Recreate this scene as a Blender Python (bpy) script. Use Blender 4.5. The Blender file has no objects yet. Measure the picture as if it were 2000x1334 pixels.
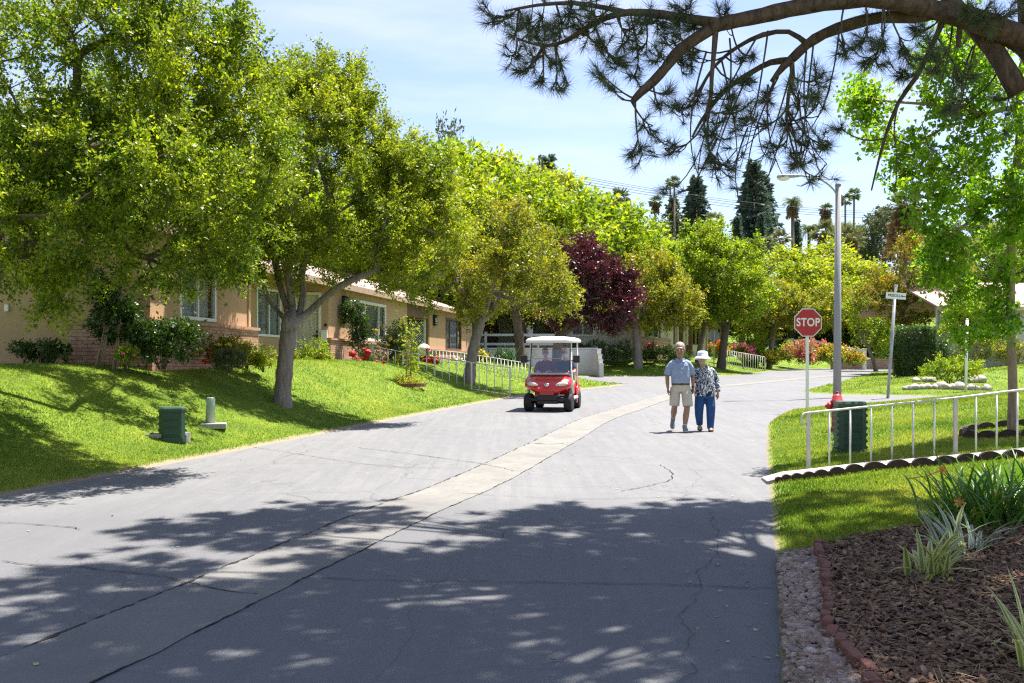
import bpy, bmesh, math, random
import numpy as np
from mathutils import Vector, Matrix, noise as mnoise
R = math.radians
sc = bpy.context.scene
COL = sc.collection
# ---------------------------------------------------------------- camera, sky, sun, exposure
F, HZ, CZ = 1944.4, 717.0, 1.6          # focal length and horizon row in photo pixels, eye height
cam = bpy.data.cameras.new('camera'); camo = bpy.data.objects.new('camera', cam); COL.objects.link(camo)
cam.sensor_width = 36; cam.lens = 35; cam.shift_y = 0.025; cam.clip_end = 3000; cam.clip_start = 0.05
camo.location = (0, 0, CZ); camo.rotation_euler = (R(90), 0, 0); sc.camera = camo
SUN = Vector((0.29, 0.22, 1.0)).normalized()
world = bpy.data.worlds.new('World'); sc.world = world; world.use_nodes = True
nt = world.node_tree; nt.nodes.clear()
wo = nt.nodes.new('ShaderNodeOutputWorld'); bg = nt.nodes.new('ShaderNodeBackground')
sky = nt.nodes.new('ShaderNodeTexSky'); sky.sky_type = 'NISHITA'; sky.sun_disc = False
sky.sun_elevation = math.asin(SUN.z); sky.sun_rotation = math.atan2(SUN.x, SUN.y)
sky.air_density = 1.0; sky.dust_density = 0.6; sky.ozone_density = 1.0
tc = nt.nodes.new('ShaderNodeTexCoord'); mp = nt.nodes.new('ShaderNodeMapping')
mp.inputs['Scale'].default_value = (1.6, 2.2, 9.0); mp.inputs['Rotation'].default_value = (0, R(-12), 0)
nz = nt.nodes.new('ShaderNodeTexNoise'); nz.inputs['Scale'].default_value = 1.7; nz.inputs['Detail'].default_value = 7; nz.inputs['Roughness'].default_value = 0.55
rp = nt.nodes.new('ShaderNodeMapRange'); rp.inputs[1].default_value = 0.44; rp.inputs[2].default_value = 0.78; rp.inputs[3].default_value = 0.12; rp.inputs[4].default_value = 0.58
mx = nt.nodes.new('ShaderNodeMix'); mx.data_type = 'RGBA'
nt.links.new(tc.outputs['Generated'], mp.inputs['Vector']); nt.links.new(mp.outputs[0], nz.inputs['Vector'])
nt.links.new(nz.outputs['Fac'], rp.inputs[0]); nt.links.new(rp.outputs[0], mx.inputs[0])
tn = nt.nodes.new('ShaderNodeMix'); tn.data_type = 'RGBA'; tn.blend_type = 'MULTIPLY'; tn.inputs[0].default_value = 1; tn.inputs[7].default_value = (0.95, 0.93, 1.06, 1); nt.links.new(sky.outputs[0], tn.inputs[6])
nt.links.new(tn.outputs[2], mx.inputs[6]); mx.inputs[7].default_value = (5.4, 5.5, 5.9, 1)
nt.links.new(mx.outputs[2], bg.inputs['Color']); bg.inputs['Strength'].default_value = 0.08
nt.links.new(bg.outputs[0], wo.inputs['Surface'])
sl = bpy.data.lights.new('sun', 'SUN'); sl.energy = 5.0; sl.angle = R(0.53); sl.color = (1.0, 0.955, 0.88)
slo = bpy.data.objects.new('sun', sl); COL.objects.link(slo); slo.rotation_euler = SUN.to_track_quat('Z', 'Y').to_euler(); slo.location = (20, 20, 60)
vs = sc.view_settings; vs.view_transform = 'Standard'; vs.look = 'None'; vs.gamma = 1; vs.exposure = 1.54
cy = sc.cycles
cy.max_bounces = 7; cy.diffuse_bounces = 4; cy.glossy_bounces = 3; cy.transmission_bounces = 5; cy.transparent_max_bounces = 8
cy.caustics_reflective = False; cy.caustics_refractive = False; cy.use_denoising = False; cy.pixel_filter_type = 'BLACKMAN_HARRIS'; cy.filter_width = 1.25

# ---------------------------------------------------------------- helpers
def tag(o, label=None, cat=None, group=None, kind=None):
    if label: o['label'] = label
    if cat: o['category'] = cat
    if group: o['group'] = group
    if kind: o['kind'] = kind
    return o
def empty(name, loc, rz=0, label=None, cat=None, group=None):
    o = bpy.data.objects.new(name, None); COL.objects.link(o); o.location = loc; o.rotation_euler = (0, 0, rz); o.empty_display_size = 0.2
    return tag(o, label, cat, group)
def link(name, me, parent=None, mats=None):
    o = bpy.data.objects.new(name, me); COL.objects.link(o)
    if parent: o.parent = parent
    if mats is not None and not len(me.materials):
        for m in (mats if isinstance(mats, (list, tuple)) else [mats]): me.materials.append(m)
    return o
def copy_tree(o, parent=None):
    c = o.copy(); COL.objects.link(c)
    if parent: c.parent = parent
    for ch in [k for k in COL.objects if k.parent == o]: copy_tree(ch, c)
    return c
def np_mesh(name, V, Fc, smooth=False):
    me = bpy.data.meshes.new(name); V = np.asarray(V, np.float32); Fc = np.asarray(Fc, np.int32)
    m, k = Fc.shape
    me.vertices.add(len(V)); me.vertices.foreach_set('co', V.ravel())
    me.loops.add(m * k); me.loops.foreach_set('vertex_index', Fc.ravel())
    me.polygons.add(m); me.polygons.foreach_set('loop_start', np.arange(0, m * k, k, dtype=np.int32))
    if smooth: me.polygons.foreach_set('use_smooth', np.ones(m, bool))
    me.update(calc_edges=True); return me
class MB:
    """collects shapes, links them as one mesh object"""
    def __init__(s): s.v = []; s.f = []; s.sm = []; s.mi = []; s.cur = 0
    def add(s, V, Fc, smooth=False):
        b = len(s.v); s.v += [tuple(map(float, p)) for p in V]
        for f in Fc: s.f.append([b + i for i in f]); s.sm.append(smooth); s.mi.append(s.cur)
        return s
    def box(s, c, d, rz=0.0, M=None, bev=0.0):
        x, y, z = d[0] / 2, d[1] / 2, d[2] / 2
        if bev > 0:
            bm = bmesh.new(); bmesh.ops.create_cube(bm, size=1.0)
            for v in bm.verts: v.co = Vector((v.co.x * d[0], v.co.y * d[1], v.co.z * d[2]))
            bmesh.ops.bevel(bm, geom=bm.edges[:], offset=bev, segments=2, profile=0.6, affect='EDGES')
            V = [v.co.copy() for v in bm.verts]; bm.verts.index_update(); Fc = [[v.index for v in f.verts] for f in bm.faces]; bm.free()
        else:
            V = [Vector((sx * x, sy * y, sz * z)) for sz in (-1, 1) for sy in (-1, 1) for sx in (-1, 1)]
            Fc = [(0, 2, 3, 1), (4, 5, 7, 6), (0, 1, 5, 4), (2, 6, 7, 3), (0, 4, 6, 2), (1, 3, 7, 5)]
        m = Matrix.Translation(c) @ (M if M is not None else Matrix.Rotation(rz, 4, 'Z'))
        return s.add([m @ v for v in V], Fc)
    def tube(s, pts, rad, n=8, cap=True, smooth=True, flat=1.0):
        pts = [Vector(p) for p in pts]; k = len(pts)
        if not hasattr(rad, '__len__'): rad = [rad] * k
        V = []; prev = None
        for i, p in enumerate(pts):
            t = (pts[min(i + 1, k - 1)] - pts[max(i - 1, 0)])
            t = t.normalized() if t.length > 1e-9 else Vector((0, 0, 1))
            if prev is None:
                a = Vector((1, 0, 0)) if abs(t.x) < 0.8 else Vector((0, 1, 0)); u = (a - t * a.dot(t)).normalized()
            else:
                u = prev - t * prev.dot(t); u = u.normalized() if u.length > 1e-6 else t.orthogonal().normalized()
            prev = u; w = t.cross(u); r = rad[i]
            ru, rw = (r if hasattr(r, '__len__') else (r, r * flat))
            for j in range(n):
                a = 2 * math.pi * j / n; V.append(p + u * (math.cos(a) * ru) + w * (math.sin(a) * rw))
        Fc = [(i * n + j, i * n + (j + 1) % n, (i + 1) * n + (j + 1) % n, (i + 1) * n + j) for i in range(k - 1) for j in range(n)]
        if cap: Fc += [tuple(range(n - 1, -1, -1)), tuple(range((k - 1) * n, k * n))]
        return s.add(V, Fc, smooth)
    def lathe(s, prof, c=(0, 0, 0), n=20, M=None, smooth=True, sq=1.0):
        V = []; c = Vector(c)
        for r, z in prof:
            for j in range(n):
                a = 2 * math.pi * j / n; v = Vector((math.cos(a) * r, math.sin(a) * r * sq, z)); V.append(c + ((M @ v) if M is not None else v))
        k = len(prof)
        Fc = [(i * n + j, i * n + (j + 1) % n, (i + 1) * n + (j + 1) % n, (i + 1) * n + j) for i in range(k - 1) for j in range(n)]
        Fc += [tuple(range(n - 1, -1, -1)), tuple(range((k - 1) * n, k * n))]
        return s.add(V, Fc, smooth)
    def ball(s, c, r, n=12, M=None, smooth=True):
        r = r if hasattr(r, '__len__') else (r, r, r); V = []; c = Vector(c); m = max(6, n // 2 + 2)
        V.append(Vector((0, 0, -r[2])))
        for i in range(1, m):
            ph = -math.pi / 2 + math.pi * i / m
            for j in range(n):
                a = 2 * math.pi * j / n; V.append(Vector((math.cos(a) * math.cos(ph) * r[0], math.sin(a) * math.cos(ph) * r[1], math.sin(ph) * r[2])))
        V.append(Vector((0, 0, r[2])))
        Fc = [(0, 1 + (j + 1) % n, 1 + j) for j in range(n)]
        for i in range(m - 2):
            Fc += [(1 + i * n + j, 1 + i * n + (j + 1) % n, 1 + (i + 1) * n + (j + 1) % n, 1 + (i + 1) * n + j) for j in range(n)]
        t = len(V) - 1; b = 1 + (m - 2) * n
        Fc += [(b + j, b + (j + 1) % n, t) for j in range(n)]
        return s.add([c + ((M @ v) if M is not None else v) for v in V], Fc, smooth)
    def prism(s, poly, M, depth, smooth=False):
        """poly in the local xy plane, extruded along local z"""
        n = len(poly); V = [M @ Vector((x, y, 0)) for x, y in poly] + [M @ Vector((x, y, depth)) for x, y in poly]
        Fc = [tuple(range(n - 1, -1, -1)), tuple(range(n, 2 * n))] + [(i, (i + 1) % n, n + (i + 1) % n, n + i) for i in range(n)]
        return s.add(V, Fc, smooth)
    def mesh(s, name):
        me = bpy.data.meshes.new(name); me.from_pydata(s.v, [], s.f); me.update()
        me.polygons.foreach_set('use_smooth', s.sm); me.polygons.foreach_set('material_index', s.mi); return me
    def build(s, name, mats, parent=None): return link(name, s.mesh(name), parent, mats)
def XP(px, py, D):                       # a photo pixel at a known distance as a point in the place
    return Vector(((px - 1000) / F * D, D, CZ + (HZ - py) / F * D))
def remesh(me, size, smooth_iter=2, name=None):
    o = bpy.data.objects.new('tmp', me); COL.objects.link(o)
    m = o.modifiers.new('r', 'REMESH'); m.mode = 'VOXEL'; m.voxel_size = size; m.use_smooth_shade = True
    if smooth_iter:
        s = o.modifiers.new('s', 'SMOOTH'); s.factor = 0.5; s.iterations = smooth_iter
    dg = bpy.context.evaluated_depsgraph_get(); r = bpy.data.meshes.new_from_object(o.evaluated_get(dg))
    bpy.data.objects.remove(o); r.name = name or me.name; return r
def text_mesh(body, size, depth=0.004, offset=0.0, sx=1.0, spacing=1.0):
    c = bpy.data.curves.new('t', 'FONT'); c.body = body; c.size = size; c.extrude = depth; c.offset = offset; c.align_x = 'CENTER'; c.align_y = 'CENTER'; c.space_character = spacing
    o = bpy.data.objects.new('t', c); COL.objects.link(o); dg = bpy.context.evaluated_depsgraph_get()
    me = bpy.data.meshes.new_from_object(o.evaluated_get(dg)); bpy.data.objects.remove(o); bpy.data.curves.remove(c)
    for v in me.vertices: v.co.x *= sx
    me.materials.clear(); return me
FRONT = Matrix.Rotation(R(90), 4, 'X')   # xy plane -> faces -Y

# ---------------------------------------------------------------- materials
def newmat(name):
    m = bpy.data.materials.new(name); m.use_nodes = True; t = m.node_tree; t.nodes.clear()
    o = t.nodes.new('ShaderNodeOutputMaterial'); return m, t, o
def N(t, typ, **kw):
    n = t.nodes.new(typ)
    for k, v in kw.items():
        if k.startswith('i_'):
            key = k[2:]; key = int(key) if key.isdigit() else key.replace('_', ' ')
            n.inputs[key].default_value = v
        else: setattr(n, k, v)
    return n
def ramp(t, fac, stops):
    r = t.nodes.new('ShaderNodeValToRGB'); e = r.color_ramp.elements
    while len(e) < len(stops): e.new(0.5)
    for el, (p, c) in zip(e, stops): el.position = p; el.color = (*c, 1) if len(c) == 3 else c
    t.links.new(fac, r.inputs[0]); return r.outputs[0]
def mixc(t, fac, a, b, mode='MIX'):
    m = t.nodes.new('ShaderNodeMix'); m.data_type = 'RGBA'; m.blend_type = mode
    for sock, v in ((0, fac), (6, a), (7, b)):
        if hasattr(v, 'links'): t.links.new(v, m.inputs[sock])
        else: m.inputs[sock].default_value = v if sock == 0 else (*v, 1)
    return m.outputs[2]
def noise(t, scale, detail=4, rough=0.55, coord='Object', stretch=None, dist=0.0):
    c = t.nodes.new('ShaderNodeTexCoord').outputs[coord]
    if stretch:
        mp = N(t, 'ShaderNodeMapping', i_Scale=stretch); t.links.new(c, mp.inputs['Vector']); c = mp.outputs[0]
    n = N(t, 'ShaderNodeTexNoise', i_Scale=scale, i_Detail=detail, i_Roughness=rough, i_Distortion=dist); t.links.new(c, n.inputs['Vector'])
    return n.outputs['Fac']
def pmat(name, col, rough=0.6, var=0.25, scale=6.0, bump=0.0, bscale=60.0, metal=0.0, spec=0.4, col2=None, coat=0.0, stretch=None):
    m, t, o = newmat(name); b = N(t, 'ShaderNodeBsdfPrincipled', i_Roughness=rough, i_Metallic=metal)
    b.inputs['Specular IOR Level'].default_value = spec; b.inputs['Coat Weight'].default_value = coat
    n = noise(t, scale, 5, 0.6, stretch=stretch)
    c2 = col2 or tuple(c * (1 - var) for c in col); c1 = tuple(min(1, c * (1 + var * 0.5)) for c in col)
    t.links.new(ramp(t, n, [(0.3, c2), (0.7, c1)]), b.inputs['Base Color'])
    if bump:
        bn = N(t, 'ShaderNodeBump', i_Strength=bump, i_Distance=0.02); t.links.new(noise(t, bscale, 4), bn.inputs['Height']); t.links.new(bn.outputs[0], b.inputs['Normal'])
    t.links.new(b.outputs[0], o.inputs[0]); return m
def leafmat(name, cols, trans=0.45, tcol=None, rough=0.45, spec=0.4, nscale=0.9, amp=1.1):
    """cols: dark, mid, light leaf colours; each leaf its own shade, clumps drift in hue"""
    m, t, o = newmat(name); g = N(t, 'ShaderNodeNewGeometry')
    n = noise(t, nscale, 3, 0.6)
    ad = N(t, 'ShaderNodeMath', operation='MULTIPLY_ADD'); t.links.new(g.outputs['Random Per Island'], ad.inputs[0]); ad.inputs[1].default_value = 0.6
    ml = N(t, 'ShaderNodeMath', operation='MULTIPLY_ADD', i_1=amp, i_2=0.22 - amp * 0.5); t.links.new(n, ml.inputs[0]); t.links.new(ml.outputs[0], ad.inputs[2])
    c = ramp(t, ad.outputs[0], [(0.1, cols[0]), (0.5, cols[1]), (0.95, cols[2])])
    b = N(t, 'ShaderNodeBsdfPrincipled', i_Roughness=rough); b.inputs['Specular IOR Level'].default_value = spec; t.links.new(c, b.inputs['Base Color'])
    tr = N(t, 'ShaderNodeBsdfTranslucent'); tc_ = mixc(t, 1.0, c, tcol or (1.5, 1.55, 0.6), 'MULTIPLY'); t.links.new(tc_, tr.inputs['Color'])
    mxs = N(t, 'ShaderNodeMixShader', i_0=trans); t.links.new(b.outputs[0], mxs.inputs[1]); t.links.new(tr.outputs[0], mxs.inputs[2]); t.links.new(mxs.outputs[0], o.inputs[0])
    return m
# ---------------------------------------------------------------- the lie of the land
SL = 0.02                                 # the street climbs gently away from the viewer
ROAD = [(-9.1, -4), (-7.25, 3.4), (-5.45, 10.8), (-4.6, 14), (-3.75, 17.4), (-3.0, 20.5), (-2.1, 24), (-0.95, 28.5), (0.1, 32), (2.0, 36.5), (4.0, 40.5), (4.75, 42.2), (4.7, 43.2), (3.2, 45.2), (0.2, 46.8), (0.2, 53.2),
        (3.0, 53.8), (5.6, 54.6), (8.4, 54.7), (10.8, 55.2), (12.6, 56.6), (14.5, 60), (17, 66), (19.3, 70.7), (22.8, 74), (26.6, 76), (48, 82),
        (48, 73), (31, 69.5), (26.5, 67.5), (23.4, 64), (19.2, 55), (15.6, 47), (12.3, 40), (10.5, 36.0), (10.4, 34.6), (11.4, 33.5), (14, 32.4), (40, 33),
        (40, 28.8), (14, 27.4), (10.2, 27.0), (8.2, 26.2), (6.9, 24.8), (6.1, 22.9), (5.25, 20.5), (4.62, 18), (3.94, 15.4), (3.3, 12.8), (2.68, 10.3), (2.02, 7.6), (1.29, 4.74), (-0.9, -4)]
RA = np.array(ROAD)
def sdist(x, y):
    """distance to the asphalt outline, negative on the asphalt"""
    x = np.asarray(x, float); y = np.asarray(y, float); d = np.full(x.shape, 1e9); ins = np.zeros(x.shape, bool)
    for (ax, ay), (bx, by) in zip(ROAD, ROAD[1:] + ROAD[:1]):
        ex, ey = bx - ax, by - ay; t = np.clip(((x - ax) * ex + (y - ay) * ey) / (ex * ex + ey * ey), 0, 1)
        d = np.minimum(d, np.hypot(x - ax - t * ex, y - ay - t * ey))
        c = (ay > y) != (by > y)
        if ey != 0: ins ^= c & (x < ax + (y - ay) * ex / ey)
    return np.where(ins, -d, d)
def sst(t): t = np.clip(t, 0, 1); return t * t * (3 - 2 * t)
def hill(x, y):
    r = np.hypot(x - 10, y)
    return 13.5 * sst((r - 92) / 75) * (y > 0) * sst((y - 20) / 60) + 3 * sst((r - 170) / 200)
def ground(x, y, d=None):
    x = np.asarray(x, float); y = np.asarray(y, float)
    if d is None: d = sdist(x, y)
    left = x < -8.1 + 0.25 * y + 3.0
    wav = 0.012 * np.sin(1.7 * x + 0.6 * y) + 0.012 * np.sin(0.9 * y - 0.8 * x)
    dl = np.clip(d, 0, None)
    hl = np.clip(1.25 - 0.018 * np.clip(y - 26, 0, 40), 0.45, 2) * sst(dl / (4.0 + 0.05 * np.clip(y - 18, 0, 30)))
    near = sst((33 - y) / 4)
    hr1 = 0.105 * np.clip(dl, 0, 9) + 0.02 * np.clip(dl - 1.5, 0, 5)
    hr2 = 0.85 * sst(dl / 10)
    hf = 0.75 * sst(dl / 6.0)
    right = x > 0.25 * y - 2 + 0 * x
    lawn = np.where(left & (y < 47), hl, np.where((y < 33) & (x > 0), hr1, np.where((x > 10) & (x > 10 + 0.42 * (y - 35)), hr2, hf)))
    lip = 0.035 * sst(dl / 0.10) + wav * sst(dl / 1.5)
    z = SL * np.clip(y, -30, 95) + np.where(d > 0, lip + lawn, np.maximum(d * 0.35, -0.10)) + hill(x, y)
    return z
def gz(x, y): return float(ground(np.array([x]), np.array([y]))[0])
def onground(px, py, d0=3.0, d1=95.0):
    """the spot on the ground that shows at a photo pixel"""
    D = np.arange(d0, d1, 0.02); X = (px - 1000) / F * D; Z = CZ + (HZ - py) / F * D
    g = np.maximum(ground(X, D), np.where(sdist(X, D) < 0, SL * D, -9)); k = np.argmax(Z <= g)
    return Vector((X[k], D[k], g[k]))

# asphalt and concrete
def near_shade(t, amt):
    """mask of the near stretch, painted darker to deepen its shade, edge ragged"""
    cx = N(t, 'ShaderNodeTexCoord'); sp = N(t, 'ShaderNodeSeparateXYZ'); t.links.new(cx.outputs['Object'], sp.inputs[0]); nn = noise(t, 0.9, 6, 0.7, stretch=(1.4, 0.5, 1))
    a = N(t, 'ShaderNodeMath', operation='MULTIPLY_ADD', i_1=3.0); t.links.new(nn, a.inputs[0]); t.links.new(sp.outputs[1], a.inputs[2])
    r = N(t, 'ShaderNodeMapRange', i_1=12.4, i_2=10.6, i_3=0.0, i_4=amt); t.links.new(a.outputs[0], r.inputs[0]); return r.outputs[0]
def asphalt_mat():
    m, t, o = newmat('asphalt'); b = N(t, 'ShaderNodeBsdfPrincipled', i_Roughness=0.85); b.inputs['Specular IOR Level'].default_value = 0.3
    big = noise(t, 0.35, 5, 0.6, stretch=(1.0, 0.35, 1)); fine = noise(t, 90, 3, 0.7); mid = noise(t, 3.2, 6, 0.65, stretch=(1.6, 0.5, 1))
    c = ramp(t, big, [(0.3, (0.150, 0.149, 0.152)), (0.7, (0.190, 0.187, 0.187))])
    c = mixc(t, ramp(t, mid, [(0.42, (0, 0, 0)), (0.72, (0.5, 0.5, 0.5))]), c, (0.228, 0.222, 0.215))
    c = mixc(t, ramp(t, fine, [(0.35, (0.55, 0.55, 0.55)), (0.6, (0, 0, 0))]), c, (0.09, 0.09, 0.095))
    # long faint drag marks of the seal coat along the street
    tcn = N(t, 'ShaderNodeTexCoord'); mpp = N(t, 'ShaderNodeMapping', i_Rotation=(0, 0, R(13.5)), i_Scale=(7, 0.22, 1)); t.links.new(tcn.outputs['Object'], mpp.inputs['Vector'])
    st = N(t, 'ShaderNodeTexNoise', i_Scale=1.0, i_Detail=6, i_Roughness=0.7); t.links.new(mpp.outputs[0], st.inputs['Vector'])
    c = mixc(t, ramp(t, st.outputs['Fac'], [(0.40, (0.35, 0.35, 0.35)), (0.58, (0, 0, 0))]), c, (0.118, 0.118, 0.124))
    # hairline cracks
    nzc = N(t, 'ShaderNodeTexNoise', i_Scale=0.8, i_Detail=3); vad = N(t, 'ShaderNodeVectorMath', operation='MULTIPLY_ADD'); t.links.new(tcn.outputs['Object'], nzc.inputs['Vector'])
    t.links.new(nzc.outputs['Color'], vad.inputs[0]); vad.inputs[1].default_value = (0.9, 0.9, 0); t.links.new(tcn.outputs['Object'], vad.inputs[2])
    vr = N(t, 'ShaderNodeTexVoronoi', feature='DISTANCE_TO_EDGE', i_Scale=0.33); t.links.new(vad.outputs[0], vr.inputs['Vector'])
    c = mixc(t, ramp(t, vr.outputs['Distance'], [(0.0, (0.45, 0.45, 0.45)), (0.0022, (0, 0, 0))]), c, (0.035, 0.033, 0.032))
    vr2 = N(t, 'ShaderNodeTexVoronoi', feature='DISTANCE_TO_EDGE', i_Scale=5.5); t.links.new(vad.outputs[0], vr2.inputs['Vector'])
    cm = N(t, 'ShaderNodeMath', operation='MULTIPLY'); t.links.new(ramp(t, vr2.outputs['Distance'], [(0.0, (0.5, 0.5, 0.5)), (0.05, (0, 0, 0))]), cm.inputs[0]); t.links.new(ramp(t, noise(t, 0.5, 3), [(0.5, (0, 0, 0)), (0.62, (1, 1, 1))]), cm.inputs[1])
    c = mixc(t, cm.outputs[0], c, (0.06, 0.06, 0.06))
    # pale bloom of dried patches, and drip stains
    c = mixc(t, ramp(t, noise(t, 1.1, 7, 0.7, dist=1.2), [(0.60, (0, 0, 0)), (0.75, (0.4, 0.4, 0.4))]), c, (0.10, 0.10, 0.105))
    c = mixc(t, near_shade(t, 0.60), c, (0.10, 0.10, 0.106))  # foreground shade deepened in the colour of the near asphalt
    t.links.new(c, b.inputs['Base Color'])
    bn = N(t, 'ShaderNodeBump', i_Strength=0.5, i_Distance=0.006); t.links.new(fine, bn.inputs['Height']); t.links.new(bn.outputs[0], b.inputs['Normal'])
    t.links.new(b.outputs[0], o.inputs[0]); return m
M = {}
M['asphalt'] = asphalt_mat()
def sheet(name, poly, mat, up, kind='structure'):
    bm = bmesh.new(); vs_ = [bm.verts.new((x, y, SL * y + up)) for x, y in poly]; f = bm.faces.new(vs_); bm.normal_update()
    if f.normal.z < 0: f.normal_flip()
    bmesh.ops.triangulate(bm, faces=bm.faces[:]); me = bpy.data.meshes.new(name); bm.to_mesh(me); bm.free()
    return tag(link(name, me, None, mat), kind=kind)
def smooth_path(pts, step):
    P = [Vector((*p, 0)) for p in pts]; out = []
    for i in range(len(P) - 1):
        p0, p1, p2, p3 = P[max(i - 1, 0)], P[i], P[i + 1], P[min(i + 2, len(P) - 1)]; n = max(2, int((p2 - p1).length / step))
        for k in range(n):
            u = k / n; out.append(0.5 * ((2 * p1) + (p2 - p0) * u + (2 * p0 - 5 * p1 + 4 * p2 - p3) * u * u + (3 * p1 - p0 - 3 * p2 + p3) * u ** 3))
    out.append(P[-1]); return out
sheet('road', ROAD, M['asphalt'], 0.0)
rg = random.Random(4)
GUT = [(-5.6, -6), (-4.2, -0.5), (-2.63, 5.12), (-1.48, 9.57), (-0.75, 12.1), (0.4, 17.1), (1.46, 21.9), (2.7, 26), (4.9, 33), (7.7, 40), (11.4, 46), (15.4, 52.5), (20, 60), (25, 67), (32, 73.5), (45, 78)]
gp = smooth_path(GUT, 0.25)
Vg = []; jl = 0
for i, p in enumerate(gp):
    t = (gp[min(i + 1, len(gp) - 1)] - gp[max(i - 1, 0)]).normalized(); nrm = Vector((t.y, -t.x, 0)); w = 0.72
    a = p + nrm * rg.uniform(-0.010, 0.010); b_ = p + nrm * (w + rg.uniform(-0.013, 0.013)); c_ = p + nrm * (w * 0.5)
    Vg += [(a.x, a.y, SL * a.y + 0.006), (c_.x, c_.y, SL * c_.y + 0.0045), (b_.x, b_.y, SL * b_.y + 0.006)]
Fg = []
for i in range(len(gp) - 1): Fg += [(3 * i, 3 * i + 1, 3 * i + 4, 3 * i + 3), (3 * i + 1, 3 * i + 2, 3 * i + 5, 3 * i + 4)]
def concrete_mat(name, base, dark, sc_=2.0, seal=0):  # seal: how much foreground shade is painted into the near end
    m, t, o = newmat(name); b = N(t, 'ShaderNodeBsdfPrincipled', i_Roughness=0.85); b.inputs['Specular IOR Level'].default_value = 0.3
    c = ramp(t, noise(t, sc_, 7, 0.68), [(0.32, dark), (0.62, base)])
    c = mixc(t, ramp(t, noise(t, 14, 5, 0.7, stretch=(1, 0.35, 1)), [(0.5, (0, 0, 0)), (0.75, (0.55, 0.55, 0.55))]), c, tuple(x * 0.62 for x in base))
    c = mixc(t, ramp(t, noise(t, 120, 2, 0.6), [(0.3, (0.4, 0.4, 0.4)), (0.5, (0, 0, 0))]), c, tuple(x * 0.5 for x in base))
    if seal: c = mixc(t, near_shade(t, seal), c, (0.11, 0.108, 0.11))
    t.links.new(c, b.inputs['Base Color']); bn = N(t, 'ShaderNodeBump', i_Strength=0.3, i_Distance=0.006); t.links.new(noise(t, 100, 3), bn.inputs['Height']); t.links.new(bn.outputs[0], b.inputs['Normal'])
    t.links.new(b.outputs[0], o.inputs[0]); return m
M['gutter'] = concrete_mat('gutter_concrete', seal=0.55, base=(0.215, 0.204, 0.184), dark=(0.155, 0.147, 0.136))  # near end of the gutter toned down too, as painted shade
M['concrete'] = concrete_mat('concrete', (0.40, 0.375, 0.335), (0.28, 0.26, 0.23))
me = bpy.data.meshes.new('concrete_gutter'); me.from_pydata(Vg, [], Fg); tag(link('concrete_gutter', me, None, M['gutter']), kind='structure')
# black ragged joints where the asphalt has pulled away from the gutter
M['joint'] = pmat('joint_dirt', (0.022, 0.02, 0.018), 0.95, 0.3)
mb = MB()
for side, wd in ((0, 0.020), (2, 0.007)):
    Vj = []; Fj = []; k = 0
    for i in range(len(gp) - 1):
        for s in range(9):
            u = s / 9; a = Vector(Vg[3 * i + side]).lerp(Vector(Vg[3 * (i + 1) + side]), u); near = max(0.25, 1 - a.y / 40)
            q_ = a.y * 2.2 + a.x + side * 9; w = wd * max(0.05, 0.5 + 1.2 * mnoise.noise(Vector((q_ * 1.3, 0, 3))) + 0.9 * mnoise.noise(Vector((q_ * 5, 1, 7))) + rg.uniform(-.1, .1)) * near * (1 if side == 0 else float(mnoise.noise(Vector((q_ * 0.7, 4, 1))) > -0.1)); o_ = 0.022 * mnoise.noise(Vector((q_ * 2.4, 5, 5))) + 0.010 * mnoise.noise(Vector((q_ * 8, 5, 5)))
            Vj += [(a.x - w + o_, a.y, a.z + 0.003), (a.x + w + o_, a.y, a.z + 0.003)]
            if k: Fj.append((2 * k - 2, 2 * k - 1, 2 * k + 1, 2 * k))
            k += 1
    mb.add(Vj, Fj)
tag(mb.build('gutter_joint', M['joint']), kind='structure')
# a cross road joint in the gutter and the pavement seams
mb = MB()
def crack(pts, w, wob=0.02):
    P = smooth_path(pts, 0.07); Vj = []; Fj = []; off = 0
    for k, p in enumerate(P):
        t = (P[min(k + 1, len(P) - 1)] - P[max(k - 1, 0)]).normalized(); n = Vector((-t.y, t.x, 0)); off = off * 0.8 + rg.uniform(-wob, wob); q = p + n * off; ww = w * rg.uniform(0.25, 1.3)
        for s in (-1, 1): e = q + n * ww * s; Vj.append((e.x, e.y, SL * e.y + 0.0085))
        if k: Fj.append((2 * k - 2, 2 * k - 1, 2 * k + 1, 2 * k))
    mb.add(Vj, Fj)
def rp_(px, py): D = 3110.0 / (py - 678.0); return ((px - 1000) / F * D, D)
crack([rp_(0, 1098), rp_(180, 1112), rp_(340, 1132), rp_(430, 1152), rp_(500, 1162)], 0.006)
crack([rp_(590, 1129), rp_(800, 1135), rp_(1100, 1137), rp_(1510, 1150)], 0.005)
crack([rp_(905, 963), rp_(1100, 975), rp_(1300, 972), rp_(1500, 980)], 0.004)
crack([rp_(1395, 1000), rp_(1392, 1060), rp_(1365, 1110), rp_(1345, 1170), rp_(1350, 1240), rp_(1340, 1334)], 0.0022, 0.035)
crack([rp_(1045, 866), rp_(1075, 868), rp_(1100, 866)], 0.012)
crack([rp_(1290, 908), rp_(1310, 930), rp_(1285, 945), rp_(1215, 960)], 0.006)
crack([rp_(700, 874), rp_(900, 900), rp_(1000, 920)], 0.007)
crack([rp_(420, 860), rp_(700, 905), rp_(860, 915)], 0.006)
crack([rp_(0, 1020), rp_(120, 1031), rp_(150, 1036)], 0.008)
crack([rp_(840, 1006), rp_(980, 1040), rp_(930, 1065)], 0.003, 0.03)
tag(mb.build('road_crack', M['joint']), kind='structure')

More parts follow.
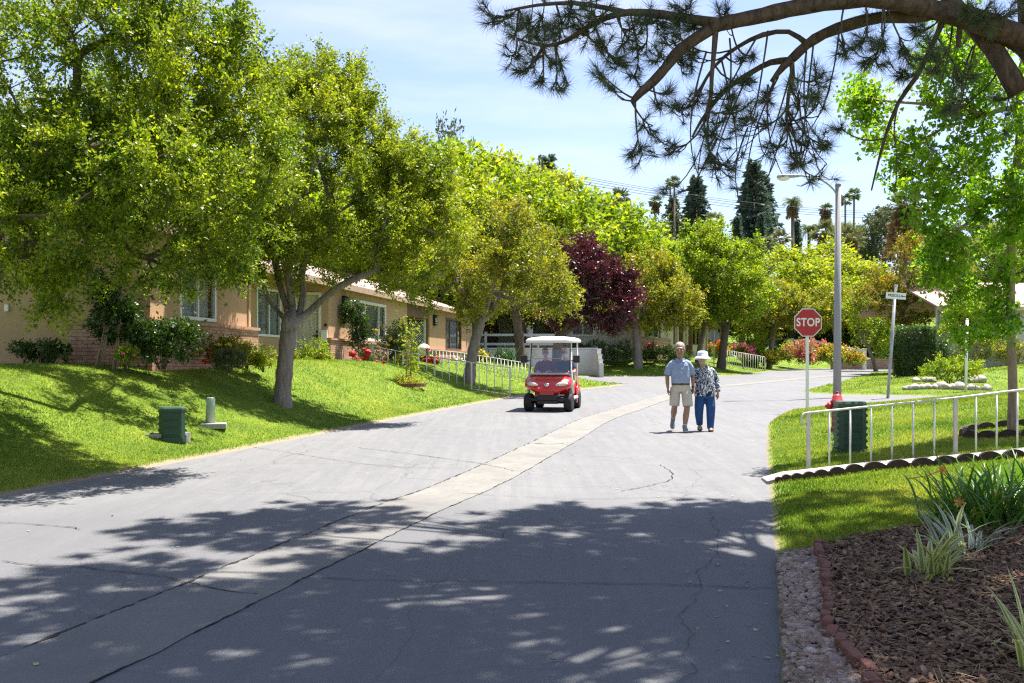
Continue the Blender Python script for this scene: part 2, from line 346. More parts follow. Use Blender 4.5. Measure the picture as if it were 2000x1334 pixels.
# the ground sheet
def lawn_mat():
    m, t, o = newmat('turf_soil'); b = N(t, 'ShaderNodeBsdfPrincipled', i_Roughness=0.9); b.inputs['Specular IOR Level'].default_value = 0.2
    c = ramp(t, noise(t, 1.3, 6, 0.65), [(0.3, (0.08, 0.14, 0.010)), (0.55, (0.15, 0.22, 0.014)), (0.75, (0.27, 0.29, 0.04))])
    c = mixc(t, ramp(t, noise(t, 35, 4, 0.7), [(0.35, (0.7, 0.7, 0.7)), (0.6, (0, 0, 0))]), c, (0.035, 0.07, 0.008))
    at = N(t, 'ShaderNodeAttribute', attribute_name='edge'); n2 = N(t, 'ShaderNodeMath', operation='MULTIPLY_ADD', i_1=0.30, i_2=-0.15); t.links.new(noise(t, 3.5, 5, 0.7), n2.inputs[0])
    ad = N(t, 'ShaderNodeMath', operation='ADD'); t.links.new(at.outputs['Fac'], ad.inputs[0]); t.links.new(n2.outputs[0], ad.inputs[1])
    c = mixc(t, ramp(t, ad.outputs[0], [(0.06, (1, 1, 1)), (0.17, (0, 0, 0))]), c, (0.26, 0.20, 0.135))
    t.links.new(c, b.inputs['Base Color']); bn = N(t, 'ShaderNodeBump', i_Strength=0.7, i_Distance=0.03); t.links.new(noise(t, 40, 4), bn.inputs['Height']); t.links.new(bn.outputs[0], b.inputs['Normal'])
    t.links.new(b.outputs[0], o.inputs[0]); return m
M['lawn'] = lawn_mat()
def axis(spec):
    out = [spec[0][0]]
    for a, b, st in spec: n = max(1, int(round((b - a) / st))); out += list(np.linspace(a, b, n + 1)[1:])
    return np.array(out)
gx = axis([(-420, -60, 30), (-60, -16, 4), (-16, 16, 0.125), (16, 34, 0.5), (34, 80, 3), (80, 420, 28)])
gy = axis([(-40, -6, 4), (-6, 40, 0.125), (40, 82, 0.35), (82, 200, 6), (200, 800, 50)])
GX, GY = np.meshgrid(gx, gy); DD = sdist(GX, GY); GZ = ground(GX, GY, DD)
nx, ny = len(gx), len(gy); idx = np.arange(nx * ny).reshape(ny, nx)
Fq = np.stack([idx[:-1, :-1], idx[:-1, 1:], idx[1:, 1:], idx[1:, :-1]], -1).reshape(-1, 4)
me = np_mesh('ground', np.stack([GX, GY, GZ], -1).reshape(-1, 3), Fq, True)
at = me.attributes.new('edge', 'FLOAT', 'POINT'); at.data.foreach_set('value', np.clip(np.where(GX > 0.25 * GY - 2, DD + 0.09, DD), -1, 5).ravel().astype(np.float32))
tag(link('ground', me, None, M['lawn']), kind='structure')

# ---------------------------------------------------------------- grass blades on every lawn in view
M['grass'] = leafmat('grass_blade', [(0.06, 0.125, 0.012), (0.165, 0.25, 0.022), (0.40, 0.39, 0.085)], 0.42, (1.35, 1.35, 0.5), 0.55, 0.25, 0.55, 2.0)
BED = [(1.36, 3.0), (1.64, 4.9), (1.93, 6.2), (2.36, 7.5), (2.7, 7.7), (3.2, 7.9), (4.2, 8.1), (8, 8.4), (8, 2.0), (1.2, 2.0)]   # planting bed at the near corner
def inpoly(x, y, poly):
    ins = np.zeros(x.shape, bool)
    for (ax, ay), (bx, by) in zip(poly, poly[1:] + poly[:1]):
        c = (ay > y) != (by > y)
        if by != ay: ins ^= c & (x < ax + (y - ay) * (bx - ax) / (by - ay))
    return ins
WALK = [(2.86, 11.55), (3.05, 12.35), (9.0, 12.1), (9.0, 11.3)]
def grass(n, dmin, dmax, hgt, wid, rs, lim=None):
    D = dmin * (dmax / dmin) ** rs.rand(n); X = (rs.rand(n) * 1.12 - 0.56) * D; d = sdist(X, D)
    ok = (d > 0.03) & ~inpoly(X, D, BED) & ~inpoly(X, D, WALK) & ~((D < 7.45) & (X > 0)) & ~((X < 0) & (d > 4.6) & (D < 45)) & ~((D > 50) & (d > 6))
    ok &= rs.rand(n) < np.clip(d / 0.22, 0.12, 1)
    X, D, d = X[ok], D[ok], d[ok]; Z = ground(X, D, d); k = len(X)
    a = rs.rand(k) * 2 * np.pi; h = hgt * (0.45 + 0.8 * rs.rand(k)); w = wid * (0.6 + 0.7 * rs.rand(k)); ln = rs.randn(k, 2) * 0.5 * h[:, None]
    V = np.empty((k, 3, 3)); V[:, 0] = np.stack([X - np.cos(a) * w, D - np.sin(a) * w, Z - 0.006], -1); V[:, 1] = np.stack([X + np.cos(a) * w, D + np.sin(a) * w, Z - 0.006], -1)
    V[:, 2] = np.stack([X + ln[:, 0], D + ln[:, 1], Z + h], -1); return V.reshape(-1, 3)
rs = np.random.RandomState(3)
VG = np.concatenate([grass(560000, 6.9, 20, 0.034, 0.0055, rs), grass(230000, 20, 36, 0.042, 0.009, rs), grass(90000, 36, 75, 0.06, 0.02, rs)])
me = np_mesh('lawn_grass', VG, np.arange(len(VG)).reshape(-1, 3)); tag(link('lawn_grass', me, None, M['grass']), 'short bright green mown lawn grass along both sides of the street', 'grass', kind='stuff')
# ---------------------------------------------------------------- trees
def barkmat(name, c1, c2, scale=5, stretch=(3, 3, 0.5), bump=0.6):
    m, t, o = newmat(name); b = N(t, 'ShaderNodeBsdfPrincipled', i_Roughness=0.85); b.inputs['Specular IOR Level'].default_value = 0.25
    n = noise(t, scale, 7, 0.68, stretch=stretch, dist=0.4); t.links.new(ramp(t, n, [(0.3, c1), (0.68, c2)]), b.inputs['Base Color'])
    bn = N(t, 'ShaderNodeBump', i_Strength=bump, i_Distance=0.03); t.links.new(n, bn.inputs['Height']); t.links.new(bn.outputs[0], b.inputs['Normal']); t.links.new(b.outputs[0], o.inputs[0]); return m
M['bark_grey'] = barkmat('crape_bark', (0.13, 0.10, 0.085), (0.30, 0.255, 0.22))
M['bark_brown'] = barkmat('brown_bark', (0.06, 0.045, 0.035), (0.17, 0.125, 0.095))
M['bark_pine'] = barkmat('pine_bark', (0.04, 0.027, 0.021), (0.21, 0.135, 0.10), 7, (2.5, 2.5, 1.0), 1.0)
M['bark_tan'] = barkmat('tan_bark', (0.20, 0.13, 0.09), (0.40, 0.29, 0.21))
M['leaf_crape'] = leafmat('crape_leaf', [(0.032, 0.075, 0.006), (0.145, 0.21, 0.010), (0.40, 0.42, 0.024)], 0.45)
M['leaf_crape2'] = leafmat('crape_leaf_two', [(0.042, 0.088, 0.007), (0.175, 0.23, 0.011), (0.43, 0.42, 0.028)], 0.47)
M['leaf_olive'] = leafmat('olive_leaf', [(0.055, 0.09, 0.010), (0.19, 0.21, 0.016), (0.45, 0.36, 0.03)], 0.45)
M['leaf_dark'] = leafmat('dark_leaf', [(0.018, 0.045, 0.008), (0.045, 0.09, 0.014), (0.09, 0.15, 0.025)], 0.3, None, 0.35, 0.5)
M['leaf_plum'] = leafmat('plum_leaf', [(0.018, 0.007, 0.010), (0.050, 0.011, 0.021), (0.15, 0.034, 0.036)], 0.3, (1.9, 0.7, 0.6), 0.35, 0.5)
M['leaf_green'] = leafmat('green_leaf', [(0.05, 0.105, 0.008), (0.18, 0.26, 0.012), (0.41, 0.43, 0.022)], 0.48)
M['leaf_lime'] = leafmat('lime_leaf', [(0.10, 0.16, 0.012), (0.25, 0.315, 0.020), (0.47, 0.46, 0.05)], 0.5, (1.3, 1.3, 0.5), 0.5, 0.3, 0.35)
M['leaf_ginkgo'] = leafmat('ginkgo_leaf', [(0.05, 0.13, 0.010), (0.16, 0.30, 0.016), (0.34, 0.44, 0.03)], 0.55)
M['leaf_orange'] = leafmat('autumn_tip_leaf', [(0.045, 0.07, 0.010), (0.15, 0.20, 0.016), (0.48, 0.33, 0.035)], 0.42, (1.5, 1.2, 0.5), 0.5, 0.3, 0.5)
M['leaf_grey'] = leafmat('grey_leaf', [(0.045, 0.065, 0.03), (0.11, 0.135, 0.06), (0.20, 0.22, 0.11)], 0.3, (1.2, 1.2, 0.8), 0.6, 0.2)
M['leaf_blue'] = leafmat('conifer_leaf', [(0.035, 0.06, 0.045), (0.085, 0.125, 0.09), (0.16, 0.21, 0.15)], 0.35, (1, 1, 1), 0.7, 0.2, 0.3)
M['leaf_far'] = leafmat('far_leaf', [(0.05, 0.085, 0.02), (0.13, 0.18, 0.03), (0.24, 0.27, 0.06)], 0.35, None, 0.6, 0.2, 0.25)
M['leaf_palm'] = leafmat('palm_leaf', [(0.06, 0.09, 0.04), (0.15, 0.19, 0.08), (0.27, 0.30, 0.14)], 0.35, (1.2, 1.2, 0.8), 0.5, 0.3, 0.5)
M['leaf_paleplm'] = leafmat('pale_palm_leaf', [(0.10, 0.11, 0.05), (0.21, 0.22, 0.10), (0.34, 0.33, 0.17)], 0.25, (1.2, 1.2, 0.8), 0.5, 0.3, 0.5)

def quads(P, A, Wd, L, w, fan=False):
    """leaf quads: base points P, axes A, side vectors Wd, lengths L, widths w"""
    k = len(P); V = np.empty((k, 4, 3)); L = L[:, None]; w = w[:, None]
    V[:, 0] = P; V[:, 1] = P + A * L * (0.85 if fan else 0.5) + Wd * w * (1.0 if fan else 0.5); V[:, 2] = P + A * L; V[:, 3] = P + A * L * (0.85 if fan else 0.5) - Wd * w * (1.0 if fan else 0.5)
    return V.reshape(-1, 3)
def unit(a): return a / np.maximum(np.linalg.norm(a, axis=-1, keepdims=True), 1e-9)
def foliage(C, per, rc, leaf, rs, up=0.35, out=None, cen=None, twigs=5, fan=False, asp=0.5, ldir=0.5):
    """leaves on short twigs round each clump centre C"""
    k = len(C); m = twigs; l = max(1, per // m)
    dirs = rs.randn(k, m, 3)
    if cen is not None: dirs += 0.9 * unit(C - cen)[:, None, :]
    dirs[..., 2] += up; dirs = unit(dirs)
    ln = rc * (0.5 + 0.9 * rs.rand(k, m, 1, 1)); t = 0.1 + 0.9 * rs.rand(k, m, l, 1)
    P = C[:, None, None, :] + dirs[:, :, None, :] * t * ln + rs.randn(k, m, l, 3) * leaf * 0.55
    A = unit(rs.randn(k, m, l, 3) + dirs[:, :, None, :] * ldir); S = unit(np.cross(A, rs.randn(k, m, l, 3)))
    P, A, S = P.reshape(-1, 3), A.reshape(-1, 3), S.reshape(-1, 3)
    L = leaf * (0.5 + 0.95 * rs.rand(len(P)) ** 1.6); return quads(P, A, S, L, L * asp * (0.8 + 0.4 * rs.rand(len(P))), fan)
def clumps(ells, n, rs, shell=0.55, gap=0.0, gs=1.0, seed=0, zmin=None):
    E = np.array(ells, float); w = (E[:, 3] * E[:, 4] * E[:, 5]) ** 0.75; w /= w.sum(); out = []
    while len(out) < n:
        e = E[rs.choice(len(E), p=w)]; d = unit(rs.randn(3)); r = shell + (1 - shell) * rs.rand() ** 0.8; p = e[:3] + d * r * e[3:6]
        if zmin is not None and p[2] < zmin: continue
        if gap and mnoise.noise(Vector(p * gs) + Vector((seed * 3.1, seed * 7.7, 0))) < -0.55 + gap: continue
        out.append(p)
    return np.array(out)
def skeleton(trunk, C, rs, tip=0.006, trunk_r=0.15, step=0.4, arch=0.16, wig=0.07, limbs=()):
    """limbs that reach every clump; returns frusta points and radii"""
    P = [np.array(p, float) for p in trunk]; par = [-1] + list(range(len(trunk) - 1)); nt_ = len(trunk)
    fork = P[-1]; order = np.argsort(np.linalg.norm(C - fork, axis=1)); dep = list(range(nt_))
    A = np.zeros((len(C) * 14 + 64, 3)); A[:nt_] = P; cnt = nt_
    for lb in limbs:
        pv = nt_ - 1
        for q in lb: A[cnt] = q; par.append(pv); pv = cnt; cnt += 1
    dl = np.zeros(len(A)); dl[:nt_] = 0; dl[nt_:cnt] = 0.3; starts = max(1, nt_ - 3) if not len(limbs) else nt_ - 1
    for ci in order:
        c = C[ci]; dd = np.linalg.norm(A[starts:cnt] - c, axis=1) + 0.28 * dl[starts:cnt]
        j = int(np.argmin(dd)) + starts; a = A[j].copy(); L = np.linalg.norm(c - a)
        if L < 0.05: continue
        n = min(12, max(1, int(L / step))); nz_ = rs.randn(3) * wig * L; prev = j
        for s in range(1, n + 1):
            u = s / n; q = a + (c - a) * u + (nz_ + np.array([0, 0, arch * L])) * math.sin(math.pi * u) * (1 if s < n else 0)
            A[cnt] = q; par.append(prev); dl[cnt] = dl[prev] + L / n; prev = cnt; cnt += 1
            if cnt >= len(A) - 1: break
        if cnt >= len(A) - 14: break
    num = np.zeros(cnt); kids = np.zeros(cnt, int)
    for i in range(cnt - 1, -1, -1):
        num[i] = max(num[i], 1)
        if par[i] >= 0: num[par[i]] += num[i]; kids[par[i]] += 1
    ex = math.log(trunk_r / tip) / math.log(max(num[0], 2)); rad = tip * num ** ex
    return A[:cnt], par, rad
def limbs_mesh(A, par, rad, name, base_flare=1.35, nroot=0):
    """each limb one unbroken tapering tube from its fork to its tip"""
    mb = MB(); n_ = len(A); main = [-1] * n_
    for i in range(1, n_):
        p = par[i]
        if main[p] < 0 or rad[i] > rad[main[p]]: main[p] = i
    starts = [(0, -1)] + [(i, par[i]) for i in range(1, n_) if main[par[i]] != i]
    for s, p in starts:
        pts, rr = [], []
        if p >= 0: pts.append(Vector(A[p])); rr.append(min(rad[p] * 0.9, rad[s] * 1.5))
        k = s
        while k >= 0: pts.append(Vector(A[k])); rr.append(rad[k]); k = main[k]
        if len(pts) < 2: continue
        if p < 0: rr[0] *= base_flare; rr[1] *= 1.06
        r = max(rr); n = 12 if r > 0.06 else 7 if r > 0.025 else 4
        if r > 0.03:
            q, q2 = [pts[0]], [rr[0]]
            for a in range(len(pts) - 1):
                p0, p1, p2, p3 = pts[max(a - 1, 0)], pts[a], pts[a + 1], pts[min(a + 2, len(pts) - 1)]
                for u in (0.25, 0.5, 0.75, 1.0):
                    q.append(0.5 * ((2 * p1) + (p2 - p0) * u + (2 * p0 - 5 * p1 + 4 * p2 - p3) * u * u + (3 * p1 - p0 - 3 * p2 + p3) * u ** 3)); q2.append(rr[a] + (rr[a + 1] - rr[a]) * u)
            pts, rr = q, q2
            if r > 0.08: rr = [x * (1 + 0.05 * math.sin(3.1 * e + seedw) + 0.04 * math.sin(1.3 * e)) for e, x in enumerate(rr)]
        mb.tube(pts, rr, n)
    return mb.mesh(name)
seedw = 1.3
def place_trunk(pts, base):
    return [Vector(base) + Vector(p) for p in pts]
def tree(name, label, cat, base, trunk, ells, ncl, per, rc, leaf, trunk_r, lm, bm_, seed, shell=0.5, gap=0.0, gs=1.0, up=0.35, twigs=5, group=None, fan=False, asp=0.5, extra=None, zmin=None, tip=0.006, arch=0.16, vase=0, vh=1.2, vr=0.85, limbs=None):
    rs = np.random.RandomState(seed); root = empty(name, base, 0, label, cat, group)
    C = clumps(ells, ncl, rs, shell, gap, gs, seed, zmin)
    if extra is not None: C = np.concatenate([C, np.array(extra, float)])
    lb = list(limbs or [])
    for k in range(vase):                # limbs that fan out of the fork like a vase
        a = 6.283 * (k + 0.5 * rs.rand()) / vase; h = vh * (0.85 + 0.3 * rs.rand()); r_ = vr * (0.7 + 0.6 * rs.rand()); f = np.array(trunk[-1], float); u = np.array([math.cos(a), math.sin(a), 0])
        lb.append([f + u * r_ * q ** 0.8 + np.array([0, 0, h * q ** 1.15]) + rs.randn(3) * 0.03 for q in (0.2, 0.4, 0.6, 0.8, 1.0)])
    A, par, rad = skeleton(trunk, C, rs, tip, trunk_r, arch=arch, limbs=lb)
    link('trunk', limbs_mesh(A, par, rad, name + '_trunk', nroot=len(trunk)), root, M[bm_])
    cen = np.mean(np.array(ells)[:, :3], axis=0) - np.array([0, 0, 0.6])
    V = foliage(C, per, rc, leaf, rs, up, cen=cen, twigs=twigs, fan=fan, asp=asp)
    link('crown', np_mesh(name + '_crown', V, np.arange(len(V)).reshape(-1, 4)), root, M[lm]); return root
def rel(base, ells):                      # crown lobes given as (px, py, distance, rx, ry, rz) in the photo, turned into lobes round the tree's base
    out = []
    for px, py, D, rx, ry, rz in ells:
        p = XP(px, py, D) - Vector(base); out.append((p.x, p.y, p.z, rx, ry, rz))
    return out
def relp(base, pts): return [XP(*p) - Vector(base) for p in pts]

# near left crape myrtle, trunk just outside the picture
b = Vector((-7.6, 13.2, gz(-7.6, 13.2)))
tree('crape_myrtle_tree', 'largest leafy green tree at the near left, its low boughs hanging over the lawn', 'tree', b,
     [(0, 0, -0.1), (0.05, 0, 0.5), (0.25, 0.1, 1.1), (0.55, 0.15, 1.7)],
     rel(b, [(20, 150, 13.2, 2.6, 2.0, 2.3), (330, 170, 13.0, 1.35, 1.5, 1.3), (250, 400, 12.8, 1.9, 1.6, 1.2), (60, 470, 12.6, 1.5, 1.5, 0.75), (390, 500, 12.8, 0.85, 0.9, 0.55), (330, 20, 13.2, 1.0, 1.3, 0.9), (440, 190, 12.9, 0.75, 0.9, 0.95), (470, 110, 12.9, 0.45, 0.7, 0.5), (500, 300, 12.8, 0.35, 0.6, 0.5), (300, 330, 11.6, 0.8, 0.8, 0.6), (400, 340, 17.0, 1.5, 1.6, 1.2), (220, 310, 17.6, 1.8, 1.6, 1.3), (60, 330, 17.0, 1.6, 1.6, 1.2), (160, 300, 12.4, 1.0, 1.0, 0.8), (-260, 300, 13.2, 2.0, 2.0, 2.0), (110, 555, 12.3, 0.8, 0.8, 0.35)]),
     1250, 280, 0.36, 0.056, 0.24, 'leaf_crape', 'bark_brown', 11, shell=0.35, gap=0.24, gs=0.75, up=0.2, twigs=7, arch=0.1)
# second crape myrtle with the bare vase shaped trunk
b = onground(550, 790); b2 = b
rsx = np.random.RandomState(5); sh = []
for px, py in ((600, 105), (625, 90), (575, 130), (680, 120), (672, 150), (660, 180), (705, 165), (718, 190), (640, 110), (735, 250), (750, 245), (790, 285), (760, 270), (800, 300), (705, 230)):
    for k in range(3): p = XP(px + rsx.uniform(-8, 8), py + 14 + 26 * k, 21 + rsx.uniform(-.6, .6)) - b; sh.append(tuple(p))
t2 = tree('crape_myrtle_tree', 'tall green tree on the left lawn with a bare forked grey trunk', 'tree', b,
     [(0, 0, -0.15), (0.03, 0, 0.35), (0.08, 0, 0.9), (0.14, 0, 1.45), (0.16, 0, 1.62)],
     rel(b, [(620, 330, 21, 1.6, 1.7, 2.4), (500, 430, 21, 1.3, 1.5, 1.3), (740, 430, 21, 1.3, 1.5, 1.5), (600, 480, 20.6, 1.7, 1.6, 0.75), (820, 480, 21, 0.75, 1.0, 1.0), (450, 520, 20.8, 0.8, 0.9, 0.5), (430, 380, 22.3, 1.4, 1.6, 1.4), (340, 430, 21, 1.1, 1.3, 1.0), (660, 200, 21, 0.7, 0.9, 0.9), (780, 550, 20.8, 0.7, 0.8, 0.4), (520, 250, 21.3, 0.9, 1.0, 1.2), (850, 370, 21.4, 0.5, 0.6, 0.8), (710, 260, 21.2, 0.7, 0.9, 0.9), (780, 350, 21.2, 0.75, 0.9, 0.9), (880, 440, 21.4, 0.5, 0.7, 0.6), (560, 175, 21.2, 0.75, 0.9, 0.75), (700, 180, 21.2, 0.45, 0.7, 0.6), (830, 330, 21.4, 0.5, 0.7, 0.6), (600, 260, 20.4, 1.1, 0.9, 1.1)]),
     1000, 280, 0.36, 0.062, 0.165, 'leaf_crape2', 'bark_grey', 12, shell=0.35, gap=0.22, gs=0.7, up=0.7, twigs=7, extra=sh, arch=0.05, tip=0.007, limbs=[relp(b, q) for q in (((545, 610, 21), (525, 585, 21), (515, 560, 20.9), (500, 530, 20.8)), ((560, 600, 21), (548, 560, 21.1), (540, 520, 21.2), (530, 470, 21.3)), ((570, 600, 21), (566, 560, 20.9), (562, 520, 20.8), (575, 460, 20.7)), ((585, 610, 21), (592, 570, 21.1), (590, 530, 21.2), (610, 470, 21.4)), ((600, 612, 21), (630, 585, 20.9), (660, 562, 20.8), (700, 540, 20.7), (735, 525, 20.6)))])
# third, yellower, by the ramp railing
b = onground(912, 757, 24)
b.y = 33.5; b.x = (915 - 1000) / F * b.y; b.z = gz(b.x, b.y)
tree('crape_myrtle_tree', 'yellowish olive tree leaning behind the white ramp railing', 'tree', b,
     [(0, 0, -0.15), (0.1, 0, 0.7), (0.22, 0, 1.35), (0.38, 0, 1.9), (0.42, 0, 2.05)],
     rel(b, [(940, 500, 33.5, 1.6, 1.6, 1.7), (1040, 520, 33.2, 1.5, 1.6, 1.4), (860, 540, 33.5, 1.2, 1.4, 1.2), (1000, 440, 33.8, 1.0, 1.2, 0.8), (1085, 580, 33, 0.9, 1.1, 0.7), (930, 600, 33.2, 1.0, 1.1, 0.4), (850, 440, 34, 0.9, 1.0, 1.0)]),
     360, 150, 0.42, 0.095, 0.17, 'leaf_olive', 'bark_grey', 13, vase=5, shell=0.35, gap=0.1, gs=0.6, up=0.5, tip=0.010, arch=0.05)
# dark multi stemmed tree behind the second railing
b = Vector((0.55, 43.5, 0)); b.x = (1022 - 1000) / F * 43.5; b.z = gz(b.x, 43.5)
tree('shade_tree', 'dark brown forked tree behind the red golf cart, under the olive leaves', 'tree', b,
     [(0, 0, -0.1), (-0.15, 0, 1.1), (-0.25, 0, 2.0), (-0.35, 0, 2.5)],
     rel(b, [(1010, 560, 43.5, 1.7, 1.5, 1.4), (1060, 600, 43, 1.2, 1.3, 0.6), (950, 600, 43.5, 1.0, 1.2, 0.6)]),
     110, 90, 0.55, 0.11, 0.2, 'leaf_olive', 'bark_brown', 14, vase=4, shell=0.4, up=0.4, tip=0.015, arch=0.05)
# purple plum
b = Vector((0, 46.0, 0)); b.x = (1085 - 1000) / F * 45; b.y = 45; b.z = gz(b.x, 45)
tree('purple_plum_tree', 'dark purple leaved plum tree behind the golf cart', 'tree', b,
     [(0, 0, -0.1), (0.05, 0, 0.9), (0.12, 0, 1.7), (0.25, 0, 2.2)],
     rel(b, [(1160, 540, 45, 1.5, 1.5, 1.35), (1195, 590, 44.7, 1.2, 1.3, 1.25), (1130, 490, 45.3, 0.9, 1.0, 0.9), (1110, 610, 45, 1.4, 1.3, 0.7), (1215, 560, 45, 0.8, 1.0, 0.9), (1190, 632, 44.5, 0.7, 0.8, 0.35)]),
     340, 130, 0.42, 0.115, 0.21, 'leaf_plum', 'bark_brown', 15, vase=4, vh=0.6, vr=1.0, shell=0.35, gap=0.05, gs=0.6, up=0.3, tip=0.014, arch=0.08)
# row along the far left lawn
def lawn_tree(px, py, D, label, top, ells, ncl, per, leaf, tr, lm, seed, bark='bark_grey', fork=2.0, lean=0.0, name='crape_myrtle_tree', **kw):
    b = Vector(((px - 1000) / F * D, D, 0)); b.z = gz(b.x, b.y)
    kw.setdefault('vase', 5); kw.setdefault('vh', 1.5)
    return tree(name, label, 'tree', b, [(0, 0, -0.15), (lean * 0.3, 0, fork * 0.35), (lean * 0.7, 0, fork * 0.7), (lean, 0, fork)], rel(b, ells), ncl, per, kw.pop('rc', 0.55), leaf, tr, lm, bark, seed, **kw)
lawn_tree(1247, 727, 57.5, 'olive green tree with a pale bare trunk behind the walking man', 490,
     [(1250, 590, 57.5, 2.2, 2.0, 1.9), (1310, 590, 57, 1.7, 1.8, 1.8), (1190, 610, 57.5, 1.3, 1.5, 0.8), (1270, 530, 57.8, 1.6, 1.6, 1.2), (1330, 610, 57, 1.0, 1.2, 0.6)], 320, 110, 0.16, 0.22, 'leaf_olive', 16, fork=2.5, lean=-0.1, tip=0.016, up=0.5, gap=0.1, gs=0.5)
lawn_tree(1362, 712, 64, 'slim dark trunked tree between the olive tree and the big green tree', 490,
     [(1370, 600, 64, 1.4, 1.5, 1.6), (1350, 610, 64, 1.1, 1.2, 0.6)], 80, 80, 0.16, 0.16, 'leaf_olive', 17, fork=2.6, lean=0.5, tip=0.02, up=0.5)
lawn_tree(1408, 712, 62, 'big rounded bright green tree behind the walking woman', 430,
     [(1400, 540, 62, 2.6, 2.4, 2.6), (1450, 570, 61.5, 2.0, 2.0, 2.0), (1345, 540, 62.2, 1.7, 1.8, 1.8), (1380, 480, 62.4, 1.7, 1.7, 1.5), (1440, 605, 61.5, 1.8, 1.8, 0.7), (1375, 605, 61.8, 1.3, 1.4, 0.5), (1470, 500, 62, 1.0, 1.2, 1.2)], 420, 120, 0.17, 0.24, 'leaf_green', 18, 'bark_brown', fork=2.6, lean=0.3, name='rounded_tree', tip=0.02, up=0.5, gap=0.1, gs=0.4)
lawn_tree(1502, 716, 71, 'olive crape tree by the yellow shrubs, beside the stop sign', 540,
     [(1510, 600, 71, 2.1, 2.0, 1.7), (1550, 610, 70.6, 1.6, 1.7, 1.5), (1475, 630, 71, 1.3, 1.4, 1.0), (1530, 635, 70.5, 1.4, 1.5, 0.6)], 200, 80, 0.18, 0.18, 'leaf_olive', 19, fork=2.6, lean=0.3, tip=0.02, up=0.5, gap=0.08, gs=0.4)
lawn_tree(1712, 718, 66, 'small bright lime tree on a slim trunk, left of the clipped hedge', 560,
     [(1700, 625, 66, 1.3, 1.3, 1.9), (1725, 660, 65.7, 0.9, 1.0, 0.9), (1675, 600, 66, 0.8, 0.9, 0.9)], 110, 80, 0.17, 0.12, 'leaf_green', 20, fork=1.7, lean=-0.5, name='young_tree', tip=0.016, up=0.2)
lawn_tree(1640, 716, 82, 'pale branched tree in shade behind the lamp pole', 560,
     [(1640, 600, 82, 2.6, 2.2, 1.9), (1590, 620, 82, 1.7, 1.7, 1.3)], 150, 80, 0.2, 0.2, 'leaf_olive', 21, fork=2.6, lean=-0.5, name='shade_tree', tip=0.022, up=0.4)
# crape on the right hand lawn with orange tips
b = onground(1845, 722, 36); 
tree('crape_myrtle_tree', 'leaning tan trunked tree with orange tipped leaves rising from the rock ringed bed', 'tree', b,
     [(0, 0, -0.1), (-0.25, 0, 0.85), (-0.65, 0, 1.6), (-0.95, 0, 2.05)],
     rel(b, [(1760, 560, b.y, 2.0, 1.9, 1.5), (1830, 545, b.y, 1.7, 1.8, 1.6), (1720, 580, b.y - .4, 1.3, 1.4, 1.0), (1790, 490, b.y, 1.4, 1.4, 1.0), (1860, 590, b.y, 1.0, 1.2, 0.9), (1775, 620, b.y - .4, 1.5, 1.4, 0.45), (1850, 480, b.y, 0.9, 1.0, 0.8)]),
     340, 130, 0.45, 0.115, 0.17, 'leaf_orange', 'bark_tan', 22, vase=5, vh=0.7, vr=1.0, shell=0.35, gap=0.08, gs=0.5, up=0.6, tip=0.012)
# ginkgo at the right edge
b = onground(1978, 842, 8); bg_ = b; D = b.y
tree('ginkgo_tree', 'fresh green fan leaved tree on the near right lawn, ringed with dark edging', 'tree', b,
     [(0, 0, -0.1), (0, 0, 0.6), (-0.02, 0, 1.3), (-0.03, 0, 2.1), (0.0, 0, 3.2), (0.08, 0, 4.4), (0.15, 0, 5.6)],
     rel(b, [(1905, 560, D, 0.75, 0.8, 0.5), (1960, 420, D, 0.8, 0.9, 0.7), (1850, 390, D - .3, 0.75, 0.8, 0.65), (1740, 290, D, 0.50, 0.6, 0.42), (1700, 210, D, 0.42, 0.5, 0.40), (1780, 330, D, 0.55, 0.6, 0.40), (1870, 230, D, 0.62, 0.7, 0.80), (1905, 120, D, 0.7, 0.8, 0.8), (1850, 90, D + .3, 0.4, 0.6, 0.7), (1900, 330, D, 0.6, 0.7, 0.5), (1990, 240, D, 0.33, 0.7, 0.8), (1950, 630, D, 0.6, 0.7, 0.22), (1850, 480, D, 0.6, 0.6, 0.4), (2080, 350, D, 0.7, 0.9, 1.6), (1870, 640, D - .2, 0.35, 0.4, 0.15), (1690, 170, D, 0.25, 0.3, 0.2)]),
     330, 110, 0.27, 0.060, 0.058, 'leaf_ginkgo', 'bark_tan', 23, shell=0.15, gap=0.12, gs=1.0, up=0.1, twigs=6, fan=True, asp=0.45, tip=0.008)

# tall lime and green trees behind the houses: one kind built once, then copied with its own turn and size
def far_tree(seed, lm, R_, H_, n=120, per=110, leaf=0.24, gap=0.15):
    rs = np.random.RandomState(seed); e = [(0, 0, H_ * 0.62, R_ * .75, R_ * .75, H_ * 0.36)]
    for k in range(9): a = k * 2.4 + rs.rand(); q = rs.uniform(.35, .75); e.append((math.cos(a) * R_ * q, math.sin(a) * R_ * q, H_ * rs.uniform(0.38, 0.82), R_ * rs.uniform(.3, .5), R_ * rs.uniform(.3, .5), H_ * rs.uniform(.12, .2)))
    C = clumps(e, n, rs, 0.6, gap, 0.5, seed); A, par, rad = skeleton([(0, 0, -0.5), (0, 0, H_ * .12), (0.1, 0, H_ * .25), (0.1, 0.1, H_ * .4)], C, rs, 0.03, R_ * 0.06, step=0.9)
    V = foliage(C, per, R_ * 0.2, leaf, rs, 0.5, cen=np.array((0, 0, H_ * .45)), twigs=6)
    return limbs_mesh(A, par, rad, 'far_trunk', nroot=4), np_mesh('far_crown', V, np.arange(len(V)).reshape(-1, 4))
PROTO = {}
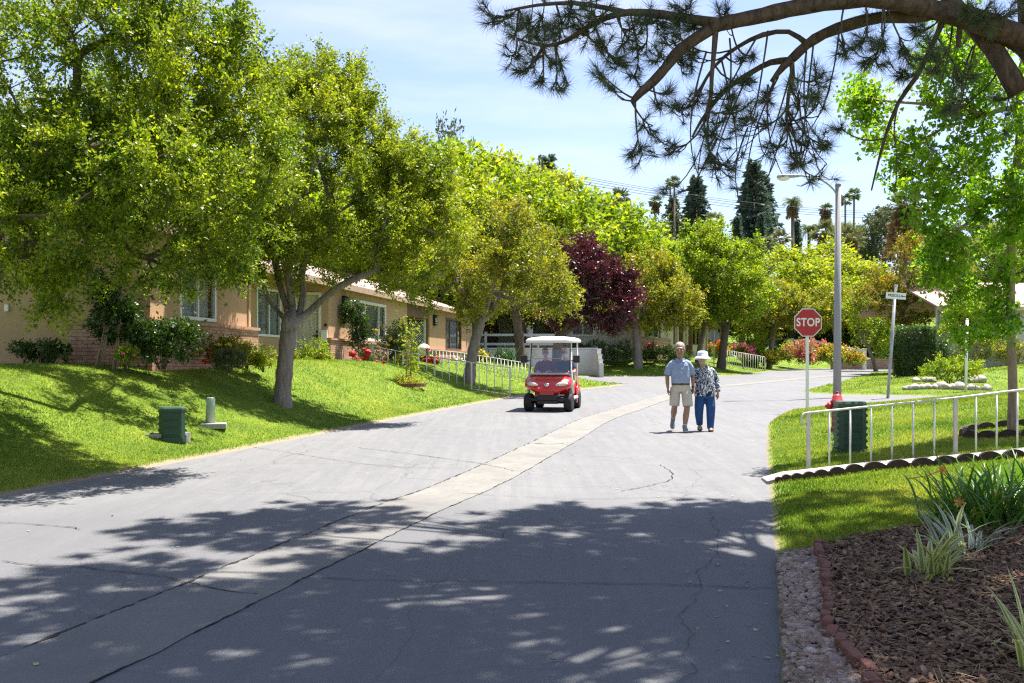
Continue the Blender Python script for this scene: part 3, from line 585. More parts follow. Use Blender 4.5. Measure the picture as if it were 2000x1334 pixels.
def put_far(key, px, top, D, label, name='background_tree', group=None, s=1.0, rz=0.0, wide=1.0):
    tm, cm, H_, lm, bm_ = PROTO[key]; x = (px - 1000) / F * D; z = gz(x, D); zt = CZ + (HZ - top) / F * D
    o = empty(name, (x, D, z), rz, label, 'tree', group); k = (zt - z) / H_; o.scale = (k * wide, k * wide, k)
    link('trunk', tm, o, M[bm_]); link('crown', cm, o, M[lm]); return o
for key, seed, lm, R_, H_, bk, kw in (('lime', 31, 'leaf_lime', 4.2, 10, 'bark_brown', dict(n=240, per=130, leaf=0.26)), ('green', 32, 'leaf_green', 4.2, 10, 'bark_brown', dict(n=240, per=130, leaf=0.26)), ('grey', 33, 'leaf_grey', 3.8, 10, 'bark_grey', dict(n=80, per=110, leaf=0.22, gap=0.3)),
                                  ('far', 34, 'leaf_far', 4.5, 9, 'bark_brown', dict(n=100, per=80, leaf=0.36)), ('euc', 35, 'leaf_grey', 4.5, 10, 'bark_grey', dict(n=150, per=100, leaf=0.34, gap=0.15))):
    a_, c_ = far_tree(seed, lm, R_, H_, **kw); PROTO[key] = (a_, c_, H_, lm, bk)
for key, px, top, D, lab, w in (
    ('green', 850, 300, 62, 'tall bright green tree behind the house roof, leftmost of the row', 0.9), ('lime', 960, 300, 64, 'tall lime green tree behind the house, under the utility pole', 0.95),
    ('lime', 1080, 335, 68, 'lime green tree with feathery top above the olive tree', 0.9), ('green', 1170, 395, 66, 'feathery green tree above the purple plum', 0.9), ('lime', 1245, 450, 74, 'lime tree sloping down beside the palms', 0.95),
    ('lime', 1545, 485, 92, 'yellow lime tree above the stop sign', 1.15), ('lime', 1625, 478, 96, 'yellow lime tree behind the lamp pole', 1.1), ('lime', 1690, 520, 90, 'low yellow lime tree right of the lamp pole', 1.1), ('lime', 1480, 520, 98, 'yellow lime tree behind the big green tree', 1.1),
    ('lime', 905, 345, 56, 'lime green tree close behind the house roof', 0.9), ('green', 1015, 345, 60, 'dark green tree between the two lime trees behind the house', 1.0), ('green', 1130, 400, 70, 'mid green tree filling the slope behind the olive tree', 1.1), ('lime', 1195, 425, 72, 'lime tree lower down the slope above the purple plum', 1.0), ('green', 1290, 480, 80, 'low green tree left of the big rounded tree', 1.0), ('green', 760, 330, 60, 'green tree behind the roof, mostly hidden by the forked tree', 1.1), ('green', 560, 330, 62, 'green tree behind the roof at the far left', 1.2), ('green', 320, 330, 60, 'green tree behind the roof, seen through the nearest crown', 1.2),
    ('grey', 870, 228, 80, 'loose grey green tree highest on the skyline left of the pole', 0.55), ('grey', 965, 285, 84, 'thin grey green tree on the skyline beside the dark cypress', 0.6), ('grey', 1010, 300, 88, 'thin grey tree touching the dark cypress column', 0.5),
    ('euc', 1725, 405, 130, 'broad grey green gum tree on the hill right of the lamp', 0.8), ('euc', 1800, 440, 135, 'grey green gum tree on the hill behind the orange tipped tree', 0.8), ('euc', 1900, 420, 140, 'grey gum tree on the hill behind the ginkgo', 0.9),
    ('green', 1900, 575, 49.5, 'leafy green tree before the white house, seen through the ginkgo', 0.75), ('green', 1448, 560, 96, 'green tree filling the gap behind the beige house roof', 1.1), ('far', 1985, 430, 112, 'bushy tree on the hill at the right edge, behind the ginkgo trunk', 1.2), ('far', 1935, 470, 105, 'rounded tree on the hill behind the pink roof', 1.1), ('far', 2080, 420, 110, 'tree on the hill cut off by the right edge', 1.2),
    ('far', 1255, 425, 140, 'small rounded tree on the hill beneath the short palm', 0.7), ('far', 1330, 470, 150, 'rounded tree on the hill in front of the layered cedar', 1.0), ('far', 1400, 480, 155, 'rounded tree on the hill left of the two tall conifers', 1.1), ('far', 1520, 492, 150, 'rounded tree on the hill at the foot of the tall conifers', 1.1), ('far', 1590, 500, 145, 'rounded tree on the hill beneath the single palm', 1.1), ('far', 1650, 430, 160, 'bushy dark tree on the hill behind the lamp pole', 0.8), ('far', 1610, 480, 165, 'bushy tree on the hill left of the lamp pole', 1.0), ('far', 1210, 440, 150, 'rounded tree on the hill beneath the leftmost bushy palm', 0.9)):
    put_far(key, px, top, D, lab, s=1, rz=(px * 0.37) % 6.28, wide=w * (1.3 if key in ('green', 'lime') else 1.15))

# conifers and cypresses on the hill
def conifer(H_, R_, n, rs, leaf, droop=0.25, taper=1.0, ragged=0.25):
    P = []; A = []; L = []
    for i in range(n):
        z = H_ * (0.08 + 0.92 * rs.rand() ** 0.85); r = R_ * (1 - (z / H_)) ** taper * (1 - ragged + ragged * 2 * (0.5 + 0.5 * math.sin(z * 23.0 / H_ * 3 + 2.1))) + 0.12; a = rs.rand() * 6.283
        m = 10
        for s in range(m):
            t = (s + rs.rand()) / m; q = (math.cos(a) * r * t, math.sin(a) * r * t, z - droop * r * t * t); d = np.array([math.cos(a), math.sin(a), -0.5]) + rs.randn(3) * 0.6
            P.append(q); A.append(d)
    P = np.array(P); A = unit(np.array(A)); S = unit(np.cross(A, rs.randn(len(P), 3))); Ln = leaf * (0.6 + 0.8 * rs.rand(len(P)))
    return quads(P, A, S, Ln, Ln * 0.42)
rs = np.random.RandomState(41)
def cmesh(nm, V): return np_mesh(nm, V, np.arange(len(V)).reshape(-1, 4))
mb = MB(); mb.tube([(0, 0, -2), (0, 0, 9.6)], [0.28, 0.04], 8); ctrunk = mb.mesh('conifer_trunk')
PROTO['redwood'] = (ctrunk, cmesh('redwood_crown', conifer(10, 2.3, 560, rs, 0.5, 0.15, 0.75, 0.3)), 10, 'leaf_blue', 'bark_brown')
PROTO['cypress'] = (ctrunk, cmesh('cypress_crown', conifer(10, 0.95, 420, rs, 0.42, -0.9, 0.42, 0.05)), 10, 'leaf_blue', 'bark_brown')
PROTO['cedar'] = (ctrunk, cmesh('cedar_crown', conifer(10, 4.6, 330, rs, 0.5, 0.05, 0.8, 0.45)), 10, 'leaf_grey', 'bark_brown')
for key, px, top, D, w, lab, nm in (('redwood', 1472, 318, 150, 1.0, 'tallest dark conifer on the hill, left of the single palm', 'conifer_tree'), ('redwood', 1492, 345, 156, 0.95, 'dark conifer close behind the tallest one', 'conifer_tree'), ('redwood', 1360, 348, 150, 1.0, 'dark cone shaped conifer right of the two thin palms', 'conifer_tree'),
    ('cedar', 1315, 385, 148, 0.75, 'grey green cedar with layered boughs below the two thin palms', 'cedar_tree'), ('cypress', 1068, 310, 110, 0.8, 'dark column cypress on the skyline beside the utility pole', 'cypress_tree'), ('cypress', 1440, 425, 140, 0.9, 'short dark cypress left of the tallest conifer', 'cypress_tree'), ('cypress', 1487, 418, 135, 0.75, 'narrow dark cypress in front of the tallest conifer', 'cypress_tree'), ('cypress', 1556, 432, 135, 0.8, 'narrow dark cypress beside the single palm trunk', 'cypress_tree')):
    x = (px - 1000) / F * D; z = gz(x, D) ; put_far(key, px, top, D, lab, nm, wide=w * 1.0)

# palms
def fronds_fan(n, L, rs, spread=(-0.9, 1.3)):
    P = []; A = []; S = []; Ln = []; Wd = []
    for i in range(n):
        a = rs.rand() * 6.283; el = rs.uniform(*spread); d = np.array([math.cos(a) * math.cos(el), math.sin(a) * math.cos(el), math.sin(el)]); st = d * L * 0.45
        side = unit(np.cross(d, np.array([0, 0, 1.0]) + rs.randn(3) * .2)); 
        for k in range(13):
            th = (k - 6) / 6 * 1.5; ax = d * math.cos(th) + side * math.sin(th); ax[2] -= 0.25; P.append(st); A.append(ax); S.append(np.cross(ax, side + rs.randn(3) * .3)); Ln.append(L * 0.55 * (1 - 0.25 * abs(th))); Wd.append(L * 0.10)
    return quads(np.array(P), unit(np.array(A)), unit(np.array(S)), np.array(Ln), np.array(Wd))
def fronds_feather(n, L, rs):
    P = []; A = []; S = []; Ln = []; Wd = []
    for i in range(n):
        a = rs.rand() * 6.283; el = rs.uniform(-0.25, 1.35); h = np.array([math.cos(a), math.sin(a), 0]); side = np.array([-math.sin(a), math.cos(a), 0]); p = np.zeros(3); ang = el
        for k in range(9):
            d = h * math.cos(ang) + np.array([0, 0, math.sin(ang)]); ang -= 0.2; q = p + d * L / 9
            P.append(p); A.append(d); S.append(side); Ln.append(L / 8.5); Wd.append(0.05)
            for s in (-1, 1):
                for e in range(2): P.append(p + d * L / 18 * e); A.append(side * s + d * 0.8 + np.array([0, 0, -0.35])); S.append(d + np.array([0, 0, .5])); Ln.append(L * 0.26 * (1 - 0.07 * k)); Wd.append(L * 0.035)
            p = q
    return quads(np.array(P), unit(np.array(A)), unit(np.array(S)), np.array(Ln), np.array(Wd))
M['palm_trunk'] = barkmat('palm_trunk', (0.10, 0.08, 0.06), (0.24, 0.19, 0.15)); M['palm_skirt'] = leafmat('dry_frond', [(0.13, 0.075, 0.035), (0.25, 0.15, 0.075), (0.38, 0.25, 0.13)], 0.2)
FANH = cmesh('fan_palm_head', fronds_fan(46, 1.0, rs)); FEA = cmesh('feather_palm_head', fronds_feather(60, 1.0, rs)); FANL = cmesh('loose_fan_head', fronds_fan(34, 1.0, rs, (-1.2, 1.2)))
sk = conifer(1.0, 0.62, 160, rs, 0.5, 1.2, 0.2, 0.1); SKIRT = cmesh('palm_skirt', sk * np.array([1, 1, 1]) - np.array([0, 0, 1.0]))
def palm(px, top, base_py, D, Lf, tr, head, lm, label, name='palm_tree', skirt=0.0, lean=0.0):
    x = (px - 1000) / F * D; zt = CZ + (HZ - top) / F * D - Lf * 0.75; z = min(gz(x, D), CZ + (HZ - base_py) / F * D)
    o = empty(name, (x, D, z - 0.3), 0, label, 'palm')
    mb = MB(); H_ = zt - z; mb.tube([(0, 0, -0.4), (lean * .4, 0, H_ * 0.4), (lean, 0, H_ + 0.3)], [tr * 1.3, tr, tr * 0.9], 8); mb.build('trunk', M['palm_trunk'], o)
    c = link('crown', head, o, M[lm]); c.location = (lean, 0, H_ + 0.3); c.scale = (Lf, Lf, Lf); c.rotation_euler = (0, 0, px)
    if skirt:
        s = link('dry_frond_skirt', SKIRT, o, M['palm_skirt']); s.location = (lean, 0, H_ + 0.3); s.scale = (skirt, skirt, skirt * 1.6)
    return o
palm(1210, 368, 440, 140, 2.0, 0.28, FANH, 'leaf_palm', 'bushy headed palm left of the thin palms, nearest the wires', skirt=0.9)
palm(1205, 395, 450, 138, 1.8, 0.28, FANH, 'leaf_paleplm', 'lower pale palm growing under the bushy headed palm')
palm(1280, 382, 450, 145, 1.25, 0.16, FANH, 'leaf_palm', 'small single palm left of the grey cedar', skirt=0.6)
palm(1309, 348, 450, 148, 1.0, 0.14, FANH, 'leaf_palm', 'thinner, left hand palm of the tall pair by the cedar')
palm(1317, 344, 450, 146, 1.2, 0.15, FANH, 'leaf_palm', 'right hand palm of the tall thin pair by the cedar')
palm(1112, 345, 370, 120, 1.2, 0.25, FANH, 'leaf_palm', 'short palm on the skyline just right of the utility pole')
palm(1548, 378, 470, 125, 1.6, 0.22, FEA, 'leaf_palm', 'single feather palm with a thick trunk left of the lamp pole', skirt=0.7)
palm(1580, 430, 480, 140, 2.0, 0.25, FEA, 'leaf_palm', 'squat feather palm just right of the narrow cypress')
palm(1613, 397, 470, 150, 1.3, 0.2, FANH, 'leaf_palm', 'palm half hidden left of the lamp pole top', skirt=0.8)
palm(1651, 378, 470, 150, 1.3, 0.16, FANH, 'leaf_palm', 'palm just right of the lamp pole top')
palm(1668, 368, 470, 152, 1.3, 0.16, FANH, 'leaf_palm', 'slender palm second right of the lamp pole top')
palm(1662, 440, 490, 118, 2.1, 0.25, FANL, 'leaf_paleplm', 'pale fan palm low beside the lamp pole', skirt=1.0)
palm(1610, 430, 490, 120, 2.0, 0.25, FANL, 'leaf_paleplm', 'pale fan palm low left of the lamp pole', skirt=0.8)
palm(1395, 415, 470, 128, 1.6, 0.25, FANL, 'leaf_paleplm', 'pale fan palm right of the cone shaped conifer')
palm(1525, 448, 500, 118, 1.5, 0.22, FANL, 'leaf_paleplm', 'pale fan palm at the foot of the tallest conifer')
palm(1500, 455, 500, 120, 1.3, 0.22, FEA, 'leaf_palm', 'small feather palm between the conifer and the single palm')
palm(1768, 375, 520, 75, 1.5, 0.45, FANH, 'leaf_palm', 'thick palm with a shaggy brown skirt behind the ginkgo boughs', skirt=1.3)
# ---------------------------------------------------------------- the pine that overhangs the street
M['needle'] = leafmat('pine_needle', [(0.05, 0.075, 0.06), (0.10, 0.13, 0.085), (0.17, 0.19, 0.09)], 0.2, (1.2, 1.2, 0.7), 0.5, 0.3, 0.8)
PB = Vector((4.85, 8.3, 0)); PB.z = gz(PB.x, PB.y)
rs = np.random.RandomState(77); rg = random.Random(77)
pine = empty('pine_tree', PB, 0, 'large pine at the right edge whose bare boughs and needle tufts hang over the street', 'tree')
def tufts(C, Dr, n, L, w):
    """needle tufts at C pointing along Dr"""
    k = len(C); a = unit(rs.randn(k, n, 3) * 0.62 + unit(Dr)[:, None, :] * 0.75); P = C[:, None, :] - unit(Dr)[:, None, :] * (rs.rand(k, n, 1) * L * 0.55)
    a[..., 2] -= 0.10; Ln = L * (0.75 + 0.4 * rs.rand(k, n, 1)); S = unit(np.cross(a, rs.randn(k, n, 3))) * w
    V = np.empty((k, n, 3, 3)); V[:, :, 0] = P - S; V[:, :, 1] = P + S; V[:, :, 2] = P + unit(a) * Ln; return V.reshape(-1, 3)
bark = MB()
def limb(px, rpx, D):
    """a bough traced at its own distance, thickness from its width in the photo"""
    pts = [XP(x, y, D + dd) - PB for x, y, dd in px]; P = smooth3(pts, 0.12); k = len(P); r = np.interp(np.linspace(0, 1, k), np.linspace(0, 1, len(rpx)), rpx) / F * D
    r = [q * rg.uniform(0.93, 1.08) for q in r]; bark.tube(P, r, 12); return P
def smooth3(P, step):
    out = []
    for i in range(len(P) - 1):
        p0, p1, p2, p3 = P[max(i - 1, 0)], P[i], P[i + 1], P[min(i + 2, len(P) - 1)]; n = max(2, int((p2 - p1).length / step))
        for s in range(n):
            u = s / n; out.append(0.5 * ((2 * p1) + (p2 - p0) * u + (2 * p0 - 5 * p1 + 4 * p2 - p3) * u * u + (3 * p1 - p0 - 3 * p2 + p3) * u ** 3))
    out.append(P[-1]); return out
D0 = 8.0
# trunk: leans in from the right, forks at the picture edge, goes on up out of sight
TP = smooth3([Vector((0, 0, -0.2)), Vector((-0.02, 0, 0.8)), Vector((-0.1, -0.05, 1.7)), XP(2085, 230, D0) - PB, XP(2052, 70, D0) - PB, XP(2035, -120, D0 + .1) - PB, Vector((-0.55, 0.2, 6.2)), Vector((-0.3, 0.3, 8.6))], 0.2)
bark.tube(TP, list(np.linspace(0.29, 0.14, len(TP))), 16)
main = limb([(2060, 150, .0), (2005, 85, 0), (1965, 62, -.05), (1900, 38, -.1), (1820, 18, -.15), (1760, 5, -.2), (1690, -2, -.2), (1610, 6, -.2), (1540, 18, -.2), (1490, 30, -.2), (1440, 40, -.2), (1405, 48, -.2), (1380, 62, -.2), (1345, 85, -.2), (1318, 108, -.2), (1300, 132, -.2), (1275, 160, -.2), (1250, 182, -.2), (1234, 200, -.2)], [27, 25, 23, 19, 17, 16, 15, 15, 14, 12, 12, 11, 9, 8, 5], D0)
sec = limb([(1840, 22, -.15), (1790, 32, -.1), (1720, 34, 0), (1660, 48, .1), (1610, 66, .15), (1575, 88, .2), (1550, 112, .2), (1530, 130, .2), (1506, 160, .25)], [14, 13, 12, 12, 11, 10, 9, 7, 4], D0)
upl = limb([(1412, 46, -.2), (1350, 38, -.2), (1290, 28, -.15), (1230, 24, -.1), (1180, 36, -.1), (1140, 58, -.1), (1105, 80, 0), (1060, 90, 0), (1010, 75, 0)], [10, 9, 8, 7, 6, 5, 4, 3, 2], D0)
up2 = limb([(1230, 26, -.1), (1180, 15, 0), (1120, 6, .1), (1050, 10, .1), (985, 22, .1)], [6, 5, 4, 3, 2], D0)
low = limb([(1540, 118, .2), (1505, 122, .3), (1470, 140, .3), (1430, 165, .3), (1400, 195, .3), (1370, 235, .3), (1352, 268, .3)], [7, 6, 6, 5, 4, 3, 2], D0)
lo2 = limb([(1575, 85, .2), (1540, 62, .3), (1490, 68, .3), (1440, 92, .3), (1395, 130, .2), (1370, 170, .1), (1345, 205, .1)], [6, 5, 5, 4, 3, 3, 2], D0)
hook = limb([(1545, 115, .2), (1548, 150, .2), (1540, 185, .2), (1536, 235, .1)], [6, 5, 4, 3], D0)
dn1 = limb([(1840, 45, -.1), (1815, 100, 0), (1790, 150, .1), (1755, 200, .2), (1728, 270, .2), (1712, 330, .2), (1702, 372, .2)], [6, 5, 5, 4, 3, 2, 1.5], D0)
dn2 = limb([(1398, 55, -.2), (1395, 95, -.2), (1390, 150, -.2), (1388, 190, -.2), (1375, 240, -.1)], [6, 5, 4, 4, 3], D0)
stub = limb([(1875, 50, -.1), (1873, 72, -.1), (1871, 92, -.1)], [6, 5, 4], D0)
big = limb([(1990, 180, .0), (1940, 95, .05), (1895, 45, .1), (1860, 5, .15), (1830, -60, .3)], [19, 18, 17, 16, 16], D0)
anch = main + sec + upl + up2 + low + lo2 + hook + dn1 + dn2 + big
AN = np.array([tuple(p) for p in anch])
CL = [(970, 30, 45), (1010, 62, 40), (1060, 30, 50), (1115, 18, 50), (1000, 108, 30), (1040, 112, 40), (1062, 80, 45), (1150, 60, 45), (1185, 92, 45), (1230, 60, 50), (1280, 42, 50), (1310, 62, 45), (1345, 16, 45), (1255, 92, 35), (1180, 150, 28), (1095, 60, 45),
      (1210, 128, 30), (1240, 148, 28), (1285, 100, 28), (1352, 104, 28), (1335, 128, 22), (1192, 172, 16), (1095, 118, 30), (1060, 155, 22), (1085, 172, 16), (1110, 165, 14), (1020, 140, 20), (1160, 20, 45), (1420, 20, 28), (1360, 50, 30),
      (1275, 245, 28), (1255, 300, 34), (1298, 290, 38), (1330, 210, 42), (1362, 192, 32), (1292, 205, 20), (1440, 205, 50), (1408, 180, 36), (1470, 238, 48), (1400, 262, 44), (1410, 325, 40), (1390, 312, 26), (1448, 112, 18), (1472, 108, 12),
      (1350, 125, 20), (1500, 195, 36), (1560, 178, 46), (1608, 150, 34), (1600, 200, 40), (1578, 285, 40), (1556, 318, 34), (1618, 275, 34), (1660, 92, 32), (1700, 112, 42), (1728, 82, 34), (1690, 74, 32), (1762, 140, 34), (1775, 100, 40), (1822, 92, 38), (1845, 118, 34), (1800, 60, 30),
      (1600, 345, 18), (1640, 250, 22), (1545, 240, 36), (1520, 285, 30), (1930, 30, 40), (1965, 20, 30), (1900, 20, 30), (1880, 150, 34), (1950, 190, 20), (1700, 30, 18), (1300, 180, 20), (1860, 200, 30), (1480, 160, 24)]
twig = MB(); TC = []; TD = []
def curve(a, b, sag, side=None):
    L = (b - a).length; nz_ = Vector((rg.uniform(-1, 1), rg.uniform(-1, 1), 0)) * 0.10 * L; out = []
    n = max(4, int(L / 0.08))
    for i in range(n + 1): u = i / n; out.append(a.lerp(b, u) + (nz_ + Vector((0, 0, -sag * L))) * math.sin(math.pi * u) ** 0.9)
    return out
for px, py, r in CL:
    c = XP(px, py, D0 + rg.uniform(-0.45, 0.45)) - PB; rr = r / F * D0
    sc_ = np.linalg.norm(AN - np.array(c), axis=1) + 0.6 * np.maximum(0, np.array(c)[2] - AN[:, 2]) + rs.rand(len(AN)) * 0.22
    j = int(np.argmin(sc_)); a = anch[j]; P = curve(a, c, 0.16); twig.tube(P, list(np.linspace(0.009, 0.0045, len(P))), 5)
    m = max(3, int((r / 7.0) ** 1.35))
    for k in range(m):
        d = Vector((rg.gauss(-0.35, 1), rg.gauss(0, 1), rg.gauss(-0.05, 0.8))).normalized(); e = c + d * rr * rg.uniform(0.35, 1.0); s = P[rg.randrange(len(P) // 2, len(P))]
        Q = curve(s, e, 0.18); twig.tube(Q, list(np.linspace(0.0055, 0.003, len(Q))), 4); TC.append(tuple(e)); TD.append(tuple((Q[-1] - Q[-3]).normalized()))
# bare hanging twigs
for x0, y0, x1, y1 in ((1550, 120, 1480, 330), (1480, 70, 1395, 270), (1410, 120, 1440, 320), (1540, 235, 1500, 345), (1590, 75, 1560, 330), (1575, 100, 1590, 300), (1640, 50, 1598, 230), (1860, 50, 1790, 260), (1905, 85, 1860, 260), (1900, 90, 1895, 230), (1450, 170, 1390, 355), (1390, 190, 1350, 330), (1500, 165, 1530, 345), (1755, 200, 1752, 300), (1500, 60, 1445, 330), (1950, 110, 1975, 210), (1520, 150, 1462, 372), (1380, 100, 1378, 372), (1425, 75, 1372, 330), (1560, 190, 1615, 320), (1460, 250, 1440, 372), (1400, 270, 1350, 375)):
    P = curve(XP(x0, y0, D0 + rg.uniform(-.2, .3)) - PB, XP(x1, y1, D0 + rg.uniform(-.4, .4)) - PB, 0.05); twig.tube(P, list(np.linspace(0.0085, 0.003, len(P))), 5)
    for k in range(2):
        q = P[rg.randrange(len(P) // 3, len(P))]; e = q + Vector((rg.uniform(-.35, .25), rg.uniform(-.2, .2), rg.uniform(-.3, .05))); Q = curve(q, e, 0.2); twig.tube(Q, list(np.linspace(0.005, 0.003, len(Q))), 4)
        if rg.random() < 0.4: TC.append(tuple(e)); TD.append(tuple((Q[-1] - Q[-3]).normalized()))
# overhead crown, above the picture, that shades the street
top = [Vector((-0.55, 0.2, 6.2)), Vector((-0.45, 0.25, 7.4)), Vector((-0.3, 0.3, 8.6))]; HC = []; HD = []
targets = []
while len(targets) < 470:
    x = rg.uniform(-3.7, 5.6); y = rg.uniform(4.6, 11.9); z = rg.uniform(6.4, 8.8)
    if z < CZ + 717 / F * y + 0.55: continue
    if y > 11.6 - max(0, (0.0 - x)) * 1.15: continue
    if mnoise.noise(Vector((x * 0.8 + 3, y * 0.8, 1.7))) < -0.16 or mnoise.noise(Vector((x * 1.5 - 5, y * 1.5, 8.2))) < -0.02: continue
    targets.append(Vector((x, y, z)) - PB)
for c in targets:
    a = top[rg.randrange(3)].lerp(top[rg.randrange(3)], rg.random()); P = curve(a, c, -0.04)
    if rg.random() < 0.3: bark.tube(P, list(np.linspace(0.05, 0.012, len(P))), 6)
    for k in range(8):
        e = c + Vector((rg.gauss(0, .24), rg.gauss(0, .24), rg.gauss(0, .25)))
        if (e + PB).z < CZ + 717 / F * (e + PB).y + 0.25: continue
        Q = curve(c, e, 0.1); twig.tube(Q, 0.006, 3); HC.append(tuple(e)); HD.append(tuple((e - c).normalized()))
bark.build('trunk', M['bark_pine'], pine); twig.build('twigs', M['bark_brown'], pine)
V = np.concatenate([tufts(np.array(TC), np.array(TD), 56, 0.125, 0.0020), tufts(np.array(HC), np.array(HD), 105, 0.24, 0.010)])
link('needles', np_mesh('pine_needles', V, np.arange(len(V)).reshape(-1, 3)), pine, M['needle'])
# ---------------------------------------------------------------- houses
def stucco(name, c):
    m, t, o = newmat(name); b = N(t, 'ShaderNodeBsdfPrincipled', i_Roughness=0.9); b.inputs['Specular IOR Level'].default_value = 0.2
    cc = ramp(t, noise(t, 1.2, 6, 0.65), [(0.3, tuple(x * 0.86 for x in c)), (0.7, c)]); cc = mixc(t, ramp(t, noise(t, 4.0, 5, 0.7, stretch=(1, 1, 0.15)), [(0.55, (0, 0, 0)), (0.8, (0.35, 0.35, 0.35))]), cc, tuple(x * 0.7 for x in c))
    t.links.new(cc, b.inputs['Base Color']); bn = N(t, 'ShaderNodeBump', i_Strength=0.5, i_Distance=0.01); t.links.new(noise(t, 45, 4, 0.7), bn.inputs['Height']); t.links.new(bn.outputs[0], b.inputs['Normal']); t.links.new(b.outputs[0], o.inputs[0]); return m
def brickmat(name, cols, mortar, w=0.21, h=0.07, axis='UZ'):
    """bricks laid along the wall's own length (object X) and height"""
    m, t, o = newmat(name); b = N(t, 'ShaderNodeBsdfPrincipled', i_Roughness=0.9); b.inputs['Specular IOR Level'].default_value = 0.2
    c = N(t, 'ShaderNodeTexCoord'); sp = N(t, 'ShaderNodeSeparateXYZ'); t.links.new(c.outputs['Object'], sp.inputs[0]); cb = N(t, 'ShaderNodeCombineXYZ')
    ad = N(t, 'ShaderNodeMath', operation='ADD'); t.links.new(sp.outputs[0], ad.inputs[0]); t.links.new(sp.outputs[1], ad.inputs[1])
    t.links.new(ad.outputs[0], cb.inputs[0]); t.links.new(sp.outputs[2], cb.inputs[1])
    br = N(t, 'ShaderNodeTexBrick', i_Scale=1.0); br.inputs['Brick Width'].default_value = w; br.inputs['Row Height'].default_value = h; br.inputs['Mortar Size'].default_value = 0.006; br.inputs['Bias'].default_value = -0.1
    br.inputs['Color1'].default_value = (*cols[0], 1); br.inputs['Color2'].default_value = (*cols[1], 1); br.inputs['Mortar'].default_value = (*mortar, 1); t.links.new(cb.outputs[0], br.inputs['Vector'])
    cc = mixc(t, ramp(t, noise(t, 6, 5, 0.7), [(0.4, (0, 0, 0)), (0.7, (0.6, 0.6, 0.6))]), br.outputs['Color'], cols[2]); t.links.new(cc, b.inputs['Base Color'])
    bn = N(t, 'ShaderNodeBump', i_Strength=0.8, i_Distance=0.012, invert=True); t.links.new(br.outputs['Fac'], bn.inputs['Height']); t.links.new(bn.outputs[0], b.inputs['Normal']); t.links.new(b.outputs[0], o.inputs[0]); return m
def shinglemat(name, c):
    m, t, o = newmat(name); b = N(t, 'ShaderNodeBsdfPrincipled', i_Roughness=0.95); b.inputs['Specular IOR Level'].default_value = 0.15
    cx = N(t, 'ShaderNodeTexCoord'); br = N(t, 'ShaderNodeTexBrick', i_Scale=1.0); br.inputs['Brick Width'].default_value = 0.30; br.inputs['Row Height'].default_value = 0.16; br.inputs['Mortar Size'].default_value = 0.008
    br.inputs['Color1'].default_value = (*c, 1); br.inputs['Color2'].default_value = (*[x * 0.72 for x in c], 1); br.inputs['Mortar'].default_value = (*[x * 0.4 for x in c], 1); t.links.new(cx.outputs['Object'], br.inputs['Vector'])
    cc = mixc(t, ramp(t, noise(t, 2.0, 6, 0.7), [(0.4, (0, 0, 0)), (0.75, (0.5, 0.5, 0.5))]), br.outputs['Color'], tuple(x * 1.2 for x in c)); t.links.new(cc, b.inputs['Base Color'])
    bn = N(t, 'ShaderNodeBump', i_Strength=0.6, i_Distance=0.015, invert=True); t.links.new(br.outputs['Fac'], bn.inputs['Height']); t.links.new(bn.outputs[0], b.inputs['Normal']); t.links.new(b.outputs[0], o.inputs[0]); return m
def glassmat(name, tint=(0.9, 0.95, 0.97), refl=0.14):
    m, t, o = newmat(name); tr = N(t, 'ShaderNodeBsdfTransparent'); tr.inputs[0].default_value = (*tint, 1); g = N(t, 'ShaderNodeBsdfGlossy', i_Roughness=0.02)
    f = N(t, 'ShaderNodeFresnel', i_IOR=1.5); mm = N(t, 'ShaderNodeMath', operation='MULTIPLY_ADD', i_1=0.9, i_2=refl); t.links.new(f.outputs[0], mm.inputs[0]); mxx = N(t, 'ShaderNodeMixShader'); t.links.new(mm.outputs[0], mxx.inputs[0]); t.links.new(tr.outputs[0], mxx.inputs[1]); t.links.new(g.outputs[0], mxx.inputs[2]); t.links.new(mxx.outputs[0], o.inputs[0]); return m
M['tan'] = stucco('tan_stucco', (0.50, 0.33, 0.195)); M['beige'] = stucco('beige_stucco', (0.60, 0.50, 0.36)); M['pale'] = stucco('pale_stucco', (0.62, 0.60, 0.57)); M['white_wall'] = stucco('white_stucco', (0.54, 0.51, 0.47))
M['brick'] = brickmat('red_brick', [(0.40, 0.185, 0.115), (0.52, 0.295, 0.205), (0.56, 0.40, 0.31)], (0.16, 0.105, 0.085))
M['brick2'] = brickmat('slump_brick', [(0.36, 0.20, 0.13), (0.46, 0.31, 0.22), (0.52, 0.40, 0.30)], (0.14, 0.09, 0.07), 0.16, 0.16)
M['shingle'] = shinglemat('roof_shingle', (0.44, 0.33, 0.28)); M['shingle2'] = shinglemat('pale_shingle', (0.52, 0.46, 0.40)); M['fascia'] = pmat('fascia_paint', (0.42, 0.29, 0.20), 0.6, 0.2); M['fascia2'] = pmat('beige_fascia', (0.52, 0.42, 0.32), 0.6, 0.2)
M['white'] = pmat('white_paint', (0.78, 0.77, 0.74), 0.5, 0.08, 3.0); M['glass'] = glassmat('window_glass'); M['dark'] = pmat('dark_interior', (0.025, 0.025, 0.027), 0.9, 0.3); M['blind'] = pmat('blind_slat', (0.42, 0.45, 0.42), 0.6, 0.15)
M['curtain'] = pmat('curtain_cloth', (0.75, 0.76, 0.78), 0.9, 0.1); M['shutter'] = pmat('brown_shutter', (0.10, 0.075, 0.06), 0.6, 0.2); M['black'] = pmat('black_metal', (0.015, 0.015, 0.016), 0.45, 0.3); M['door'] = pmat('door_paint', (0.70, 0.62, 0.55), 0.6, 0.1, 2.0)
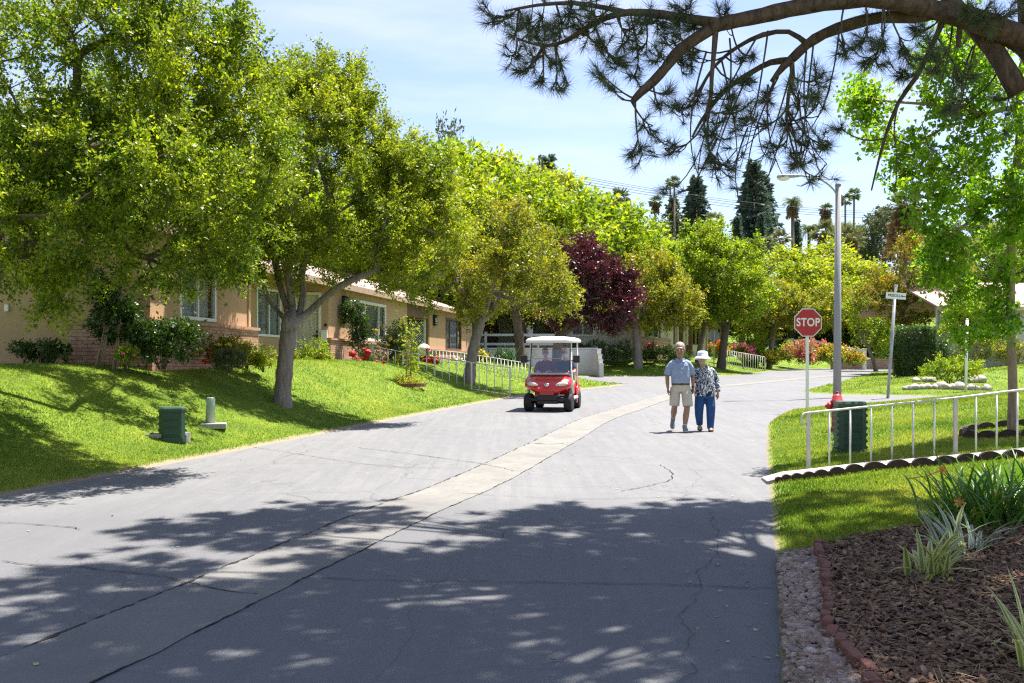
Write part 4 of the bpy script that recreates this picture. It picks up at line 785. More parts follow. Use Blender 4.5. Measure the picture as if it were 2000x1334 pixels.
M['terracotta'] = pmat('terracotta', (0.42, 0.17, 0.075), 0.8, 0.25); M['doorbrown'] = pmat('brown_trim', (0.17, 0.10, 0.06), 0.6, 0.2)
def wallpanel(name, root, p0, p1, z0, z1, mat, th=0.18, holes=(), hl=0.0):
    """a wall seen from its right hand side walking p0 -> p1; holes are (u0, u1, z0, z1)"""
    a, b = Vector((*p0, 0)), Vector((*p1, 0)); L = (b - a).length
    us = sorted({0.0, L, *[h[0] for h in holes], *[h[1] for h in holes]}); zs = sorted({z0, z1, *[h[2] for h in holes], *[h[3] for h in holes]})
    o_ = lambda i, k: i < 0 or k < 0 or i >= len(us) - 1 or k >= len(zs) - 1 or any(h[0] <= (us[i] + us[i + 1]) / 2 <= h[1] and h[2] <= (zs[k] + zs[k + 1]) / 2 <= h[3] for h in holes)
    mb = MB()
    for i in range(len(us) - 1):
        for k in range(len(zs) - 1):
            if o_(i, k): continue
            u0, u1, w0, w1 = us[i], us[i + 1], zs[k], zs[k + 1]
            mb.add([(u0, 0, w0), (u1, 0, w0), (u1, 0, w1), (u0, 0, w1)], [(0, 1, 2, 3)]); mb.add([(u0, th, w0), (u1, th, w0), (u1, th, w1), (u0, th, w1)], [(3, 2, 1, 0)])
            if o_(i - 1, k): mb.add([(u0, 0, w0), (u0, th, w0), (u0, th, w1), (u0, 0, w1)], [(3, 2, 1, 0)])
            if o_(i + 1, k): mb.add([(u1, 0, w0), (u1, th, w0), (u1, th, w1), (u1, 0, w1)], [(0, 1, 2, 3)])
            if o_(i, k - 1): mb.add([(u0, 0, w0), (u1, 0, w0), (u1, th, w0), (u0, th, w0)], [(3, 2, 1, 0)])
            if o_(i, k + 1): mb.add([(u0, 0, w1), (u1, 0, w1), (u1, th, w1), (u0, th, w1)], [(0, 1, 2, 3)])
    o = mb.build(name, mat, root); o.location = Vector((a.x, a.y, 0)) - root.location; o.rotation_euler = (0, 0, math.atan2(b.y - a.y, b.x - a.x)); return o
def lbox(name, wall, u0, u1, y0, y1, z0, z1, mat, parent=None, bev=0.0):
    """a box in a wall's own frame (u along it, -y out of it)"""
    mb = MB(); mb.box(((u0 + u1) / 2, (y0 + y1) / 2, (z0 + z1) / 2), (abs(u1 - u0), abs(y1 - y0), z1 - z0), bev=bev); o = mb.build(name, mat, parent)
    return o
def follow(o, wall, root):
    o.parent = root; o.location = wall.location; o.rotation_euler = wall.rotation_euler; return o
def window(root, wall, u0, u1, z0, z1, frame='white', bars=(0.5,), fill='blind', fw=0.07, shutters=0.0, dep=0.18):
    mb = MB(); y0, y1 = -0.035, 0.05
    for a, b, c, d in ((u0, u1, z0, z0 + fw), (u0, u1, z1 - fw, z1), (u0, u0 + fw, z0 + fw, z1 - fw), (u1 - fw, u1, z0 + fw, z1 - fw)): mb.box(((a + b) / 2, (y0 + y1) / 2, (c + d) / 2), (b - a, y1 - y0, d - c))
    for q in bars: u = u0 + (u1 - u0) * q; mb.box((u, 0.01, (z0 + z1) / 2), (0.05, 0.07, z1 - z0 - 2 * fw))
    w = follow(mb.build('window', M[frame]), wall, root)
    mb = MB(); mb.add([(u0 + fw, 0.02, z0 + fw), (u1 - fw, 0.02, z0 + fw), (u1 - fw, 0.02, z1 - fw), (u0 + fw, 0.02, z1 - fw)], [(0, 1, 2, 3)]); mb.build('pane', M['glass'], w)
    mb = MB()
    if fill == 'blind':
        n = int((z1 - z0) / 0.055)
        for k in range(n): z = z0 + fw + (z1 - z0 - 2 * fw) * (k + .5) / n; mb.box(((u0 + u1) / 2, 0.10, z), (u1 - u0 - 2 * fw - 0.01, 0.03, 0.042), M=Matrix.Rotation(R(38), 4, 'X'))
        mb.build('blind', M['blind'], w)
    elif fill == 'curtain':
        n = 40; V = []
        for k in range(n + 1):
            u = u0 + fw + (u1 - u0 - 2 * fw) * k / n; y = 0.13 + 0.025 * math.sin(k * 1.9)
            V += [(u, y, z0), (u, y, z1)]
        mb.add(V, [(2 * k, 2 * k + 2, 2 * k + 3, 2 * k + 1) for k in range(n)], True); mb.build('curtain', M['curtain'], w)
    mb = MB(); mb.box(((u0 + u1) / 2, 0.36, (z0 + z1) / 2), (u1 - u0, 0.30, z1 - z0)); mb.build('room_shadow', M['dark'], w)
    for s in ((-1, 1) if shutters else ()):
        a = u0 - shutters if s < 0 else u1; mb = MB(); mb.box((a + shutters / 2, -0.03, (z0 + z1) / 2), (shutters - 0.02, 0.04, z1 - z0 + 0.04))
        for k in range(int((z1 - z0) / 0.09)): mb.box((a + shutters / 2, -0.055, z0 + 0.05 + k * 0.09), (shutters - 0.12, 0.02, 0.06), M=Matrix.Rotation(R(25), 4, 'X'))
        follow(mb.build('shutter', M['shutter']), wall, root)
    return w
def rooflet(name, root, p0, p1, ze, over, depth, pitch, mat, fmat, endov=0.3):
    """a gable roof slope over a wall p0 -> p1: eave overhang, rise to the ridge and the far slope"""
    a, b = Vector((*p0, 0)), Vector((*p1, 0)); L = (b - a).length; mb = MB(); zr = ze + (depth + over) * pitch; th = 0.10
    u0, u1 = -endov, L + endov; y0, y1, y2 = -over, depth, 2 * depth + over
    ze2 = ze
    V = [(u0, y0, ze), (u1, y0, ze), (u1, y1, zr), (u0, y1, zr), (u1, y2, ze2), (u0, y2, ze2)]; V += [(x, y, z - th) for x, y, z in V]
    mb.add(V, [(0, 1, 2, 3), (3, 2, 4, 5), (7, 6, 9, 8), (8, 9, 11, 10), (6, 7, 1, 0), (10, 11, 5, 4), (7, 8, 2, 1), (8, 10, 4, 2), (9, 6, 0, 3), (11, 9, 3, 5)])
    o = mb.build(name, mat, root); o.location = Vector((a.x, a.y, 0)) - root.location; o.rotation_euler = (0, 0, math.atan2(b.y - a.y, b.x - a.x))
    mb = MB(); mb.box(((u0 + u1) / 2, y0 - 0.022, ze - 0.10), (u1 - u0, 0.04, 0.20)); mb.build('fascia', fmat, o); return o
# ---- the tan house on the left: three stepped walls, all parallel
ang = R(10.8); dv = Vector((math.sin(ang), math.cos(ang)))
def along(p, t): return (p[0] + dv.x * t, p[1] + dv.y * t)
A1 = (-6.03, 23.0); A0 = along(A1, -4.28); B0 = (-5.9, 32.0); B1 = along(B0, 20.3); C1 = (-7.04, 32.0); C0 = along(C1, -9.0)
zb, ze = 0.9, 4.30
house = empty('row_house', (-7.0, 30.0, 1.7), 0, 'tan stucco house with brick wainscot and shingle roof, nearest on the left', 'house')
wA = wallpanel('wall', house, A0, A1, zb, ze, M['tan'], holes=[(1.05, 2.55, 2.56, 3.80)])
window(house, wA, 1.05, 2.55, 2.56, 3.80, bars=(0.5,), fill='curtain')
LB = 4.28
def wains(name, wall, u0, u1, z1, mat='brick'):
    mb = MB(); mb.box(((u0 + u1) / 2, -0.055, (zb + z1) / 2), (u1 - u0, 0.11, z1 - zb)); mb.box(((u0 + u1) / 2, -0.07, z1 + 0.035), (u1 - u0 + 0.04, 0.16, 0.07)); return follow(mb.build(name, M[mat]), wall, house)
wains('brick_wainscot', wA, -0.11, LB + 0.16, 2.44)
wAr = wallpanel('wall', house, A1, (C0[0] + dv.x * 2.0 + 0.2, A1[1] + 0.05), zb, ze, M['tan'])
mb = MB(); mb.box((0.10, -0.055, (zb + 2.44) / 2), (0.30, 0.11, 2.44 - zb)); follow(mb.build('brick_wainscot', M['brick']), wAr, house)
# cross wall facing the street corner with the brick pier
wX = wallpanel('wall', house, (-14.5, A0[1] + 0.25), (A0[0] - 0.02, A0[1] + 0.02), zb, ze, M['tan'])
LX = 14.5 + A0[0] - 0.02
mb = MB(); mb.box((LX - 0.78, -0.06, (zb + 2.42) / 2), (1.52, 0.12, 2.42 - zb)); follow(mb.build('brick_pier', M['brick']), wX, house)
mb = MB(); mb.box((LX - 2.1 - 0.62, -0.03, 2.72), (0.07, 0.06, 0.13), bev=0.01); follow(mb.build('wall_box', M['white']), wX, house)
# set back wall with the white window, door wall, front wall
wC = wallpanel('wall', house, C0, C1, zb, ze, M['tan'], holes=[(9.0 - 2.7, 9.0 - 0.98, 2.52, 3.98)])
window(house, wC, 9 - 2.7, 9 - 0.98, 2.52, 3.98, bars=(0.52,), fill='blind')
mb = MB(); mb.box((9 - 3.25, -0.05, 2.92), (0.09, 0.10, 0.22), bev=0.01); follow(mb.build('wall_lamp', M['doorbrown']), wC, house)
wD = wallpanel('wall', house, (C1[0] + 0.03, 32.0), (B0[0] - 0.0, 32.0), zb, ze, M['tan'], holes=[(0.06, 0.84, 1.75, 3.96)])
dr = follow(lbox('door', None, 0.06, 0.84, 0.06, 0.11, 1.75, 3.96, M['door']), wD, house); tag(dr, 'pale front door behind a white security screen')
mb = MB()
for a, b_, c, d in ((0.03, 0.87, 3.92, 4.0), (0.80, 0.87, 1.72, 3.92), (0.03, 0.10, 1.72, 3.92)): mb.box(((a + b_) / 2, -0.02, (c + d) / 2), (b_ - a, 0.07, d - c))
for k in range(5): mb.tube([(0.20 + k * 0.125, -0.02, 1.75), (0.20 + k * 0.125, -0.02, 3.92)], 0.008, 6)
for z in (2.05, 2.75, 3.35): mb.tube([(0.1, -0.02, z), (0.8, -0.02, z)], 0.008, 6)
for sx in (-1, 1):
    for sz in (-1, 1): mb.tube([(0.45 + sx * 0.20, -0.028, 2.75), (0.45 + sx * .12, -0.028, 2.75 + sz * 0.16), (0.45, -0.028, 2.75 + sz * 0.36)], 0.009, 6)
gr_ = mb.build('screen_grille', M['white'], dr)
mb = MB(); mb.ball((0.75, -0.06, 2.60), 0.045, 10); mb.tube([(0.75, -0.07, 2.60), (0.60, -0.08, 2.60)], 0.018, 8); mb.build('handle', M['black'], dr)
mb = MB(); mb.ball((0.75, -0.06, 2.74), 0.035, 10); mb.build('lock', M['black'], dr)
mb = MB(); mb.box((0.985, -0.06, 2.60), (0.20, 0.12, 0.34), bev=0.012); mb.box((0.985, -0.065, 2.775), (0.215, 0.14, 0.025)); follow(mb.build('mailbox', M['white']), wD, house)
mb = MB(); mb.lathe([(0.0, 0), (0.05, 0), (0.05, 0.03), (0.0, 0.03)], (1.02, 0, 2.95), 14, M=Matrix.Rotation(R(90), 3, 'X')); follow(mb.build('doorbell', M['black']), wD, house)
# front wall: (u from the corner at the door)
PO0, PO1 = 8.7, 11.9                       # the second, recessed porch
wB = wallpanel('wall', house, B0, along(B0, PO0), zb, ze, M['tan'], holes=[(2.75, 5.85, 2.54, 3.95)])
window(house, wB, 2.75, 5.85, 2.54, 3.95, bars=(0.24, 0.74), fill='blind', fw=0.10)
wains('brick_wainscot', wB, -0.10, 2.7, 2.47); wains('brick_wainscot', wB, 2.74, PO0, 2.42)
def sign(wall, u, z, num, small):
    mb = MB(); mb.box((u, -0.05, z), (0.40, 0.10, 0.44), bev=0.012); mb.box((u, -0.07, z + 0.235), (0.46, 0.16, 0.03)); s = follow(mb.build('number_sign', M['black']), wall, house)
    for tx, size, dz in ((num, 0.20, 0.02), (small, 0.065, -0.13)):
        me = text_mesh(tx, size, 0.003, 0.004, 1.0); me.transform(Matrix.Translation((u, -0.106, z + dz)) @ FRONT); link('numerals', me, s, M['white'])
sign(wB, 1.42, 3.72, '236', 'UNIT A')
wP = wallpanel('wall', house, Vector(along(B0, PO0)) + Vector((-dv.y, dv.x)) * 1.2, Vector(along(B0, PO1)) + Vector((-dv.y, dv.x)) * 1.2, zb, ze, M['tan'])
wP1 = wallpanel('wall', house, Vector(along(B0, PO1)) + Vector((-dv.y, dv.x)) * 1.2, along(B0, PO1), zb, ze, M['tan'])
door2 = follow(lbox('door', None, 0.10, 1.05, -0.05, -0.02, 1.7, 3.72, M['dark']), wP1, house); tag(door2, 'dark doorway behind a white lattice screen')
mb = MB()
for a, b_, c, d in ((0.06, 1.10, 3.68, 3.80), (0.06, 0.15, 1.7, 3.68), (1.01, 1.10, 1.7, 3.68)): mb.box(((a + b_) / 2, -0.09, (c + d) / 2), (b_ - a, 0.05, d - c))
for k in range(-20, 12):
    for s in (-1, 1):
        pts = []
        for j in range(0, 60):
            z = 1.72 + j * 0.034; u = 0.16 + k * 0.105 + s * j * 0.034 + (0 if s > 0 else 1.2)
            if 0.15 <= u <= 1.01 and z <= 3.68: pts.append((u, -0.085 - 0.006 * s, z))
        if len(pts) > 1: mb.tube([pts[0], pts[-1]], 0.011, 4)
mb.build('lattice', M['white'], door2)
wE = wallpanel('wall', house, along(B0, PO1), B1, zb, ze, M['tan'], holes=[(3.0, 6.0, 2.42, 3.92)])
window(house, wE, 3.0, 6.0, 2.42, 3.92, frame='doorbrown', bars=(0.25, 0.75), fill='curtain', shutters=0.0)
wains('brick_wainscot', wE, 0.05, 8.4, 2.33); sign(wE, 0.95, 3.68, '235', 'UNIT B')
wallpanel('wall', house, B1, (B1[0] - 6, B1[1] + 1.1), zb, ze, M['tan'])
mb = MB(); mb.box((PO0 + (PO1 - PO0) / 2, 0.6, ze - 0.35), (PO1 - PO0 - 0.04, 1.1, 0.5)); follow(mb.build('porch_beam', M['doorbrown']), wB, house)
rooflet('roof', house, along(A0, -0.3), along(A1, 0.35), ze + 0.03, 0.28, 4.6, 0.33, M['shingle'], M['fascia'])
rooflet('roof', house, along(B0, -7.5), along(B1, 0.3), ze + 0.05, 0.26, 4.4, 0.33, M['shingle'], M['fascia'], 0.0)
mb = MB(); mb.box((9 - 4.5, -0.62, ze - 0.02), (9, 1.2, 0.05)); follow(mb.build('porch_ceiling', M['fascia']), wC, house)
# a pale porch slab
mb = MB(); mb.box((9 - 2.4, -0.8, 1.45), (6.4, 1.5, 0.5)); follow(mb.build('porch_step', M['concrete']), wC, house)
# ---- low wall with stepped end, white rail fence and pale house beyond the driveway
mb = MB(); gz0 = 0.6
mb.box((1.55, 55.0, (gz0 + 2.60) / 2), (6.3, 0.2, 2.60 - gz0)); mb.box((1.55, 55.0, 2.63), (6.36, 0.28, 0.07))
xe = 4.75
for k, (y, zt) in enumerate(((54.55, 2.55), (54.0, 2.25), (53.5, 1.95), (53.05, 1.72))): mb.box((xe, y, (gz0 + zt) / 2), (0.22, 0.5, zt - gz0)); mb.box((xe, y, zt + .03), (0.28, 0.5, 0.06))
tag(mb.build('garden_wall', M['pale']), 'low pale grey stucco wall with a stepped end, across the driveway', 'wall')
def rail_fence(name, pts, h, label, rails=2, post=0.14, rail=0.14, zoff=0.0, step=2.4, base=None, rz_=None):
    a, b = Vector((*pts[0], 0)), Vector((*pts[1], 0)); L = (b - a).length; n = max(1, round(L / step)); root = empty(name, (a.x, a.y, 0), 0, label, 'fence')
    zz = lambda p: (base if base is not None else gz(p.x, p.y)) + zoff
    P = [a.lerp(b, k / n) for k in range(n + 1)]
    for p in P:
        mb = MB(); mb.box((p.x - a.x, p.y - a.y, zz(p) + h / 2 - 0.1), (post, post, h + 0.2)); mb.box((p.x - a.x, p.y - a.y, zz(p) + h + 0.03), (post + 0.05, post + 0.05, 0.06), bev=0.02); mb.build('post', M['white'], root)
    for r in range(rails):
        for p, q in zip(P, P[1:]):
            f = (h - 0.12) * (1 - r * 0.52) if rails == 2 else h * (0.9 - r * 0.33); d = q - p; z0_, z1_ = zz(p) + f, zz(q) + f; v = Vector((d.x, d.y, z1_ - z0_)); mb = MB()
            Mx = Matrix.Rotation(math.atan2(d.y, d.x), 4, 'Z') @ Matrix.Rotation(-math.atan2(z1_ - z0_, d.length), 4, 'Y'); mb.box(((p.x + q.x) / 2 - a.x, (p.y + q.y) / 2 - a.y, (z0_ + z1_) / 2), (v.length - post - 0.004, 0.05, rail), M=Mx); mb.build('rail', M['white'], root)
    return root
rail_fence('rail_fence', ((-3.6, 58), (2.6, 58.4)), 1.15, 'white rail fence standing behind the low grey wall', base=2.45, step=2.1)
hp = empty('pale_house', (-2, 66, 2.2), 0, 'pale grey house with a dark carport behind the low wall', 'house')
w_ = wallpanel('wall', hp, (-16, 68), (6.5, 70), 1.5, 5.4, M['pale'], holes=[(13.6, 15.2, 3.6, 4.6), (16.0, 17.6, 3.6, 4.6)])
for u in (13.6, 16.0): window(hp, w_, u, u + 1.6, 3.6, 4.6, fill='blind')
rooflet('roof', hp, (-16, 68), (6.5, 70), 5.4, 0.5, 4, 0.25, M['shingle2'], M['fascia2'])
mb = MB(); mb.box((-1, -3.0, 2.95), (9, 5.5, 0.28)); mb.build('carport_roof', M['doorbrown'], hp)
for x in (-5, -1.5, 2.6): mb = MB(); mb.box((x, -5.2, 1.1), (0.14, 0.14, 3.6)); mb.build('carport_post', M['white'], hp)
# ---- the beige house row on the far side
ang3 = R(21.3); d3 = Vector((math.sin(ang3), math.cos(ang3))); P0 = Vector((7.35, 60.0))
al3 = lambda t: tuple(P0 + d3 * t)
beige = empty('row_house', (12, 70, 2.4), 0, 'long beige house with brown shuttered windows behind the walking couple', 'house')
house = beige; zb = 1.2; z3 = 5.35
w1 = wallpanel('wall', beige, al3(0), al3(11.2), zb, z3, M['beige'], holes=[(3.4, 6.4, 3.5, 4.85)])
window(beige, w1, 3.4, 6.4, 3.5, 4.85, frame='white', bars=(0.5,), fill='blind', shutters=0.55)
wains('brick_wainscot', w1, -0.1, 9.8, 3.45, 'brick2')
wg = wallpanel('wall', beige, (3.3, 60.4), (P0.x - 0.02, P0.y - 0.02), zb, z3, M['white_wall'], holes=[(0.3, 1.7, 3.5, 4.4)]); window(beige, wg, 0.3, 1.7, 3.5, 4.4, fill='blind')
off = Vector((-d3.y, d3.x)) * 0.5
w2 = wallpanel('wall', beige, tuple(Vector(al3(11.2)) + off), tuple(Vector(al3(37)) + off), zb, z3 + 0.35, M['beige'], holes=[(0.7, 2.2, 3.3, 5.3), (9.0, 12.0, 3.4, 5.1), (19.5, 22.3, 3.2, 5.1)])
window(beige, w2, 0.7, 2.2, 3.3, 5.3, frame='doorbrown', bars=(0.5,), fill='curtain', shutters=0.45); window(beige, w2, 9.0, 12.0, 3.4, 5.1, frame='doorbrown', bars=(0.5,), fill='none', shutters=0.7); window(beige, w2, 19.5, 22.3, 3.2, 5.1, frame='doorbrown', fill='none')
for u in (3.4, 6.9, 15.5): mb = MB(); mb.box((u, -0.35, 3.3), (0.28, 0.28, 4.6)); follow(mb.build('porch_post', M['doorbrown']), w2, beige)
mb = MB(); mb.box((5.1, -0.02, 3.6), (1.3, 0.06, 2.9)); d_ = follow(mb.build('door', M['shutter']), w2, beige)
mb = MB(); mb.box((17.3, -0.06, 4.5), (0.5, 0.12, 0.6)); follow(mb.build('number_sign', M['black']), w2, beige)
mb = MB(); mb.box((7.9, -0.055, 2.2), (1.6, 0.11, 2.2)); follow(mb.build('brick_wainscot', M['brick']), w2, beige)
rooflet('roof', beige, al3(-0.6), al3(11.2), z3 + 0.03, 0.6, 4.5, 0.30, M['shingle2'], M['fascia2'])
rooflet('roof', beige, tuple(Vector(al3(11.2)) + off), tuple(Vector(al3(37.8)) + off), z3 + 0.40, 1.3, 4.5, 0.30, M['shingle2'], M['fascia2'])
# ---- house with a pinkish roof on the right
hr = empty('white_house', (28, 52, 2.3), 0, 'white walled house with a pinkish roof behind the ginkgo and the vine covered wall', 'house')
w4 = wallpanel('wall', hr, (22.0, 51.5), (35, 52.5), 1.2, 4.7, M['white_wall'], holes=[(1.9, 3.6, 2.7, 4.1), (5.5, 8.0, 2.8, 4.1)])
house = hr
window(hr, w4, 1.9, 3.6, 2.7, 4.1, frame='doorbrown', fill='blind'); window(hr, w4, 5.5, 8.0, 2.8, 4.1, frame='doorbrown', fill='blind')
M['shingle3'] = shinglemat('pink_shingle', (0.50, 0.33, 0.29)); rooflet('roof', hr, (22.0, 51.5), (35, 52.5), 4.72, 0.6, 4.2, 0.34, M['shingle3'], M['fascia2'])
mb = MB(); mb.box((0.4 + 26.2, 48.6, 1.9), (12.5, 0.2, 1.7)); tag(mb.build('garden_wall', M['white_wall']), 'low pale wall half covered by vines in front of the white house', 'wall')
# ---- white rail fence by the pink shrubs, and a low brick planter wall
rail_fence('rail_fence', (((1512 - 1000) / F * 96, 96), ((1688 - 1000) / F * 71, 71)), 1.55, 'white two rail fence running down behind the pink flowering shrub', base=None, step=7, rail=0.2, post=0.24)
mb = MB(); mb.box((26.0, 72.5, 1.75), (5.5, 0.3, 0.9)); tag(mb.build('planter_wall', M['brick2']), 'low brown wall at the foot of the white rail fence', 'wall')
wh = empty('far_house', (28, 100, 2.5), 0, 'house with a white framed window seen just behind the stop sign', 'house')
house = wh; w5 = wallpanel('wall', wh, (24, 98), (36, 100), 1, 5.8, M['beige'], holes=[(2.6, 5.4, 4.0, 5.2)]); window(wh, w5, 2.6, 5.4, 4.0, 5.2, fill='none'); rooflet('roof', wh, (24, 98), (36, 100), 5.8, 0.8, 4, 0.3, M['shingle2'], M['fascia2'])
# ---------------------------------------------------------------- street furniture
M['galv'] = pmat('galvanised_steel', (0.36, 0.37, 0.39), 0.5, 0.3, 9, metal=0.35, stretch=(1, 1, 0.4)); M['concpole'] = pmat('lamp_pole_concrete', (0.30, 0.295, 0.29), 0.85, 0.35, 60, bump=0.2, bscale=150)
M['signred'] = pmat('sign_red', (0.46, 0.022, 0.035), 0.45, 0.12, 3); M['signwhite'] = pmat('sign_white', (0.80, 0.80, 0.78), 0.5, 0.06, 3); M['hydrant'] = pmat('hydrant_red', (0.42, 0.03, 0.035), 0.5, 0.3, 8)
M['greenbox'] = pmat('green_plastic', (0.022, 0.060, 0.032), 0.5, 0.25, 4, bump=0.1); M['greenlid'] = pmat('green_lid', (0.05, 0.10, 0.06), 0.45, 0.2, 4); M['palegreen'] = pmat('pale_green_pvc', (0.36, 0.43, 0.33), 0.5, 0.12, 4)
M['fence'] = pmat('fence_white', (0.66, 0.645, 0.63), 0.5, 0.18, 14); M['rust'] = pmat('rusty_fence_paint', (0.62, 0.59, 0.56), 0.6, 0.1, 3, col2=(0.46, 0.40, 0.35)); M['aluback'] = pmat('bare_aluminium', (0.42, 0.42, 0.41), 0.5, 0.15, 5, metal=0.4)
M['lens'] = pmat('lamp_lens', (0.75, 0.72, 0.62), 0.25, 0.1); M['rubber'] = pmat('brown_edging', (0.050, 0.028, 0.022), 0.75, 0.3, 20); M['blackprint'] = pmat('black_print', (0.03, 0.03, 0.03), 0.6, 0.1)
def octagon(r): return [(r / math.cos(R(22.5)) * math.cos(R(22.5 + 45 * k)), r / math.cos(R(22.5)) * math.sin(R(22.5 + 45 * k))) for k in range(8)]
def stop_sign(base, zc, r, facing, label, front=True):
    o = empty('stop_sign', base, facing, label, 'road sign'); h = zc - base.z
    mb = MB(); mb.box((0, 0.045, (h + r * 0.8) / 2 - 0.15), (0.06, 0.06, h + r * 0.8 + 0.3)); mb.build('post', M['signwhite'], o)
    mb = MB(); mb.cur = 1; mb.prism(octagon(r), Matrix.Translation((0, 0, h)) @ FRONT, 0.004)
    p = link('sign_plate', mb.mesh('stop_plate'), o, [M['aluback'], M['aluback']])
    mb = MB(); mb.prism(octagon(r - 0.004), Matrix.Translation((0, -0.0055, h)) @ FRONT, 0.0012); b_ = mb.build('border', M['signwhite'], p)
    mb = MB(); mb.prism(octagon(r * 0.935), Matrix.Translation((0, -0.0080, h)) @ FRONT, 0.0012); f = mb.build('red_face', M['signred'], p)
    me = text_mesh('STOP', r * 0.80, 0.0012, 0.006, 0.86, 1.06); me.transform(Matrix.Translation((0, -0.0105, h)) @ FRONT); link('lettering', me, p, M['signwhite'])
    mb = MB()
    for z in (-.78, .78): mb.ball((0, -0.0095, h + z * r), (0.013, 0.006, 0.013), 8)
    mb.build('bolt', M['signred'], p); return o
b = onground(1578, 800, 20); stop_sign(b, XP(1582, 630, b.y).z, 27.5 / F * b.y, R(4), 'red octagonal stop sign facing the viewer on a white post, near the hydrant')
D = 63.0; b = Vector(((1394 - 1000) / F * D, D, 0)); b.z = gz(b.x, b.y)
stop_sign(b, XP(1394, 655.5, D).z, 11.8 / F * D, R(186), 'grey back of a second stop sign on a white post, behind the couple')
# lamp post
D = 31.5; b = Vector(((1635 - 1000) / F * D, D, 0)); b.z = gz(b.x, b.y) - 0.1
lamp = empty('street_lamp', b, 0, 'tall grey street lamp with a curved arm and cobra head', 'street lamp')
tp = XP(1637, 362, D) - b
mb = MB(); mb.tube([(0, 0, 0), (tp.x * 0.3, 0, tp.z * 0.3), (tp.x, 0, tp.z)], [0.128, 0.115, 0.088], 16); mb.tube([(tp.x, 0, tp.z), (tp.x, 0, tp.z + 0.06)], [0.10, 0.08], 12); mb.build('pole', M['concpole'], lamp)
arm = [XP(x, y, D - dd) - b for x, y, dd in ((1636, 385, 0), (1631, 374, .05), (1620, 362, .12), (1605, 352, .2), (1588, 346, .28), (1565, 343, .36))]
mb = MB(); mb.tube(smooth3([Vector(p) for p in arm], 0.08), 0.032, 10); mb.build('arm', M['galv'], lamp)
hc = Vector(arm[-1]); dx = (XP(1518, 345, D - .5) - b) - hc
mb = MB()
prof = [(0.0, .03, .03), (0.1, .06, .045), (0.35, .085, .055), (0.55, .12, .065), (0.8, .15, .07), (0.95, .12, .06), (1.0, .05, .03)]
mb.tube([hc + dx * t for t, _, _ in prof], [(a_, c_) for _, a_, c_ in prof], 14); head = mb.build('lamp_head', M['galv'], lamp)
mb = MB(); mb.ball(hc + dx * 0.74 + Vector((0, 0, -0.045)), (0.20, 0.13, 0.10), 14); mb.build('lens', M['lens'], head)
# street name sign on a leaning galvanised post
b = onground(1734, 778, 20); D = b.y; nm = empty('street_name_sign', b, 0, 'leaning grey post carrying two white street name blades', 'street sign')
tp = XP(1748, 577, D) - b; mb = MB(); mb.tube([(-.02, 0, -0.3), tuple(tp)], 0.047, 12); mb.build('post', M['galv'], nm)
mb = MB(); mb.tube([tp, tp + Vector((0, 0, .05))], 0.055, 12); mb.tube([tp + Vector((0, 0, .27)), tp + Vector((0.006, 0, .33))], 0.03, 10); mb.build('bracket', M['galv'], nm)
c = XP(1748.5, 578, D) - b; w = 39 / F * D; h = 12.5 / F * D
mb = MB(); mb.box((0, 0, 0), (w, 0.012, h), M=Matrix.Rotation(R(4), 4, 'Y')); bl = mb.build('name_blade', M['signwhite'], nm); bl.location = c + Vector((0, -0.06, 0.0))
for tx, sz, u in (('PRISCILLA', 0.115, -0.02), ('WAY', 0.05, 0.255)):
    me = text_mesh(tx, sz, 0.001, 0.002, 0.92); me.transform(Matrix.Rotation(R(4), 4, 'Y') @ Matrix.Translation((u, -0.0085, -0.01 if sz < .1 else 0)) @ FRONT); link('lettering', me, bl, M['blackprint'])
c = XP(1750, 563, D) - b; mb = MB(); mb.box((0, 0, 0), (0.016, 0.6, h), M=Matrix.Rotation(R(-14), 4, 'Z') @ Matrix.Rotation(R(6), 4, 'Y')); o = mb.build('name_blade', M['signwhite'], nm); o.location = c
# plain white marker post on the right lawn
b = onground(1886, 764, 18, 60); b.y = 34.0; b.x = (1886 - 1000) / F * 34; b.z = gz(b.x, b.y)
mb = MB(); t_ = XP(1889, 625, 34) - b; mb.tube([(0, 0, -.3), (t_.x, 0, t_.z)], 0.045, 10); mb.tube([(t_.x, 0, t_.z), (t_.x, 0, t_.z + .05)], [0.05, .03], 10)
o = mb.build('marker_post', M['signwhite']); o.location = b; tag(o, 'thin plain white post standing before the rock ringed bed', 'post')
# hydrant
D = 17.2; b = Vector(((1635 - 1000) / F * D, D, 0)); b.z = gz(b.x, b.y); hy = empty('fire_hydrant', b, 0, 'red fire hydrant behind the tall green utility box', 'fire hydrant')
zt = XP(0, 764, D).z - b.z; k = zt / 0.80
mb = MB(); mb.lathe([(0.15, -0.1), (0.15, 0.04), (0.12, 0.05), (0.105, 0.09), (0.105, 0.40), (0.13, 0.41), (0.13, 0.45), (0.115, 0.46), (0.115, 0.56), (0.135, 0.57), (0.135, 0.60), (0.11, 0.62), (0.09, 0.70), (0.05, 0.74), (0.03, 0.75)], (0, 0, 0), 20); hb = mb.build('barrel', M['hydrant'], hy)
for sx in (-1, 1):
    mb = MB(); Mx = Matrix.Rotation(R(90 * sx), 3, 'Y'); mb.lathe([(0.055, 0.09), (0.055, 0.14), (0.075, 0.145), (0.075, 0.19), (0.04, 0.195), (0.03, 0.235), (0.02, 0.24)], (0, 0, 0.50), 14, M=Mx); mb.build('side_outlet', M['hydrant'], hy)
mb = MB(); mb.lathe([(0.075, 0.09), (0.075, 0.15), (0.095, 0.155), (0.095, 0.20), (0.045, 0.205), (0.03, 0.24)], (0, 0, 0.47), 16, M=Matrix.Rotation(R(90), 3, 'X')); mb.build('front_outlet', M['hydrant'], hy)
